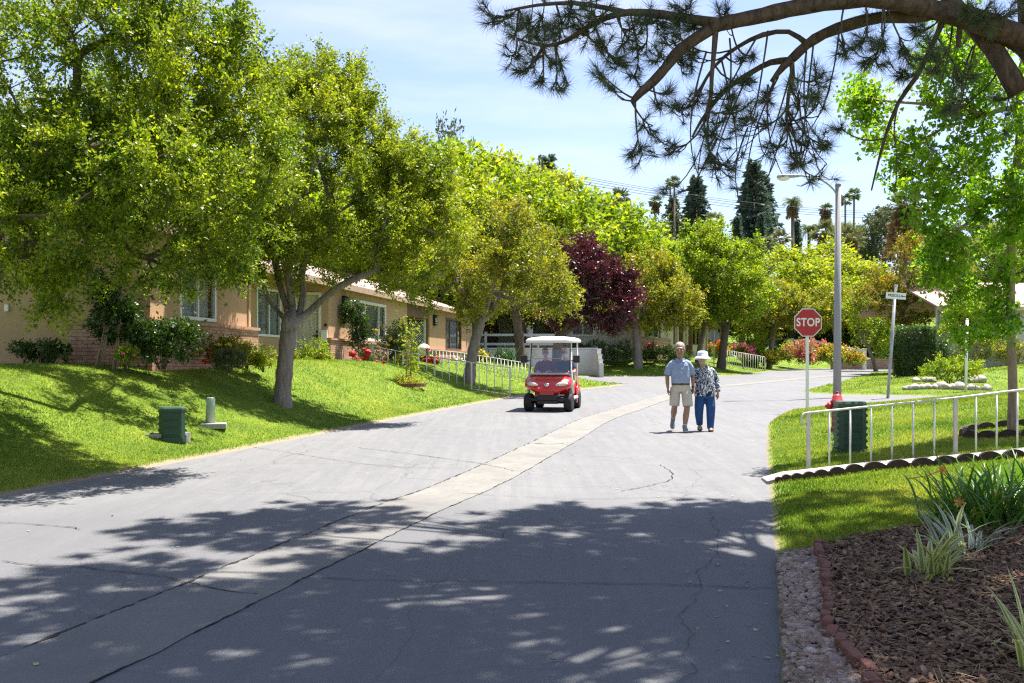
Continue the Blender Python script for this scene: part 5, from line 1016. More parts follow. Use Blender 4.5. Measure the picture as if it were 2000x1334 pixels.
mb = MB(); mb.lathe([(0.032, 0.74), (0.032, 0.80)], (0, 0, 0), 5); mb.build('top_nut', M['hydrant'], hy)
hy.scale = (k, k, k)
# green utility boxes with louvred sides
def utility_box(base, w, h, d, rz, label, louv=6):
    o = empty('utility_box', base, rz, label, 'utility box'); ch = w * 0.16
    def oct_(w, d): return [(-w / 2 + ch, -d / 2), (w / 2 - ch, -d / 2), (w / 2, -d / 2 + ch), (w / 2, d / 2 - ch), (w / 2 - ch, d / 2), (-w / 2 + ch, d / 2), (-w / 2, d / 2 - ch), (-w / 2, -d / 2 + ch)]
    mb = MB(); mb.prism(oct_(w, d), Matrix.Translation((0, 0, -0.05)), h * 0.90 + 0.05)
    mb.build('body', M['greenbox'], o)
    for s in (-1, 1):
        mb = MB()
        for q in range(louv): mb.box((s * (w / 2 + 0.004), 0, h * (0.10 + 0.75 * q / (louv - 1))), (0.035, d - 2 * ch - 0.02, h * 0.055), M=Matrix.Rotation(R(-35 * s), 4, 'Y'))
        mb.build('louvre', M['greenlid'], o)
    mb = MB()
    for q in range(louv - 1): mb.box((0, -d / 2 - 0.002, h * (0.16 + 0.66 * q / (louv - 2))), (w * 0.66, 0.016, h * 0.018), bev=0.004)
    mb.build('rib', M['greenbox'], o)
    mb = MB(); P_ = oct_(w * 1.035, d * 1.035); n = 8; V = [Vector((x, y, h * 0.90)) for x, y in P_] + [Vector((x, y, h * 0.955)) for x, y in P_] + [Vector((x * 0.93, y * 0.93, h)) for x, y in P_]
    mb.add(V, [tuple(range(7, -1, -1)), tuple(range(16, 24))] + [(r * 8 + i, r * 8 + (i + 1) % 8, r * 8 + 8 + (i + 1) % 8, r * 8 + 8 + i) for r in range(2) for i in range(8)]); mb.build('lid', M['greenlid'], o)
    mb = MB(); mb.prism(oct_(w * 1.1, d * 1.1), Matrix.Translation((0, 0, -0.03)), 0.075); mb.build('base', M['greenbox'], o); return o
b = onground(1660, 882, 10); s_ = b.y / F; utility_box(b, 52 * s_, 98 * s_, 0.42, R(-6), 'tall dark green utility box behind the near white railing', 7)
b = onground(336, 859, 10); s_ = b.y / F; utility_box(b, 47 * s_, 65 * s_, 0.36, R(22), 'short dark green utility box on the left lawn', 5)
zc_ = gz(b.x - .25, b.y + .05) + .012
mb = MB(); mb.prism([(b.x - .30 + (.52 + .02 * math.sin(3 * a)) * math.cos(a), b.y + .12 + .34 * math.sin(a)) for a in np.linspace(0, 2 * math.pi, 28, endpoint=False)], Matrix.Translation((0, 0, zc_ - .2)), .2)
tag(mb.build('concrete_pad', M['concrete']), 'flat concrete pad set in the lawn left of the short green box', 'pad')
b = onground(410, 832, 10); o = empty('marker_tube', b, R(0), 'pale green upright plastic tube on a small concrete block', 'marker tube'); s_ = b.y / F
mb = MB(); hh = 56 * s_; mb.lathe([(9 * s_, 0.02), (8.2 * s_, hh * 0.96), (7.4 * s_, hh * 0.985), (5.5 * s_, hh)], (0, 0, 0), 20); t_ = mb.build('tube', M['palegreen'], o); t_.rotation_euler = (0, R(2), 0)
mb = MB(); mb.box((0.06, 0.0, 0.0), (0.42, 0.34, 0.09), rz=R(14), bev=0.012); mb.build('concrete_block', M['concrete'], o)
# near walkway and its railing on the right
def strip(name, L_, Rr, up, mat, kind='structure', th=0.0):
    n = 24; V = []
    for q in range(n + 1):
        t = q / n; a = Vector(L_[0]).lerp(Vector(L_[1]), t); c = Vector(Rr[0]).lerp(Vector(Rr[1]), t); z = max(gz(*a), gz(*c)) + up; V += [(a.x, a.y, z), (c.x, c.y, z), (a.x, a.y, z - 0.15), (c.x, c.y, z - 0.15)]
    Fc = []
    for q in range(n): k = 4 * q; Fc += [(k, k + 4, k + 5, k + 1), (k + 2, k + 6, k + 4, k), (k + 1, k + 5, k + 7, k + 3)]
    Fc += [(0, 1, 3, 2), (4 * n, 4 * n + 2, 4 * n + 3, 4 * n + 1)]
    me = bpy.data.meshes.new(name); me.from_pydata(V, [], Fc); return tag(link(name, me, None, mat), kind=kind)
strip('path', ((3.02, 12.05), (9.0, 11.75)), ((2.98, 11.62), (9.0, 11.25)), 0.045, M['concrete'])
def railing(label, post_pts, bal, h, gapb, sp, r_post, r_bal, r_rail, hook=False, group=None, thick=()):
    """iron railing: post_pts ground points, evenly spaced balusters between"""
    a = Vector(post_pts[0]); root = empty('iron_railing', a, 0, label, 'railing')
    P = [Vector(p) - a for p in post_pts]
    for p in P: mb = MB(); mb.box((p.x, p.y, h / 2 - 0.05), (r_post * 2, r_post * 2, h + 0.1)); o = mb.build('post', M['rust'], root); o.location = (0, 0, p.z)
    for i in range(len(P) - 1):
        p, q = P[i], P[i + 1]; n = bal if not hasattr(bal, '__len__') else bal[i]
        for k in range(1, n + 1):
            c = p.lerp(q, k / (n + 1)); mb = MB(); mb.tube([(c.x, c.y, c.z + gapb), (c.x, c.y, c.z + h)], r_bal, 6); mb.build('baluster', M['fence'], root)
    for zz, nm_ in ((h, 'top_rail'), (gapb, 'bottom_rail')):
        mb = MB(); pts = [p + Vector((0, 0, zz)) for p in P]
        if hook and zz == h:
            u = (P[0] - P[1]).normalized(); e = P[0] + Vector((0, 0, h)); pts = [e + Vector((0, 0, -0.15)) + u * 0.02, e + Vector((0, 0, -0.12)) + u * 0.07, e + Vector((0, 0, -0.05)) + u * 0.085, e + Vector((0, 0, -0.005)) + u * 0.05] + pts
        mb.tube(pts, r_rail if zz == h else r_rail * 0.8, 8, flat=0.7); mb.build(nm_, M['rust'], root)
    return root
D = 12.2
pp = []
for px, yt, yb, dd in ((1579, 806, 940, D), (1866, 777, 915, 12.08), (2150, 742, 893, 11.95)): p = XP(px, yb, dd); p.z = XP(px, yt, dd).z - 0.84; pp.append(p)
railing('near white iron railing along the concrete path at the right', pp, 6, 0.84, 0.06, 0.25, 0.021, 0.013, 0.019, hook=True)
# left ramp railings
def pt(px, yt, D, h): p = XP(px, yt, D); p.z -= h; return tuple(p)
railing('white railing nearest the house, running down to the street with yellow roses behind it', [pt(728, 676, 32.6, .95), pt(787, 688, 32.4, .95), pt(849, 697, 32.2, .95), pt(921, 708, 32.0, .95), pt(996, 720, 31.8, .92)], (3, 3, 4, 4), 0.95, 0.09, .2, 0.026, 0.014, 0.020, hook=True)
railing('white railing further back, behind the leaning olive tree trunk', [pt(838, 683, 37.5, .95), pt(900, 689, 37.5, .95), pt(965, 699, 37.3, .95), pt(1033, 710, 37.2, .95)], (8, 8, 9), 0.95, 0.09, .2, 0.022, 0.014, 0.018)
railing('white railing beside the beige house, sloping down to the street past the pink flowers', [pt(1412, 683, 66, 1.0), pt(1452, 690, 66, 1.0), pt(1494, 697, 66, 1.0)], (8, 8), 1.0, 0.08, .2, 0.035, 0.022, 0.03)
# scalloped garden edging in front of the near path
mb = MB(); x = 3.04; q = 0
while x < 6.6:
    w = 0.085 + 0.17 * min(1, (x - 3.04) / 1.0); y = 11.52 - 0.055 * (x - 3.0) + 0.03 * math.sin(x * 5); z = gz(x, y) - 0.03; n = 9
    poly = [(-w / 2, 0)] + [(-w / 2 * math.cos(math.pi * i / n), 0.078 + min(w * 0.36, 0.075) * math.sin(math.pi * i / n)) for i in range(n + 1)] + [(w / 2, 0)]
    mb.prism(poly, Matrix.Translation((x + w / 2, y, z)) @ Matrix.Rotation(R(rg.uniform(-8, 8)), 4, 'Y') @ FRONT, 0.05); x += w * 1.01
tag(mb.build('garden_edging', M['rubber']), 'low dark brown scalloped edging along the front of the near path', 'edging')
mb = MB()
for q in range(15):
    a = 2 * math.pi * q / 15; x, y = bg_.x + 0.62 * math.cos(a), bg_.y + 0.62 * math.sin(a); mb.prism([(-.13, 0)] + [(-.13 * math.cos(math.pi * i / 8), 0.05 + .07 * math.sin(math.pi * i / 8)) for i in range(9)] + [(.13, 0)], Matrix.Translation((x, y, gz(x, y) - 0.02)) @ Matrix.Rotation(a + math.pi / 2, 4, 'Z') @ FRONT, 0.05)
tag(mb.build('garden_edging', M['rubber']), 'ring of dark scalloped edging round the foot of the ginkgo', 'edging')
# utility pole and wires on the skyline
D = 105; x = (1094 - 1000) / F * D; up = empty('utility_pole', (x, D, gz(x, D)), R(40), 'dark wooden utility pole with a crossarm on the skyline', 'utility pole'); h = XP(0, 333, D).z - gz(x, D)
mb = MB(); mb.tube([(0, 0, -0.5), (0, 0, h)], [0.2, 0.13], 8); mb.build('pole', M['bark_brown'], up)
mb = MB(); mb.box((0, -0.15, h - 0.55), (2.3, 0.12, 0.16)); mb.build('crossarm', M['bark_brown'], up)
for u in (-1.05, -0.4, 0.4, 1.05): mb = MB(); mb.lathe([(0.05, 0), (0.08, 0.08), (0.05, 0.2)], (u, -.15, h - 0.47), 8); mb.build('insulator', M['black'], up)
M['wire'] = pmat('wire', (0.05, 0.05, 0.055), 0.6, 0.1)
for k, (dy, dx) in enumerate(((0, 0), (4, .6), (9, -.5), (14, .3))):
    p0 = XP(1094, 337 + dy, D); p1 = XP(1800, 416 + dy * 0.9, 128); pts = [p0.lerp(p1, t / 24) + Vector((0, 0, -1.0 * math.sin(math.pi * t / 24))) for t in range(25)]; mb = MB(); mb.tube(pts, 0.022, 4)
    tag(mb.build('power_line', M['wire']), 'thin power line running right from the skyline utility pole', 'power line', 'power lines across the sky')
for k, (dy, dx) in enumerate(((0, 0), (6, .6))):
    p0 = XP(1094, 338 + dy, D); p1 = XP(900, 330 + dy, 112); pts = [p0.lerp(p1, t / 12) + Vector((0, 0, -0.4 * math.sin(math.pi * t / 12))) for t in range(13)]; mb = MB(); mb.tube(pts, 0.022, 4)
    tag(mb.build('power_line', M['wire']), 'thin power line running left from the skyline utility pole', 'power line', 'power lines left of the pole')
# ---------------------------------------------------------------- planting bed at the near right corner
def patch(name, poly, step, up, mat, amp=0.02, kind='structure'):
    xs = [p[0] for p in poly]; ys = [p[1] for p in poly]; gx_ = np.arange(min(xs), max(xs) + step, step); gy_ = np.arange(min(ys), max(ys) + step, step); X, Y = np.meshgrid(gx_, gy_)
    Z = ground(X, Y) + up + amp * np.array([[mnoise.noise(Vector((x * 3.1, y * 3.1, 2))) for x in gx_] for y in gy_])
    n = len(gx_); id_ = np.arange(X.size).reshape(X.shape); Q = np.stack([id_[:-1, :-1], id_[:-1, 1:], id_[1:, 1:], id_[1:, :-1]], -1).reshape(-1, 4)
    ins = inpoly((X[:-1, :-1] + step / 2).ravel(), (Y[:-1, :-1] + step / 2).ravel(), poly)
    return tag(link(name, np_mesh(name, np.stack([X, Y, Z], -1).reshape(-1, 3), Q[ins], True), None, mat), kind=kind)
M['mulch'] = pmat('bark_mulch', (0.085, 0.045, 0.030), 0.95, 0.4, 14, bump=1.0, bscale=40, col2=(0.030, 0.016, 0.012)); M['gravelbed'] = pmat('gravel_soil', (0.16, 0.12, 0.095), 0.95, 0.4, 20, bump=0.6)
def randmat(name, cols, rough=0.8):
    m, t, o = newmat(name); g = N(t, 'ShaderNodeNewGeometry'); b = N(t, 'ShaderNodeBsdfPrincipled', i_Roughness=rough); b.inputs['Specular IOR Level'].default_value = 0.3
    n_ = len(cols); c = ramp(t, g.outputs['Random Per Island'], [(i / max(1, n_ - 1), k) for i, k in enumerate(cols)]); t.links.new(mixc(t, ramp(t, noise(t, 60, 3), [(0.4, (0, 0, 0)), (0.7, (0.4, 0.4, 0.4))]), c, (0.2, 0.16, 0.14)), b.inputs['Base Color']); t.links.new(b.outputs[0], o.inputs[0]); return m
M['pebble'] = randmat('river_pebble', [(0.22, 0.13, 0.10), (0.40, 0.31, 0.25), (0.26, 0.16, 0.13), (0.50, 0.42, 0.36), (0.17, 0.15, 0.15), (0.38, 0.25, 0.20)], 0.6)
M['chip'] = randmat('mulch_chip', [(0.033, 0.016, 0.010), (0.155, 0.076, 0.040), (0.29, 0.165, 0.09), (0.07, 0.035, 0.02), (0.42, 0.29, 0.18)], 0.9)
M['straw'] = randmat('dry_needle', [(0.30, 0.19, 0.10), (0.20, 0.12, 0.07), (0.42, 0.31, 0.19)], 0.9)
patch('mulch_bed', BED, 0.06, 0.035, M['mulch'], 0.03)
BL = [(1.30, 2.6), (1.64, 4.9), (1.93, 6.2), (2.36, 7.5)]
def bricklineX(y): return np.interp(y, [p[1] for p in BL], [p[0] for p in BL])
GR = [(-0.9 + 2.19 * (2.6 + 4) / 8.74 + .02, 2.6), (1.30, 2.6), (1.64, 4.9), (1.93, 6.2), (2.36, 7.5), (2.01, 7.5), (1.29 + 0.02, 4.74)]
patch('gravel_bed', GR, 0.04, 0.012, M['gravelbed'], 0.006)
def scatter(n, poly, rs, dmin, dmax):
    Y = dmin * (dmax / dmin) ** rs.rand(n); X = rs.uniform(min(p[0] for p in poly), max(p[0] for p in poly), n); k = inpoly(X, Y, poly) & (X < 0.56 * Y + 0.3); return X[k], Y[k]
bm = bmesh.new(); bmesh.ops.create_icosphere(bm, subdivisions=2, radius=1.0); IV = np.array([v.co[:] for v in bm.verts]); IF = np.array([[v.index for v in f.verts] for f in bm.faces]); bm.free()
def stones(X, Y, Z, size, rs, flat=0.6):
    k = len(X); sc3 = size[:, None] * np.stack([0.75 + 0.6 * rs.rand(k), 0.6 + 0.4 * rs.rand(k), flat * (0.6 + 0.5 * rs.rand(k))], -1); a = rs.rand(k) * 6.283; V = IV[None] * sc3[:, None, :]
    V = V + 0.12 * size[:, None, None] * rs.randn(k, 1, 3) * (IV[None] ** 2); x = V[..., 0] * np.cos(a)[:, None] - V[..., 1] * np.sin(a)[:, None]; y = V[..., 0] * np.sin(a)[:, None] + V[..., 1] * np.cos(a)[:, None]
    return np.stack([x + X[:, None], y + Y[:, None], V[..., 2] + Z[:, None]], -1).reshape(-1, 3), (IF[None] + np.arange(k)[:, None, None] * len(IV)).reshape(-1, 3)
rs = np.random.RandomState(9)
X, Y = scatter(11000, GR, rs, 3.6, 7.7); V, Fc = stones(X, Y, ground(X, Y) + 0.018 + 0.012 * rs.rand(len(X)), 0.013 + 0.021 * rs.rand(len(X)) ** 1.6, rs)
tag(link('river_gravel', np_mesh('river_gravel', V, Fc, True), None, M['pebble']), 'rounded pink and grey pebbles between the street and the red edging bricks', 'gravel', kind='stuff')
def chips(n, rs, ln, wd, th, mat, nm, label, poly=BED, up=0.05):
    X, Y = scatter(n, poly, rs, 3.6, 9.6); k = len(X); Z = ground(X, Y) + up + 0.02 * rs.rand(k); a = unit(rs.randn(k, 3) * np.array([1, 1, 0.35])); b = unit(np.cross(a, np.array([0, 0, 1.0]) + rs.randn(k, 3) * .4)); c = np.cross(a, b)
    L, Wd = ln * (0.4 + rs.rand(k))[:, None], wd * (0.5 + rs.rand(k))[:, None]; P = np.stack([X, Y, Z], -1); V = np.empty((k, 8, 3)); i = 0
    for sa in (-1, 1):
        for sb in (-1, 1):
            for s_ in (-1, 1): V[:, i] = P + a * L * sa * (1 - 0.2 * (sb > 0)) + b * Wd * sb + c * th * s_; i += 1
    q = np.array([(0, 1, 3, 2), (4, 6, 7, 5), (0, 4, 5, 1), (2, 3, 7, 6), (0, 2, 6, 4), (1, 5, 7, 3)]); Fc = (q[None] + np.arange(k)[:, None, None] * 8).reshape(-1, 4)
    tag(link(nm, np_mesh(nm, V.reshape(-1, 3), Fc), None, mat), label, nm.split('_')[-1], kind='stuff')
chips(42000, rs, 0.024, 0.010, 0.003, M['chip'], 'bark_mulch', 'dark brown bark mulch spread over the near planting bed')
chips(14000, rs, 0.055, 0.0012, 0.0008, M['straw'], 'pine_litter', 'dry tan pine needles fallen on the bark mulch', up=0.065)
chips(5000, rs, 0.045, 0.0012, 0.0008, M['straw'], 'pine_litter', 'dry tan pine needles fallen among the pebbles', poly=GR, up=0.045)
X = rs.uniform(1.0, 3, 700)
# red edging bricks, each its own
M['edgebrick'] = pmat('edging_brick', (0.21, 0.085, 0.062), 0.9, 0.45, 9, bump=0.4)
mb = MB(); mb.box((0, 0, 0.035), (0.055, 0.14, 0.10), bev=0.012); em = mb.mesh('edging_brick'); em.materials.append(M['edgebrick'])
y = 3.9; first = True
while y < 7.5:
    x = float(bricklineX(y)) + rg.uniform(-.02, .02) + 0.035 * math.sin(y * 3.2); o = bpy.data.objects.new('edging_brick', em); COL.objects.link(o); o.location = (x, y, gz(x, y) - 0.005 + rg.uniform(-.012, .012)); o.rotation_euler = (rg.uniform(-.1, .1), rg.uniform(-.12, .12), R(-16) + 0.25 * math.cos(y * 3.2) * -0.4 + rg.uniform(-.3, .3))
    tag(o, 'red edging brick in the crooked row between the pebbles and the mulch', 'brick', 'edging bricks round the mulch bed'); y += 0.163
# strap leaved plants
def blademat(name, mid, edge):
    m1 = leafmat(name, [tuple(c * 0.7 for c in mid), mid, tuple(min(1, c * 1.4) for c in mid)], 0.35, (1.3, 1.35, .7), 0.4, 0.4, 2); m2 = leafmat(name + '_edge', [tuple(c * 0.75 for c in edge), edge, tuple(min(1, c * 1.25) for c in edge)], 0.35, (1.2, 1.2, .8), 0.4, 0.4, 2); return [m1, m2]
FLAX = blademat('flax_leaf', (0.20, 0.27, 0.07), (0.58, 0.56, 0.26)); SILV = blademat('silver_leaf', (0.20, 0.26, 0.15), (0.50, 0.53, 0.42)); DAYL = blademat('daylily_leaf', (0.075, 0.17, 0.02), (0.11, 0.23, 0.028)); AGAP = blademat('agapanthus_leaf', (0.025, 0.06, 0.015), (0.03, 0.07, 0.02))
def blades(n, L, w, rs, spread=0.05, lean=(0.1, 0.9), droop=0.9, seg=7):
    V = []; Fc = []; mi = []
    for i in range(n):
        a = rs.rand() * 6.283; l = L * rs.uniform(0.55, 1.1); th = rs.uniform(*lean); h = np.array([math.cos(a), math.sin(a), 0]); sd = np.array([-math.sin(a), math.cos(a), 0]); sd = unit(sd + h * rs.randn() * .4)
        p = np.array([rs.randn() * spread, rs.randn() * spread, -0.02]); dr = droop * rs.uniform(0.3, 1.2); ww = w * rs.uniform(.7, 1.2)
        for s in range(seg + 1):
            t = s / seg; d = h * math.sin(th) + np.array([0, 0, math.cos(th)]); prof = ww * min(1, 0.55 + 1.2 * t) * (1 - t ** 3) + 0.0006; up = np.cross(d, sd) * prof * 0.35
            for q in (-1, -0.45, 0.45, 1): V.append(p + sd * prof * q + up * (abs(q) - .5))
            if s:
                b = len(V) - 8
                for q in range(3): Fc.append((b + q, b + q + 1, b + q + 5, b + q + 4)); mi.append(0 if q == 1 else 1)
            p = p + d * l / seg; th += dr / seg * (0.4 + 1.6 * t)
    return V, Fc, mi
def strap(name, label, cat, base, n, L, w, mats, seed, group=None, **kw):
    rs = np.random.RandomState(seed); V, Fc, mi = blades(n, L, w, rs, **kw); me = bpy.data.meshes.new(name + '_leaves'); me.from_pydata([tuple(v) for v in V], [], Fc); me.polygons.foreach_set('material_index', mi); me.polygons.foreach_set('use_smooth', [True] * len(Fc)); me.update()
    o = empty(name, base, 0, label, cat, group); link('leaves', me, o, mats); return o
strap('flax_plant', 'pale striped upright flax plant in the middle of the mulch bed', 'plant', onground(1812, 1142, 4), 46, 0.46, 0.024, FLAX, 1, spread=0.06, lean=(0.05, 1.05), droop=1.0)
strap('flax_plant', 'greyer striped flax plant just behind the upright one, before the daylilies', 'plant', onground(1885, 1095, 4), 38, 0.52, 0.019, SILV, 2, spread=0.06, lean=(0.05, 1.05), droop=1.2)
strap('flax_plant', 'flax plant cut off by the right edge of the picture', 'plant', onground(2030, 1320, 3.5), 26, 0.50, 0.016, FLAX, 3, spread=0.04, lean=(0.1, 1.0), droop=1.1)
dl = strap('daylily_clump', 'large dark green daylily clump with a few orange flowers at the right edge', 'plant', onground(1955, 1030, 5), 330, 0.62, 0.013, DAYL, 4, spread=0.24, lean=(0.1, 0.95), droop=1.4)
dl2 = strap('daylily_clump', 'smaller daylily clump behind the large one, by the near path', 'plant', onground(1985, 965, 6), 150, 0.50, 0.012, DAYL, 5, spread=0.25, lean=(0.1, 1.0), droop=1.3)
M['orange_petal'] = leafmat('orange_petal', [(0.50, 0.15, 0.03), (0.62, 0.24, 0.05), (0.75, 0.42, 0.10)], 0.3, (1.1, 1.0, .8)); M['red_petal'] = leafmat('red_petal', [(0.40, 0.010, 0.012), (0.60, 0.018, 0.018), (0.70, 0.05, 0.04)], 0.25, (1.1, .9, .9)); M['yellow_petal'] = leafmat('yellow_petal', [(0.75, 0.52, 0.03), (0.85, 0.68, 0.08), (0.88, 0.80, 0.25)], 0.3, (1, 1, .9)); M['white_petal'] = leafmat('white_petal', [(0.72, 0.70, 0.58), (0.80, 0.78, 0.68), (0.85, 0.84, 0.78)], 0.3, (1, 1, 1)); M['pink_petal'] = leafmat('pink_petal', [(0.55, 0.06, 0.14), (0.72, 0.17, 0.22), (0.80, 0.36, 0.33)], 0.3, (1.1, 1, 1)); M['magenta_petal'] = leafmat('magenta_petal', [(0.35, 0.02, 0.16), (0.50, 0.04, 0.24), (0.65, 0.12, 0.34)], 0.3, (1.1, 1, 1)); M['redorange_petal'] = leafmat('scarlet_petal', [(0.6, 0.03, 0.01), (0.75, 0.12, 0.02), (0.8, 0.3, 0.04)], 0.3)
def lily(parent, at, mat, s=0.055, tilt=None):
    V = []; Fc = []
    for k in range(6):
        a = k * math.pi / 3; h = Vector((math.cos(a), math.sin(a), 0)); sd = Vector((-math.sin(a), math.cos(a), 0)); b = len(V)
        for t, r, z, w in ((0, 0.1, 0, .12), (.4, .5, .55, .24), (.75, .95, .72, .20), (1, 1.25, .55, .02)): V += [h * r * s + sd * w * s + Vector((0, 0, z * s)), h * r * s - sd * w * s + Vector((0, 0, z * s))]
        Fc += [(b + 2 * q, b + 2 * q + 1, b + 2 * q + 3, b + 2 * q + 2) for q in range(3)]
    mb = MB(); mb.add(V, Fc, True); mb.tube([(0, 0, -0.45), (0.02, 0, -.2), (0, 0, 0)], 0.004, 5); o = mb.build('flower', M[mat], parent); o.location = Vector(at) - parent.location; o.rotation_euler = tilt or (R(40), R(15), 0)
lily(dl, XP(1948, 972, dl.location.y - .15), 'orange_petal', 0.042, (R(60), 0, 0)); lily(dl, XP(1876, 985, dl.location.y - .2), 'orange_petal', 0.042, (R(30), R(-30), 0)); lily(dl, XP(1838, 918, dl.location.y + .1), 'orange_petal', 0.034, (R(70), R(40), 0)); lily(dl, XP(1905, 1002, dl.location.y - .2), 'orange_petal', 0.035)
def shrubmesh(ells, ncl, per, rc, leaf, seed, up=0.3, asp=0.5, shell=0.4):
    rs = np.random.RandomState(seed); C = clumps(ells, ncl, rs, shell, zmin=0.03); V = foliage(C, per, rc, leaf, rs, up, cen=np.mean(np.array(ells)[:, :3], 0) - np.array([0, 0, .2]), twigs=5, asp=asp); V[:, 2] = np.maximum(V[:, 2], -0.02); return cmesh('foliage', V), C
ROSE = None
def rosemesh():
    mb = MB()
    for ring, (n, r, z, s) in enumerate(((5, 0.55, -0.1, .62), (5, 0.34, 0.15, .5), (4, 0.16, 0.32, .36))):
        for k in range(n):
            a = 6.283 * (k + .5 * ring) / n; mb.ball((math.cos(a) * r, math.sin(a) * r, z), (s * .8, s * .8, s * .62), 6)
    return mb.mesh('rose_bloom')
ROSE = rosemesh()
def shrub(name, label, px, py, D, w, h, lm, leaf=0.06, ncl=60, per=50, seed=1, depth=None, blooms=None, bpx=None, stems=True, asp=0.5, group=None, cat='shrub', rc=None, drop=0.0, lobes=None):
    """w, h in photo pixels; blooms: (material, count, radius) each a part of its own"""
    s = D / F; x = (px - 1000) * s; z = gz(x, D); zb_ = XP(px, py, D).z; base = Vector((x, D, min(z, zb_) - drop if zb_ < z else zb_)); W_, H_ = w * s, h * s; Dp = depth or W_ * 0.8
    rg2 = random.Random(seed); e = lobes or ([(0, 0, H_ * 0.5, W_ * .42, Dp * .45, H_ * .45)] + [(W_ * rg2.uniform(-.3, .3), Dp * rg2.uniform(-.25, .25), H_ * rg2.uniform(.3, .72), W_ * rg2.uniform(.16, .26), Dp * .25, H_ * rg2.uniform(.2, .3)) for _ in range(5)])
    o = empty(name, base, 0, label, cat, group); me, C = shrubmesh(e, ncl, per, rc or min(W_, H_) * 0.17, leaf, seed, asp=asp); link('foliage', me, o, M[lm])
    if stems:
        mb = MB()
        for k in range(7): c = C[rg2.randrange(len(C))]; mb.tube([(c[0] * .15, c[1] * .15, -0.05), (c[0] * .5, c[1] * .5, c[2] * .55), tuple(c)], [0.012, 0.009, 0.004], 5)
        mb.build('stems', M['bark_brown'], o)
    LAST[0] = o; pr = {}
    for mt, n, r in (blooms or ()):
        for k in range(n):
            if bpx and mt in bpx and k < len(bpx[mt]): qx, qy = bpx[mt][k]; p = XP(qx, qy, D - Dp * 0.45) - base
            else: q = C[rg2.randrange(len(C))]; u = Vector(q) - Vector((0, 0, H_ * .35)); p = Vector(q) + u.normalized() * r * 1.5 + Vector((0, -abs(Dp) * .18, 0))
            me_ = ROSE.copy() if mt not in pr else pr[mt]
            if mt not in pr: me_.materials.append(M[mt]); pr[mt] = me_
            b = bpy.data.objects.new('bloom', me_); COL.objects.link(b); b.parent = o; b.location = p; k_ = r * rg2.uniform(.8, 1.2); b.scale = (k_, k_, k_); b.rotation_euler = (rg2.uniform(-.8, .8) + .5, rg2.uniform(-.6, .6), rg2.uniform(0, 6))
    return o
LAST = [None]
def _last(): return LAST[0]
def petals(o, mt, share, per, size, seed, grow=1.06):
    """massed small blossoms over a shrub seen far off"""
    f = [c for c in COL.objects if c.parent == o and c.name.startswith('foliage')][0]; n = len(f.data.vertices) // 4; co = np.empty(n * 12, np.float32); f.data.vertices.foreach_get('co', co); P = co.reshape(n, 4, 3)[:, 0]; rs = np.random.RandomState(seed)
    h = P[:, 2] + 0.25 * np.array([mnoise.noise(Vector(p) * 1.3 + Vector((seed, 0, 0))) for p in P]) - P[:, 1] * .25; k = np.argsort(-(h + .5 * rs.rand(n)))[:int(n * share)]; k = rs.choice(k, min(per, len(k)), replace=False)
    C = P[k] * np.array([grow, grow * 1.1, 1.03]); A = unit(rs.randn(len(C), 3) + np.array([0, -.6, .6])); S = unit(np.cross(A, rs.randn(len(C), 3))); L = size * (.7 + .6 * rs.rand(len(C))); link('blossoms', cmesh('blossoms', quads(C, A, S, L, L * .8)), o, M[mt])
# beds along the left house
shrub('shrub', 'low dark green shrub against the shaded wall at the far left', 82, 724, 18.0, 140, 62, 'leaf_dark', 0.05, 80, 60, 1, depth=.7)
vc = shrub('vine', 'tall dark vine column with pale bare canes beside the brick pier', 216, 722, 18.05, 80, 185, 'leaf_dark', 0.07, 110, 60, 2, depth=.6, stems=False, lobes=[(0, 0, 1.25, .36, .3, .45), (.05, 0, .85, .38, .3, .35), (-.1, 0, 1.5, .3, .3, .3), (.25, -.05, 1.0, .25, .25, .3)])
mb = MB()
for k in range(9): u = rg.uniform(-.22, .26); mb.tube([(u * .9, -.25 + rg.uniform(-.1, .1), -.05), (u * .75 + .05, -.2, .45), (u * .6 + .08, -.05, 1.1)], [.017, .014, .01], 6)
mb.build('canes', M['bark_tan'], vc)
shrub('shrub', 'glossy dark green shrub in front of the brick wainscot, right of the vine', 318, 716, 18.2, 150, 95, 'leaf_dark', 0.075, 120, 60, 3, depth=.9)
shrub('flower_bush', 'small pink flowering bush in a dark trough below the vine', 247, 718, 17.7, 50, 44, 'leaf_green', 0.045, 30, 40, 4, blooms=(('pink_petal', 2, .035),), bpx={'pink_petal': [(262, 694), (240, 690)]})
shrub('rose_bush', 'rose bush with red and yellow blooms in front of the brick wainscot', 428, 714, 20.3, 130, 62, 'leaf_olive', 0.05, 90, 50, 5, depth=.6, blooms=(('red_petal', 6, .05), ('yellow_petal', 6, .055)), bpx={'red_petal': [(408, 689), (398, 704), (419, 701), (412, 706), (403, 708)], 'yellow_petal': [(392, 682), (428, 674), (443, 674), (449, 673), (384, 690)]})
shrub('rosemary_bush', 'feathery pale green rosemary bush at the lawn edge', 446, 722, 19.4, 78, 36, 'leaf_grey', 0.09, 70, 60, 6, asp=0.14, depth=.5)
shrub('flower_bush', 'thin orange leaved bush by the corner of the brick wainscot', 482, 716, 22.2, 40, 56, 'leaf_orange', 0.05, 30, 40, 7)
shrub('shrub', 'pale variegated shrub left of the forked tree trunk', 516, 722, 21.8, 84, 48, 'leaf_lime', 0.05, 80, 50, 8, depth=.7)
shrub('flower_bush', 'green bush with small orange flowers below the front door', 612, 716, 28.5, 80, 52, 'leaf_green', 0.055, 80, 50, 9, depth=.7, blooms=(('orange_petal', 12, .035),))
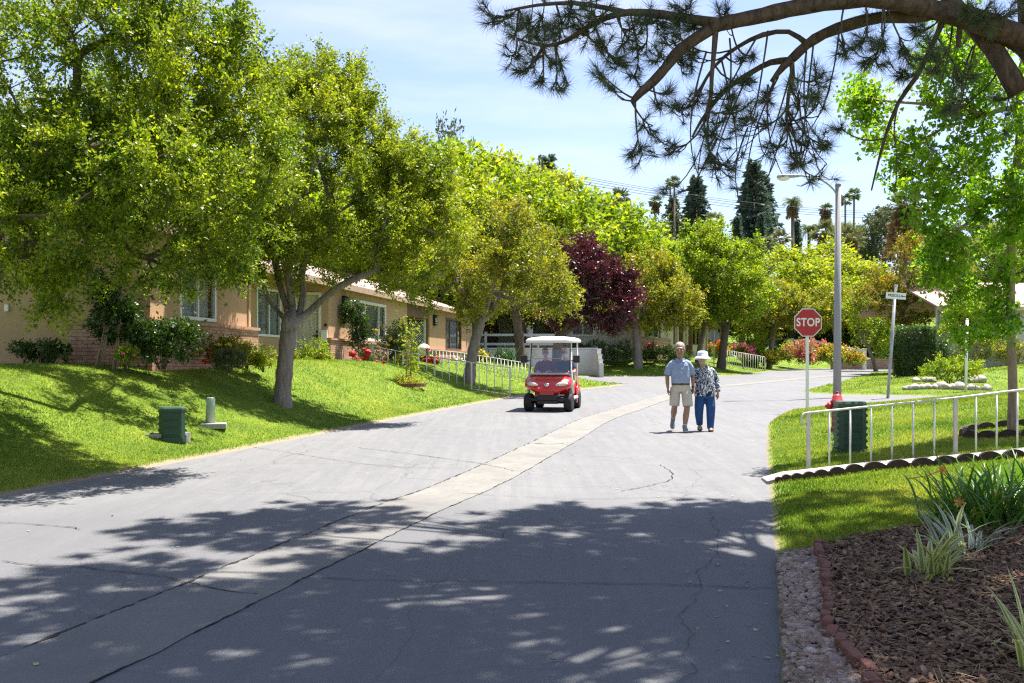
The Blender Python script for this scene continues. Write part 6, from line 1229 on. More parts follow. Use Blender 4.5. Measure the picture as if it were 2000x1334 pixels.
shrub('flower_bush', 'pale leaved bush beside the door step, right of the orange flowers', 632, 718, 29.5, 50, 34, 'leaf_lime', 0.05, 50, 40, 10, depth=.6, blooms=(('orange_petal', 3, .04),))
def pot(px, py, D, w, label, lm=None):
    s = D / F; p = XP(px, py, D); x = p.x; o = empty('flower_pot', (x, D, p.z), 0, label, 'flower pot'); r = w * s / 2; mb = MB(); mb.lathe([(r * .65, 0), (r * .92, r * 1.5), (r * 1.05, r * 1.5), (r * 1.05, r * 1.85), (r * .9, r * 1.85), (r * .85, r * 1.6)], (0, 0, 0), 18); mb.build('pot', M['terracotta'], o)
    if lm: me, C = shrubmesh([(0, 0, r * 3, r * 1.5, r * 1.5, r * 1.6)], 18, 40, r * .8, .05, int(px)); f = link('foliage', me, o, M[lm])
pot(574, 717, 27.8, 11, 'terracotta pot with an orange flowering plant right of the forked trunk', 'leaf_olive'); pot(603, 718, 28.0, 9, 'small terracotta pot at the door step', 'leaf_green')
tv = shrub('vine', 'dark green climbing vine on a bamboo trellis between the house number and the window', 692, 700, 32.9, 66, 118, 'leaf_dark', 0.085, 100, 50, 11, depth=.35, stems=False, lobes=[(-.15, 0, 1.65, .42, .2, .25), (.05, 0, 1.35, .4, .2, .35), (.15, 0, .95, .32, .2, .4), (.15, 0, .5, .3, .2, .4), (-.3, 0, 1.35, .2, .15, .2)])
mb = MB()
for u in (-.06, .12, .3): mb.tube([(u, .05, -.1), (u, .05, 1.55)], .015, 6)
for z in (.4, .8, 1.2): mb.tube([(-.1, .04, z), (.34, .04, z)], .012, 6)
mb.build('trellis', M['bark_tan'], tv)
shrub('rose_bush', 'red rose bush left of the white ramp railing', 715, 727, 31.8, 66, 48, 'leaf_grey', 0.06, 60, 50, 12, depth=.7, blooms=(('red_petal', 22, .105),), bpx={'red_petal': [(697, 698), (712, 700), (703, 706), (722, 712), (733, 710), (748, 708), (752, 715), (727, 718), (716, 722), (741, 716), (700, 702)]})
shrub('rose_bush', 'tall yellow rose bush behind the white ramp railing', 768, 732, 33.8, 84, 110, 'leaf_grey', 0.07, 110, 50, 13, depth=.8, blooms=(('yellow_petal', 14, .10),), bpx={'yellow_petal': [(762, 662), (773, 667), (756, 674), (731, 646), (780, 693), (771, 704), (793, 691), (742, 694), (779, 697), (740, 678)]})
shrub('vine', 'dark climber on the wall between the window and the lattice door', 777, 712, 37.0, 40, 92, 'leaf_dark', 0.09, 70, 50, 14, depth=.5)
shrub('rose_bush', 'dark red rose bush behind the second railing', 838, 738, 35.5, 44, 52, 'leaf_dark', 0.07, 50, 50, 15, depth=.7, blooms=(('red_petal', 14, .11), ('yellow_petal', 1, .09)), bpx={'red_petal': [(838, 702), (842, 708), (848, 703), (833, 712), (840, 716), (828, 722), (853, 704)], 'yellow_petal': [(843, 695)]})
shrub('rose_bush', 'white rose bush behind the second railing', 898, 742, 40.0, 50, 50, 'leaf_grey', 0.08, 50, 50, 16, depth=.8, blooms=(('white_petal', 14, .09),))
shrub('flower_bush', 'yellow flowering bush beside the leaning olive trunk', 935, 738, 41.0, 40, 60, 'leaf_olive', 0.08, 40, 50, 17, depth=.8, blooms=(('yellow_petal', 7, .09),))
b = XP(985, 742, 41.5); b.z = gz(b.x, 41.5); strap('agapanthus_clump', 'dark strap leaved clump behind the second railing, before the low grey wall', 'plant', b, 120, 0.95, 0.03, AGAP, 8, spread=.35, lean=(.1, .9), droop=1.0)
b = XP(828, 700, 37); mb = MB(); mb.ball((0, 0, 0), (.25, .25, .25), 16); mb.lathe([(.16, -.42), (.12, -.22)], (0, 0, 0), 12); o = mb.build('garden_ornament', M['pale']); o.location = b + Vector((0, 0, .3)); tag(o, 'round grey ball ornament beside the lattice porch', 'ornament')
# young staked tree in a round planted bed
b = onground(797, 752, 20); b.y = 28.5; b.x = (797 - 1000) / F * b.y; b.z = gz(b.x, b.y)
yt = empty('young_tree', b, 0, 'spindly young tree tied to a wooden stake in the round flower bed', 'tree'); mb = MB(); mb.tube([(.06, 0, -.1), (.1, 0, .8), (.13, 0, 1.75)], [.02, .016, .008], 6); mb.build('trunk', M['bark_tan'], yt)
mb = MB(); mb.tube([(-.06, 0.03, -.1), (-.02, .03, 1.35)], .022, 6); mb.build('stake', M['bark_tan'], yt)
rs = np.random.RandomState(5); C = np.array([(rs.randn() * .1 + (.28 if k % 2 else -.1) * (1 if k < 14 else .4), rs.randn() * .15, .12 + 1.7 * (k / 26)) for k in range(27)]); V = foliage(C, 26, .22, .11, rs, -.2, twigs=5, asp=.32); link('crown', cmesh('young_crown', V), yt, M['leaf_lime'])
bd = empty('flower_bed', (b.x - .03, b.y - .1, gz(b.x, b.y - .1)), 0, 'small round brick edged bed of yellow flowers on the left lawn', 'flower bed')
mb = MB()
for k in range(22): a = 6.283 * k / 22; mb.box((.52 * math.cos(a), .52 * math.sin(a), .02), (.06, .14, .10), rz=a, bev=.01)
mb.build('brick_ring', M['edgebrick'], bd); me, C = shrubmesh([(0, 0, .1, .46, .46, .14)], 60, 30, .12, .05, 3); link('foliage', me, bd, M['leaf_lime'])
V = foliage(np.array([(c[0], c[1], c[2] + .05) for c in C[:40]]), 8, .08, .05, rs, .5, twigs=2); link('blossoms', cmesh('blossoms', V), bd, M['yellow_petal'])
# beds along the beige house
shrub('hedge', 'dark hedge behind the low grey wall', 1170, 712, 57.5, 150, 52, 'leaf_dark', 0.12, 110, 50, 21, depth=1.4)
shrub('shrub', 'dark rounded shrub in front of the beige house, behind the walking man', 1293, 714, 58.5, 110, 40, 'leaf_dark', 0.12, 110, 50, 22, depth=1.6)
shrub('flower_bush', 'pink tinged shrub left of the dark rounded one', 1270, 706, 59.2, 36, 40, 'leaf_plum', 0.11, 40, 40, 23, depth=1.0, blooms=(('pink_petal', 6, .12),))
shrub('shrub', 'wispy dark green shrub at the corner of the beige house', 1218, 708, 58.2, 56, 44, 'leaf_dark', 0.14, 60, 40, 24, asp=.2, depth=1.2)
shrub('flower_bush', 'scarlet and yellow flowers behind the second stop sign', 1403, 702, 67.5, 44, 36, 'leaf_green', 0.12, 30, 40, 25, depth=1.0); petals(_last(), 'redorange_petal', .5, 300, .12, 3)
shrub('bougainvillea', 'magenta bougainvillea behind the sloping white railing', 1447, 705, 69, 76, 34, 'leaf_green', 0.12, 60, 40, 26, depth=1.2); petals(_last(), 'magenta_petal', .6, 700, .12, 4)
b = XP(1468, 700, 71); b.z = gz(b.x, 71); strap('bird_of_paradise', 'tall spiky leaved plant against the beige house', 'plant', b, 46, 3.0, .12, DAYL, 9, spread=.4, lean=(.1, .9), droop=.8)
shrub('shrub', 'leafy yellow green shrub by the shuttered window of the beige house', 1462, 705, 70, 56, 52, 'leaf_green', 0.16, 50, 40, 27, depth=1.4)
shrub('shrub', 'bright yellow flowering ground shrub under the olive tree', 1512, 712, 69.5, 70, 28, 'leaf_lime', 0.14, 70, 50, 28, depth=1.4); petals(_last(), 'yellow_petal', .6, 900, .11, 5)
shrub('shrub', 'yellow green rounded shrub left of the pink flowering one', 1540, 704, 73, 40, 36, 'leaf_lime', 0.14, 50, 50, 29, depth=1.4)
shrub('flower_bush', 'wide pink flowering shrub behind the stop sign post', 1576, 713, 72, 100, 50, 'leaf_green', 0.13, 90, 40, 30, depth=1.8); petals(_last(), 'pink_petal', .85, 1900, .13, 6)
shrub('flower_bush', 'green bush dotted with yellow and orange flowers beside the pink shrub', 1628, 713, 71.5, 76, 44, 'leaf_green', 0.13, 80, 45, 31, depth=1.6); petals(_last(), 'yellow_petal', .5, 350, .12, 7); petals(_last(), 'redorange_petal', .5, 200, .11, 8)
shrub('flower_bush', 'small orange flowering bush right of the lamp pole', 1668, 714, 70, 42, 34, 'leaf_green', 0.13, 40, 45, 32, depth=1.2); petals(_last(), 'orange_petal', .6, 350, .12, 9)
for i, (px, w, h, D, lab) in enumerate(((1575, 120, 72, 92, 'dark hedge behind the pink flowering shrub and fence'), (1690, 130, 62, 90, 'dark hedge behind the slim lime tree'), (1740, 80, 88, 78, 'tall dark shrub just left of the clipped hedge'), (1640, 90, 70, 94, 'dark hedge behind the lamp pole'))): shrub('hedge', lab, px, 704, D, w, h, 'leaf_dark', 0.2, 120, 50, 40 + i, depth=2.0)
# clipped hedge, vines on the wall, rock bed
D = 47; s = D / F; p = XP(1784, 716, D); p.z = gz(p.x, D); hd = empty('clipped_hedge', p, 0, 'tall dark clipped hedge block on the right lawn', 'hedge'); rs = np.random.RandomState(8); w, h = 62 * s, 92 * s
C = []
for k in range(900):
    f = rs.randint(4); u, v = rs.uniform(-.5, .5), rs.rand(); tp = 1 - .18 * max(0, .35 - v) / .35
    C.append(((u if f < 2 else .5 * (-1) ** f) * w * tp, (u if f >= 2 else .5 * (-1) ** f) * w * .9 * tp, v * h))
C += [(rs.uniform(-.5, .5) * w, rs.uniform(-.5, .5) * w * .9, h) for k in range(200)]
V = foliage(np.array(C), 28, .12, .075, rs, .2, twigs=4); link('foliage', cmesh('hedge_leaves', V), hd, M['leaf_dark']); mb = MB(); mb.box((0, 0, h * .47), (w * .86, w * .76, h * .93), bev=.15); mb.build('inner_branches', M['bark_brown'], hd)
mb = MB(); mb.tube([(w * -.55, .2, 0), (w * -.62, .2, h * .5), (w * -.5, .2, h)], .05, 6); mb.build('stems', M['bark_grey'], hd)
shrub('vine', 'wiry vine and shrubs hanging over the low wall by the white house, leftmost part', 1838, 716, 47.8, 60, 62, 'leaf_dark', 0.10, 60, 40, 51, depth=.9)
shrub('vine', 'brownish vine over the middle of the low pale wall behind the white post', 1900, 716, 48.0, 90, 58, 'leaf_olive', 0.09, 70, 40, 52, depth=.7)
shrub('vine', 'brownish vine over the low pale wall behind the ginkgo trunk', 1980, 716, 48.0, 100, 60, 'leaf_olive', 0.09, 80, 40, 53, depth=.7)
b = onground(1856, 748, 18, 60); D = 35.2; rb = (XP(1856, 0, D)); shrub('shrub', 'leafy green mound inside the ring of rocks', 1858, 747, 35.4, 120, 56, 'leaf_green', 0.085, 110, 50, 54, depth=1.7)
M['rock'] = pmat('rock', (0.42, 0.36, 0.31), 0.85, 0.35, 5, bump=0.4, bscale=20)
rg3 = random.Random(12); k = 0
for px, py, r in ((1786, 754, 9), (1800, 753, 8), (1812, 755, 9), (1826, 754, 8), (1839, 752, 12), (1776, 750, 7), (1790, 746, 8), (1808, 745, 8), (1851, 752, 8), (1862, 755, 9), (1873, 752, 12), (1884, 752, 9), (1895, 753, 10), (1902, 747, 10), (1915, 747, 11), (1926, 749, 9), (1906, 755, 8), (1892, 744, 9), (1878, 743, 9), (1768, 751, 6), (1820, 747, 8)):
    D = 34.6 if py > 748 else 36.4; s = D / F; x = (px - 1000) * s; bm = bmesh.new(); bmesh.ops.create_icosphere(bm, subdivisions=3, radius=1)
    off = Vector((k * 3.7, 0, 0))
    for v in bm.verts: v.co *= 1 + .22 * mnoise.noise(v.co * 1.2 + off) + .06 * mnoise.noise(v.co * 4 + off)
    bmesh.ops.scale(bm, vec=(r * s * 1.15, r * s, r * s * .85), verts=bm.verts); me = bpy.data.meshes.new('rock'); bm.to_mesh(me); bm.free(); me.polygons.foreach_set('use_smooth', [True] * len(me.polygons))
    o = link('rock', me, None, M['rock']); o.location = (x, D, gz(x, D) + r * s * .35); o.rotation_euler = (0, 0, rg3.uniform(0, 6)); k += 1
    tag(o, 'smooth rounded rock in the ring round the green mound', 'rock', 'rocks round the bed on the right lawn')
# fallen leaves and litter on street and lawn
M['litter'] = randmat('fallen_leaf', [(0.35, 0.22, 0.09), (0.45, 0.36, 0.22), (0.20, 0.12, 0.06), (0.55, 0.48, 0.36)], 0.9)
rs = np.random.RandomState(21); n = 1500; D_ = 5 * 6 ** rs.rand(n); X = (rs.rand(n) * 1.1 - .55) * D_; d = sdist(X, D_); k = ((d < -.02) & (rs.rand(n) < np.clip(1.1 + d * 1.4, .05, 1))) | ((d > 0) & (d < 4) & (X < 0) & (rs.rand(n) < .5) & (D_ < 24)) ; X, D_, d = X[k], D_[k], d[k]
Z = np.where(d < 0, SL * D_ + .012, ground(X, D_) + .035); A = unit(rs.randn(len(X), 3) * np.array([1, 1, .15])); S = unit(np.cross(A, np.array([0, 0, 1.0]) + rs.randn(len(X), 3) * .3)); L = .02 + .03 * rs.rand(len(X)); V = quads(np.stack([X, D_, Z], -1), A, S, L, L * .55)
tag(link('fallen_leaves', np_mesh('fallen_leaves', V, np.arange(len(V)).reshape(-1, 4)), None, M['litter']), 'small dry leaves scattered along the street edges and lawns', 'leaves', kind='stuff')
# ---------------------------------------------------------------- people
def skinmat(name, c):
    m, t, o = newmat(name); b = N(t, 'ShaderNodeBsdfPrincipled', i_Roughness=0.5); b.inputs['Subsurface Weight'].default_value = 0.08; b.inputs['Subsurface Radius'].default_value = (0.02, 0.008, 0.005)
    t.links.new(ramp(t, noise(t, 9, 4), [(0.3, tuple(x * .82 for x in c)), (0.7, c)]), b.inputs['Base Color']); t.links.new(b.outputs[0], o.inputs[0]); return m
M['skin_tan'] = skinmat('tan_skin', (0.34, 0.185, 0.115)); M['skin_fair'] = skinmat('fair_skin', (0.52, 0.315, 0.225)); M['hair_grey'] = pmat('grey_hair', (0.36, 0.35, 0.34), .7, .35, 40); M['hair_dark'] = pmat('dark_hair', (0.03, 0.028, 0.03), .6, .3, 40); M['hair_white'] = pmat('white_hair', (0.62, 0.60, 0.57), .7, .2, 40)
M['shirt_blue'] = pmat('blue_shirt', (0.27, 0.33, 0.47), .8, .14, 7, bump=.25, bscale=14); M['shorts'] = pmat('khaki_shorts', (0.52, 0.46, 0.38), .85, .12, 6, bump=.3, bscale=12); M['leather'] = pmat('brown_leather', (0.10, 0.045, 0.022), .5, .3); M['shoe_grey'] = pmat('grey_trainer', (0.20, 0.22, 0.24), .7, .4, 25); M['sock'] = pmat('white_sock', (0.7, 0.7, 0.7), .9, .1); M['sole'] = pmat('shoe_sole', (0.45, 0.45, 0.44), .8, .2); M['trousers'] = pmat('blue_trousers', (0.020, 0.075, 0.22), .85, .25, 7, bump=.35, bscale=10); M['hat'] = pmat('white_hat', (0.74, 0.74, 0.76), .85, .1, 8); M['eye'] = pmat('eye_dark', (0.03, 0.02, 0.015), .3, .1); M['lip'] = pmat('lip', (0.26, 0.10, 0.08), .5, .1); M['sandal'] = pmat('black_sandal', (0.03, 0.015, 0.015), .5, .2); M['maroon'] = pmat('maroon_shirt', (0.16, 0.022, 0.055), .85, .2, 8, bump=.2, bscale=14); M['navy'] = pmat('navy_shirt', (0.018, 0.032, 0.075), .85, .2, 8, bump=.2, bscale=14); M['metalwatch'] = pmat('watch', (0.05, 0.05, 0.05), .3, .2, metal=.5)
def swirl():
    m, t, o = newmat('swirl_blouse'); b = N(t, 'ShaderNodeBsdfPrincipled', i_Roughness=0.8); c = N(t, 'ShaderNodeTexCoord'); v = N(t, 'ShaderNodeTexNoise', i_Scale=11.0, i_Detail=1.0, i_Distortion=1.4); t.links.new(c.outputs['Object'], v.inputs['Vector'])
    mu = N(t, 'ShaderNodeMath', operation='MULTIPLY', i_1=30.0); t.links.new(v.outputs['Fac'], mu.inputs[0]); sn = N(t, 'ShaderNodeMath', operation='SINE'); t.links.new(mu.outputs[0], sn.inputs[0])
    t.links.new(ramp(t, sn.outputs[0], [(0.38, (0.012, 0.016, 0.055)), (0.55, (0.72, 0.72, 0.76))]), b.inputs['Base Color']); t.links.new(b.outputs[0], o.inputs[0]); return m
M['swirl'] = swirl()
def hand(mb, w, d, palm_n, s=1.0, curl=0.5, thumb=1):
    """palm, four fingers of different lengths and a thumb; w wrist, d pointing direction, palm_n the way the palm faces"""
    w, d, n = Vector(w), Vector(d).normalized(), Vector(palm_n).normalized(); n = (n - d * n.dot(d)).normalized(); sd = d.cross(n); L = .085 * s
    mb.tube([w - d * .02, w + d * L * .35, w + d * L * .8, w + d * L], [(.024 * s, .017 * s), (.036 * s, .016 * s), (.042 * s, .015 * s), (.038 * s, .013 * s)], 10) if False else [mb.ball(w + d * L * t + sd * u * s, .0175 * s, 8) for t in (.15, .5, .9) for u in (-.026, -.009, .009, .026)]
    for k, (u, l) in enumerate(((-.029, .062), (-.010, .074), (.010, .078), (.028, .070))):
        a = w + d * L * .95 + sd * u * s; p = [a]; ang = curl * .5
        for q in range(3): dd = d * math.cos(ang) + n * math.sin(ang); p.append(p[-1] + dd * l * s * (.42, .32, .26)[q]); ang += curl
        mb.tube(p, [.0095 * s, .009 * s, .0085 * s, .007 * s], 8)
    a = w + d * L * .25 + sd * .026 * s * thumb; mb.tube([a, a + d * .028 * s + sd * .020 * s * thumb + n * .012 * s, a + d * .058 * s + sd * .024 * s * thumb + n * .022 * s, a + d * .078 * s + sd * .020 * s * thumb + n * .028 * s], [.012 * s, .0115 * s, .010 * s, .007 * s], 8)
def headshape(mb, c, s, Mx, chin=1.0):
    """skull, jaw, nose and ears round the head's centre c, facing -y before Mx turns it"""
    f = lambda x, y, z: Vector(c) + Mx @ Vector((x * s, y * s, z * s))
    mb.ball(f(0, .01, .03), (.076 * s, .095 * s, .092 * s), 16, M=Mx); mb.ball(f(0, -.02, -.045), (.060 * s, .070 * s, .075 * s), 14, M=Mx); mb.ball(f(0, -.055, -.095), (.032 * s, .030 * s, .026 * s), 10, M=Mx)
    mb.tube([f(0, -.088, .025), f(0, -.108, -.012), f(0, -.100, -.028)], [.010 * s, .017 * s, .014 * s], 8); mb.ball(f(0, -.078, .035), (.055 * s, .02 * s, .012 * s), 8, M=Mx)
    for q in (-1, 1): mb.ball(f(q * .080, .012, -.008), (.012 * s, .020 * s, .032 * s), 8, M=Mx); mb.ball(f(q * .040, -.062, -.02), (.022 * s, .022 * s, .022 * s), 8, M=Mx)
def face(root, c, s, Mx, glasses=False, eyes=True):
    f = lambda x, y, z: Vector(c) + Mx @ Vector((x * s, y * s, z * s))
    for q in (-1, 1): mb = MB(); mb.ball(f(q * .031, -.083, .012), (.010 * s, .006 * s, .0045 * s), 8, M=Mx); mb.build('eye', M['eye'], root); mb = MB(); mb.ball(f(q * .033, -.090, .033), (.018 * s, .005 * s, .0035 * s), 8, M=Mx); mb.build('eyebrow', M['hair_grey'] if not glasses else M['hair_dark'], root)
    mb = MB(); mb.ball(f(0, -.088, -.058), (.024 * s, .008 * s, .006 * s), 8, M=Mx); mb.build('mouth', M['lip'], root)
    if glasses:
        mb = MB()
        for q in (-1, 1): mb.ball(f(q * .034, -.100, .010), (.028 * s, .006 * s, .019 * s), 10, M=Mx)
        mb.tube([f(-.01, -.104, .012), f(.01, -.104, .012)], .003, 6)
        for q in (-1, 1): mb.tube([f(q * .06, -.096, .014), f(q * .082, 0, .014)], .003, 6)
        mb.build('sunglasses', M['eye'], root)
def finish(mb, name, size, mat, root, it=3):
    me = remesh(mb.mesh(name), size, it, name); return link(name, me, root, mat)
I3 = Matrix.Identity(3)
def rotz(a): return Matrix.Rotation(R(a), 3, 'Z')
# ---- the man
D = 18.85; mx = (1328.5 - 1000) / F * D; man = empty('person', (mx, D, SL * D), 0, 'grey haired man walking in a blue short sleeved shirt, khaki shorts and grey trainers', 'person')
Hc = Vector((-.01, -.025, 1.548)); HM = rotz(-12) @ Matrix.Rotation(R(6), 3, 'X'); sk = 'skin_tan'
mb = MB(); headshape(mb, Hc, 1.13, HM); mb.tube([(0, .03, 1.30), (0, .015, 1.40), (-.003, .0, 1.48)], [.068, .060, .056], 12)
mb.tube([(0, .01, .86), (0, .01, 1.0), (0, .015, 1.2), (0, .02, 1.32), (0, .02, 1.37)], [(.14, .10), (.145, .11), (.155, .105), (.14, .085), (.07, .06)], 16)
armL = [(-.15, .02, 1.27), (-.205, .033, 1.16), (-.24, .04, 1.06), (-.242, .005, .94), (-.238, -.03, .83)]; armR = [(.15, .02, 1.27), (.208, .033, 1.16), (.245, .04, 1.06), (.243, .0, .95), (.236, -.045, .845)]; ar = [.052, .045, .040, .037, .027]
mb.tube(armL, ar, 12); mb.tube(armR, ar, 12); hand(mb, armL[-1], (-.02, -.12, -1), (.9, -.3, 0), 1.02, .45, -1); hand(mb, armR[-1], (-.02, -.16, -1), (-.9, -.3, 0), 1.02, .45, 1)
legL = [(-.085, .02, .84), (-.10, .0, .66), (-.105, -.015, .49), (-.105, .03, .46), (-.10, .12, .36), (-.095, .24, .25)]; legR = [(.085, .01, .84), (.105, -.06, .66), (.112, -.11, .50), (.108, -.115, .44), (.085, -.13, .30), (.062, -.16, .12)]
mb.tube(legL, [.085, .075, .058, .056, .060, .038], 12); mb.tube(legR, [.085, .075, .058, .056, .060, .038], 12); finish(mb, 'body', .0075, M[sk], man)
mb = MB(); mb.ball(Hc + HM @ Vector((0, .026, .058)), (.092, .104, .096), 16, M=HM); mb.ball(Hc + HM @ Vector((0, .048, .0)), (.092, .082, .085), 14, M=HM)
for q in (-1, 1): mb.ball(Hc + HM @ Vector((q * .071, -.005, .035)), (.014, .03, .032), 8, M=HM)
finish(mb, 'hair', .009, M['hair_grey'], man); face(man, Hc, 1.13, HM)
mb = MB(); mb.tube([(.01, .01, .885), (.01, .01, .93), (.01, .0, 1.02), (.005, .005, 1.16), (0, .02, 1.27), (0, .02, 1.335), (0, .02, 1.385)], [(.165, .125), (.178, .140), (.182, .142), (.182, .132), (.172, .112), (.125, .088), (.066, .062)], 20)
for s_ in (-1, 1): mb.tube([(s_ * .09, .02, 1.322), (s_ * .155, .022, 1.282), (s_ * .205, .03, 1.20), (s_ * .238, .035, 1.075)], [(.060, .06), (.064, .064), (.068, .068), (.076, .074)], 14)
shirt = finish(mb, 'shirt', .008, M['shirt_blue'], man, 2)
mb = MB()
for s_ in (-1, 1): mb.add([(s_ * .004, -.082, 1.352), (s_ * .085, -.03, 1.392), (s_ * .08, .03, 1.40), (s_ * .10, -.04, 1.345), (s_ * .05, -.105, 1.315)], [(0, 1, 3, 4), (1, 2, 3)])
mb.build('collar', M['shirt_blue'], shirt); mb = MB(); mb.box((.085, -.142, 1.20), (.085, .006, .10), bev=.002); mb.build('pocket', M['shirt_blue'], shirt)
mb = MB()
for z in (1.29, 1.20, 1.11, 1.02, .94): mb.ball((.005, -.142 if z < 1.25 else -.125, z), (.007, .004, .007), 6)
mb.build('buttons', M['sock'], shirt)
mb = MB(); mb.tube([(.01, .01, .90), (.01, .01, .87), (.01, .01, .80), (.01, .01, .76)], [(.166, .128), (.172, .135), (.175, .135), (.168, .12)], 18)
mb.tube([(-.085, .015, .83), (-.10, .0, .70), (-.112, -.012, .49)], [(.098, .105), (.100, .098), (.096, .092)], 14); mb.tube([(.10, .01, .83), (.115, -.05, .70), (.128, -.10, .485)], [(.098, .105), (.100, .098), (.098, .094)], 14); finish(mb, 'shorts', .009, M['shorts'], man, 2)
mb = MB(); mb.lathe([(.172, .885), (.1745, .89), (.1745, .915), (.172, .92)], (.01, .01, 0), 28, sq=.79); mb.build('belt', M['leather'], man)
mb = MB(); mb.box((.01, -.131, .9025), (.045, .012, .034), bev=.004); mb.build('buckle', M['metalwatch'], man)
mb = MB(); mb.lathe([(.031, -.012), (.034, -.008), (.034, .012), (.031, .016)], armR[3 + 1], 14); mb.ball((.238, -.075, .85), (.018, .01, .018), 10); mb.build('watch', M['metalwatch'], man)
def shoe(root, ank, toe, mat, up, name='shoe', s=1.0, sole='sole'):
    a, t = Vector(ank), Vector(toe); d = (t - a); L = d.length; mb = MB(); u = Vector(up).normalized(); e = d.normalized()
    mb.tube([a - e * .05 + u * .0, a - e * .02 + u * .005, a + d * .35 - u * .005, a + d * .7 - u * .018, a + d * .92 - u * .026, t - u * .03], [(.026 * s, .035 * s), (.040 * s, .050 * s), (.042 * s, .043 * s), (.047 * s, .034 * s), (.042 * s, .027 * s), (.018 * s, .014 * s)], 12)
    mb.tube([a + u * .06, a], [.044 * s, .046 * s], 12); o = finish(mb, name, .008, mat, root, 2)
    mb = MB(); mb.tube([a - e * .055 - u * .045, a + d * .3 - u * .048, a + d * .7 - u * .052, t - u * .046], [(.034 * s, .012), (.042 * s, .012), (.048 * s, .012), (.024 * s, .01)], 10); mb.build('sole', M[sole], o); return o
for pts, toe, up in ((legL, (-.118, .15, .075), (0, -.72, .70)), (legR, (.055, -.345, .075), (0, .12, 1))):
    a = Vector(pts[-1]); k = Vector(pts[-2]); mb = MB(); mb.tube([a + (k - a) * .42, a + (k - a) * .1, a - (k - a) * .12], [.043, .040, .042], 12); mb.build('sock', M['sock'], man); shoe(man, a - (k - a).normalized() * .045, toe, M['shoe_grey'], up)
# ---- the woman
D = 19.0; wx = (1374 - 1000) / F * D; wom = empty('person', (wx, D, SL * D), 0, 'elderly woman in a white sun hat, swirl patterned blouse and blue trousers', 'person')
Hc = Vector((-.035, -.055, 1.385)); HM = rotz(-38) @ Matrix.Rotation(R(3), 3, 'X'); sk = 'skin_fair'
mb = MB(); headshape(mb, Hc, .95, HM); mb.tube([(.02, .05, 1.18), (.0, .02, 1.25), (-.02, -.02, 1.33)], [.062, .054, .05], 12); mb.tube([(.02, .02, .75), (.02, .02, .95), (.02, .04, 1.1), (.02, .05, 1.2)], [(.14, .11), (.14, .11), (.14, .1), (.07, .06)], 14)
aR = [(.165, .05, 1.165), (.225, .07, 1.05), (.265, .07, .93), (.275, .03, .82), (.272, -.01, .725)]; aL = [(-.12, .03, 1.165), (-.165, .0, 1.06), (-.165, -.045, .96), (-.20, -.085, 1.0), (-.232, -.11, 1.045)]
mb.tube(aR, [.043, .038, .034, .03, .023], 10); mb.tube(aL, [.043, .038, .034, .03, .023], 10); hand(mb, aR[-1], (.0, -.08, -1), (-.9, -.3, 0), .9, .45, 1); hand(mb, aL[-1], (-.75, -.1, .55), (-.2, .9, -.2), .88, .5, -1)
lL = [(-.07, .02, .80), (-.085, -.02, .46), (-.06, .06, .13)]; lR = [(.10, .02, .80), (.125, -.06, .46), (.11, -.10, .09)]
for l in (lL, lR): mb.tube(l, [.08, .055, .034], 10)
for a, t in (((-.06, .06, .10), (-.075, -.06, .035)), ((.11, -.10, .065), (.10, -.24, .03))): mb.tube([a, tuple((Vector(a) + Vector(t)) / 2), t], [(.034, .034), (.036, .024), (.034, .016)], 10)
finish(mb, 'body', .0075, M[sk], wom)
mb = MB(); mb.ball(Hc + HM @ Vector((0, .035, -.0)), (.082, .082, .082), 14, M=HM); finish(mb, 'hair', .009, M['hair_white'], wom); face(wom, Hc, .95, HM, True)
mb = MB(); HT = HM @ Matrix.Rotation(R(-5), 3, 'X'); mb.lathe([(.0, .145), (.05, .143), (.088, .128), (.10, .10), (.105, .045), (.13, .025), (.168, -.012), (.166, -.018), (.12, .012), (.098, .03), (.02, .10)], Hc + HM @ Vector((0, .008, .0)), 28, M=HT); mb.build('sun_hat', M['hat'], wom)
mb = MB(); mb.tube([(.03, .015, .665), (.03, .015, .72), (.035, .01, .85), (.03, .02, 1.0), (.025, .035, 1.12), (.02, .045, 1.2), (.01, .045, 1.245)], [(.205, .165), (.205, .165), (.192, .155), (.175, .145), (.165, .13), (.125, .10), (.066, .06)], 20)
mb.tube([(.12, .05, 1.17), (.19, .06, 1.12), (.235, .07, 1.04), (.268, .07, .93), (.278, .03, .83), (.276, .0, .755)], [.07, .068, .062, .058, .052, .05], 12); mb.tube([(-.08, .03, 1.17), (-.135, .015, 1.11), (-.168, -.01, 1.04), (-.168, -.045, .955), (-.195, -.078, .99)], [.07, .064, .06, .056, .05], 12); finish(mb, 'blouse', .008, M['swirl'], wom, 2)
mb = MB(); mb.tube([(.03, .015, .80), (.03, .02, .70), (.025, .02, .62)], [(.172, .145), (.182, .15), (.172, .135)], 16); mb.tube([(-.055, .02, .68), (-.085, -.01, .46), (-.082, .02, .3), (-.062, .055, .115)], [.105, .090, .078, .060], 14); mb.tube([(.11, .02, .68), (.13, -.045, .46), (.125, -.06, .28), (.112, -.095, .05)], [.105, .090, .080, .062], 14); finish(mb, 'trousers', .009, M['trousers'], wom, 2)
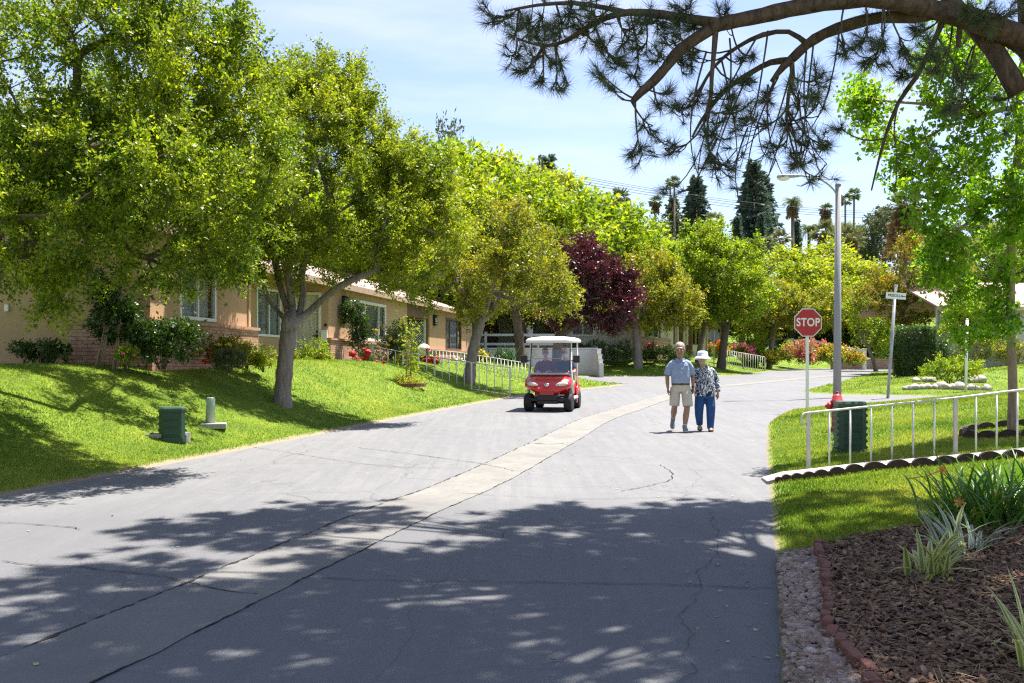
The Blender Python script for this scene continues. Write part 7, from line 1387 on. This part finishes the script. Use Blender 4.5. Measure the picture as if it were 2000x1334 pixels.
for a, t in (((-.06, .06, .085), (-.078, -.065, .012)), ((.11, -.10, .045), (.10, -.25, .008))):
    a, t = Vector(a), Vector(t); mb = MB(); d = t - a; mb.tube([a - d * .3 - Vector((0, 0, .03)), a - Vector((0, 0, .034)), a + d * .6 - Vector((0, 0, .012)), t + Vector((0, 0, .002))], [(.03, .011), (.036, .012), (.042, .011), (.034, .009)], 10)
    o = mb.build('sandal', M['sandal'], wom); mb = MB()
    for q in (.35, .72): c = a + d * q; mb.tube([c + Vector((-.042, 0, -.012)), c + Vector((-.03, 0, .022)), c + Vector((0, 0, .032)), c + Vector((.03, 0, .022)), c + Vector((.042, 0, -.012))], [(.012, .006)] * 5, 6)
    mb.build('strap', M['sandal'], o)
# ---------------------------------------------------------------- golf cart
M['cartred'] = pmat('cart_red_paint', (0.52, 0.012, 0.016), .25, .06, 3, coat=.6); M['cartwhite'] = pmat('cart_white', (0.80, 0.79, 0.76), .35, .05, 3); M['tyre'] = pmat('tyre_rubber', (0.022, 0.022, 0.024), .8, .3, 30, bump=.3, bscale=50); M['rim'] = pmat('alloy_rim', (0.62, 0.62, 0.63), .25, .1, metal=.9); M['plastic'] = pmat('dark_plastic', (0.028, 0.029, 0.032), .6, .2); M['cartgrey'] = pmat('grey_trim', (0.50, 0.48, 0.48), .5, .1); M['vinyl'] = pmat('beige_vinyl', (0.42, 0.35, 0.26), .55, .15); M['lampglass'] = pmat('headlight_lens', (0.62, 0.60, 0.54), .12, .3, 14); M['chrome'] = pmat('chrome', (0.75, 0.75, 0.76), .12, .05, metal=1.0); M['windscreen'] = glassmat('windscreen', (0.93, 0.94, 0.98), 0.11)
cd = 25.55; cx = (1073 - 1000) / F * 24.8 + .13; cart = empty('golf_cart', (cx, cd, SL * cd), R(-11), 'red golf cart with a white roof carrying two people along the street', 'golf cart'); cart.rotation_euler = (math.atan(SL), 0, R(-11))
def cowl():
    nxc, V, Fc = 25, [], []
    prof = [(-.56, .900), (-.70, .865), (-.86, .815), (-.98, .75), (-1.07, .675), (-1.115, .60), (-1.125, .53), (-1.09, .455), (-1.02, .42)]
    for i in range(nxc):
        s = -1 + 2 * i / (nxc - 1); x = .575 * s; e = abs(s)
        for j, (y, z) in enumerate(prof):
            t = j / (len(prof) - 1); y2 = y + .20 * e ** 3.2 * min(1, t * 2); zmin = .41 + .20 * e ** 1.6; z2 = .90 + (z - .90) * (.90 - zmin) / (.90 - .42) - .05 * e ** 4 * (1 - t); z2 += .022 * math.exp(-((e - .62) / .2) ** 2) * math.sin(math.pi * t) - .012 * math.exp(-(s / .25) ** 2) * 0; V.append((x, y2, z2))
    m = len(prof)
    for i in range(nxc - 1):
        for j in range(m - 1): a = i * m + j; Fc.append((a, a + 1, a + m + 1, a + m))
    b = len(V)
    for i in range(nxc): x, y, z = V[i * m + m - 1]; V.append((x * .97, -.50, z + .02))
    for i in range(nxc - 1): Fc.append((i * m + m - 1, b + i, b + i + 1, (i + 1) * m + m - 1))
    for k in (0, nxc - 1): Fc.append(tuple(k * m + j for j in range(m)) + (b + k,))
    return V, Fc
V, Fc = cowl(); mb = MB(); mb.add(V, Fc, True); cw = mb.build('front_body', M['cartred'], cart)
mb = MB(); mb.box((0, -1.108, .475), (.36, .03, .10), bev=.02)
for k in range(5): mb.box((0, -1.125, .445 + k * .016), (.30, .02, .006))
mb.build('grille', M['cartred'], cw)
for s_ in (-1, 1):
    mb = MB(); mb.tube([(s_ * .22, -1.075, .655), (s_ * .32, -1.062, .685), (s_ * .42, -1.02, .70), (s_ * .50, -.955, .695)], [(.022, .03), (.045, .05), (.05, .055), (.022, .03)], 12); hl_ = mb.build('headlight', M['lampglass'], cart); mb = MB()
    for q in (.32, .42): mb.ball((s_ * q, -1.10 + (q - .3) * .45, .69), (.028, .016, .026), 10)
    mb.build('reflector', M['chrome'], hl_)
    mb = MB(); mb.tube([(s_ * .10, -1.135, .585), (s_ * .30, -1.10, .60), (s_ * .50, -.97, .645)], .008, 6); mb.build('trim_strip', M['cartred'], cw)
mb = MB(); mb.lathe([(.0, .012), (.05, .010), (.062, 0), (.06, -.01), (0, -.01)], (0, -1.098, .672), 24, M=Matrix.Rotation(R(62), 3, 'X') @ Matrix.Diagonal((1, .68, 1))); eb = mb.build('emblem', M['chrome'], cart)
mb = MB(); mb.tube([(-.032, -1.116, .665), (-.012, -1.111, .690), (.012, -1.119, .662), (.034, -1.110, .688)], .006, 6); mb.build('emblem_swirl', M['plastic'], eb)
mb = MB(); mb.box((0, -.58, .915), (1.02, .16, .05), M=Matrix.Rotation(R(-18), 4, 'X'), bev=.015); mb.build('dash_strip', M['cartgrey'], cart)
mb = MB(); mb.box((0, -.98, .36), (.46, .12, .14), bev=.02); mb.build('bumper', M['plastic'], cart)
mb = MB(); mb.box((0, -.05, .30), (1.0, 1.75, .06)); mb.box((0, .0, .24), (.5, 2.0, .08)); mb.tube([(-.45, -.72, .22), (.45, -.72, .22)], .025, 8); mb.tube([(-.45, .80, .22), (.45, .80, .22)], .035, 8); mb.build('chassis', M['plastic'], cart)
for s_ in (-1, 1): mb = MB(); mb.box((s_ * .545, .02, .31), (.10, .80, .07), bev=.02); mb.build('running_board', M['cartgrey'], cart)
mb = MB(); mb.box((0, .72, .52), (1.02, .85, .32), bev=.06); mb.build('rear_body', M['cartred'], cart)
for s_ in (-1, 1):
    mb = MB(); pts = [(s_ * .54, .82 + .33 * math.cos(a), .22 + .33 * math.sin(a)) for a in np.linspace(R(15), R(190), 14)]; mb.tube(pts, [(.03, .11)] * 14, 8); mb.build('rear_fender', M['cartred'], cart)
mb = MB(); mb.box((0, .28, .66), (1.0, .50, .15), bev=.05); st_ = mb.build('seat', M['vinyl'], cart); mb = MB(); mb.box((0, .55, .95), (1.0, .12, .45), M=Matrix.Rotation(R(-10), 4, 'X'), bev=.05); mb.build('seat_back', M['vinyl'], cart)
mb = MB(); nR = 20; V = []
def rr(w, d, r=.16): return [(sx * (w - r) + r * math.cos(a) * 1, sy * (d - r) + r * math.sin(a)) for sx, sy, a0 in ((1, 1, 0), (-1, 1, 90), (-1, -1, 180), (1, -1, 270)) for a in [R(a0 + 90 * k / 5) for k in range(6)]]
for w, d, z in ((.585, .93, 1.715), (.60, .95, 1.73), (.60, .95, 1.775), (.56, .90, 1.815), (.45, .76, 1.852), (.25, .48, 1.872)): V += [(x, y + .18, z) for x, y in rr(w, d)]
n = 24; Fc = [(i * n + j, i * n + (j + 1) % n, (i + 1) * n + (j + 1) % n, (i + 1) * n + j) for i in range(5) for j in range(n)] + [tuple(range(n - 1, -1, -1)), tuple(range(5 * n, 6 * n))]; mb.add(V, Fc, True); mb.build('roof', M['cartwhite'], cart)
for s_ in (-1, 1):
    mb = MB(); mb.tube([(s_ * .555, -.50, .45), (s_ * .55, -.56, .80), (s_ * .53, -.50, 1.05), (s_ * .515, -.36, 1.72)], [(.045, .05), (.038, .045), (.022, .028), (.02, .025)], 8); mb.build('front_strut', M['cartwhite'], cart)
    mb = MB(); mb.tube([(s_ * .52, .74, .62), (s_ * .52, .80, 1.73)], .022, 8); mb.build('rear_strut', M['cartwhite'], cart)
    mb = MB(); mb.tube([(s_ * .53, -.48, 1.26), (s_ * .62, -.50, 1.28)], .012, 6); mb.box((s_ * .665, -.50, 1.30), (.17, .07, .19), bev=.03); mb.build('mirror', M['plastic'], cart)
A_, B_ = Vector((0, -.575, .92)), Vector((0, -.375, 1.70)); mb = MB(); mb.add([(-.50, A_.y, A_.z), (.50, A_.y, A_.z), (.49, B_.y, B_.z), (-.49, B_.y, B_.z)], [(0, 1, 2, 3)]); ws = mb.build('windscreen', M['windscreen'], cart)
mb = MB(); C_ = A_.lerp(B_, .5); mb.box((0, C_.y - .01, C_.z), (1.0, .02, .022)); mb.build('centre_bar', M['vinyl'], ws)
mb = MB()
for s_ in (-1, 1): mb.tube([(s_ * .502, A_.y, A_.z), (s_ * .492, B_.y, B_.z)], .012, 6)
mb.build('seal', M['plastic'], ws)
mb = MB(); c = Vector((.24, -.20, .99)); u = Vector((0, math.cos(R(50)), math.sin(R(50)))); pts = [c + Vector((1, 0, 0)) * .16 * math.cos(a) + u * .16 * math.sin(a) for a in np.linspace(0, 2 * math.pi, 25)]; mb.tube(pts, .013, 8); mb.tube([c - Vector((.15, 0, 0)), c + Vector((.15, 0, 0))], .01, 6); mb.tube([c, c + Vector((0, -.22, -.26))], .016, 6); mb.build('steering_wheel', M['plastic'], cart)
def wheel(x, y, st):
    s_ = 1 if x > 0 else -1; w = empty('wheel', (x, y, .226)); w.parent = cart; w.rotation_euler = (0, 0, st); MR = Matrix.Rotation(R(90), 3, 'Y')
    mb = MB(); mb.lathe([(.14, -.095), (.20, -.10), (.220, -.085), (.226, -.05), (.226, .05), (.220, .085), (.20, .10), (.14, .095)], (0, 0, 0), 30, M=MR); t_ = mb.build('tyre', M['tyre'], w)
    mb = MB(); mb.lathe([(.0, .03), (.05, .05), (.06, .04), (.125, .05), (.142, .09), (.142, -.09), (.0, -.09)], (0, 0, 0), 24, M=MR if s_ > 0 else Matrix.Rotation(R(-90), 3, 'Y')); mb.build('rim', M['rim'], w)
for x, y, st in ((-.50, -.72, R(-3)), (.50, -.72, R(-3)), (-.49, .82, 0), (.49, .82, 0)): wheel(x, y, st)
CM = Matrix.Translation(cart.location) @ cart.rotation_euler.to_matrix().to_4x4()
def rider(x, label, shirt, hair, skin, bald=False, turn=0, beard=False, hx=0.0):
    o = empty('person', (0, 0, 0), 0, label, 'person'); o.location = CM @ Vector((x, .30, .74)); o.rotation_euler = cart.rotation_euler
    Hc = Vector((hx, -.06, .72)); HM = rotz(turn); mb = MB(); headshape(mb, Hc, 1.0, HM); mb.tube([(0, .02, .48), (hx * .7, -.02, .62)], [.06, .055], 10); mb.tube([(0, .06, 0), (0, .05, .25), (0, .04, .48)], [(.15, .12), (.15, .11), (.14, .08)], 14)
    for s_ in (-1, 1):
        el = (s_ * .25, -.10, .22); wr = (s_ * .13 + (.05 if x > 0 else 0.0), -.38, .24)
        mb.tube([(s_ * .18, .03, .46), (s_ * .235, -.02, .33), el], [.05, .045, .04], 10); mb.tube([el, wr], [.04, .027], 10); hand(mb, wr, (-.3 * s_, -1, .05), (0, -.1, -1), 1.0, .6, -s_)
        kn = (s_ * .12 + (.08 if (x > 0 and s_ > 0) else 0), -.46, .10); mb.tube([(s_ * .09, .05, .02), kn], [.085, .062], 12); mb.tube([kn, (kn[0], -.50, -.14), (kn[0], -.48, -.36)], [.06, .055, .036], 10); mb.tube([(kn[0], -.45, -.38), (kn[0], -.62, -.395)], [(.04, .035), (.04, .02)], 8)
    finish(mb, 'body', .009, M[skin], o); face(o, Hc, 1.0, HM, True)
    mb = MB()
    if bald: mb.ball(Hc + HM @ Vector((0, -.045, -.085)), (.062, .058, .05), 12, M=HM); finish(mb, 'beard', .009, M['hair_white'], o)
    else: mb.ball(Hc + HM @ Vector((0, .03, .045)), (.085, .092, .09), 14, M=HM); mb.ball(Hc + HM @ Vector((0, .045, -.01)), (.084, .07, .085), 12, M=HM); mb.ball(Hc + HM @ Vector((0, -.05, .085)), (.065, .04, .03), 10, M=HM); finish(mb, 'hair', .009, M[hair], o)
    mb = MB(); mb.tube([(0, .06, -.04), (0, .05, .1), (0, .04, .28), (0, .04, .43), (0, .035, .50), (0, .03, .53)], [(.19, .15), (.19, .16), (.195, .15), (.185, .115), (.13, .09), (.07, .065)], 18)
    for s_ in (-1, 1): mb.tube([(s_ * .13, .035, .455), (s_ * .20, .02, .41), (s_ * .24, -.04, .30)], [.075, .07, .064], 12)
    if not bald:
        for s_ in (-1, 1): mb.tube([(s_ * .24, -.04, .30), (s_ * .252, -.10, .22), (s_ * .18, -.28, .235)], [.062, .056, .045], 10)
    finish(mb, 'shirt', .009, M[shirt], o, 2)
    mb = MB()
    for s_ in (-1, 1): mb.tube([(s_ * .09, .06, .02), (s_ * .115 + (.07 if (x > 0 and s_ > 0) else 0), -.34, .085)], [.105, .088], 12)
    mb.tube([(0, .06, -.03), (0, .04, .08)], [(.185, .15), (.18, .15)], 14); finish(mb, 'shorts', .01, M['navy'] if x > 0 else M['hair_dark'], o, 2); return o
rider(-.24, 'dark haired passenger in sunglasses and a maroon top sitting in the golf cart', 'maroon', 'hair_dark', 'skin_fair', turn=12)
rider(.27, 'bald bearded driver in a navy shirt sitting at the wheel of the golf cart', 'navy', 'hair_white', 'skin_fair', bald=True, turn=-18)
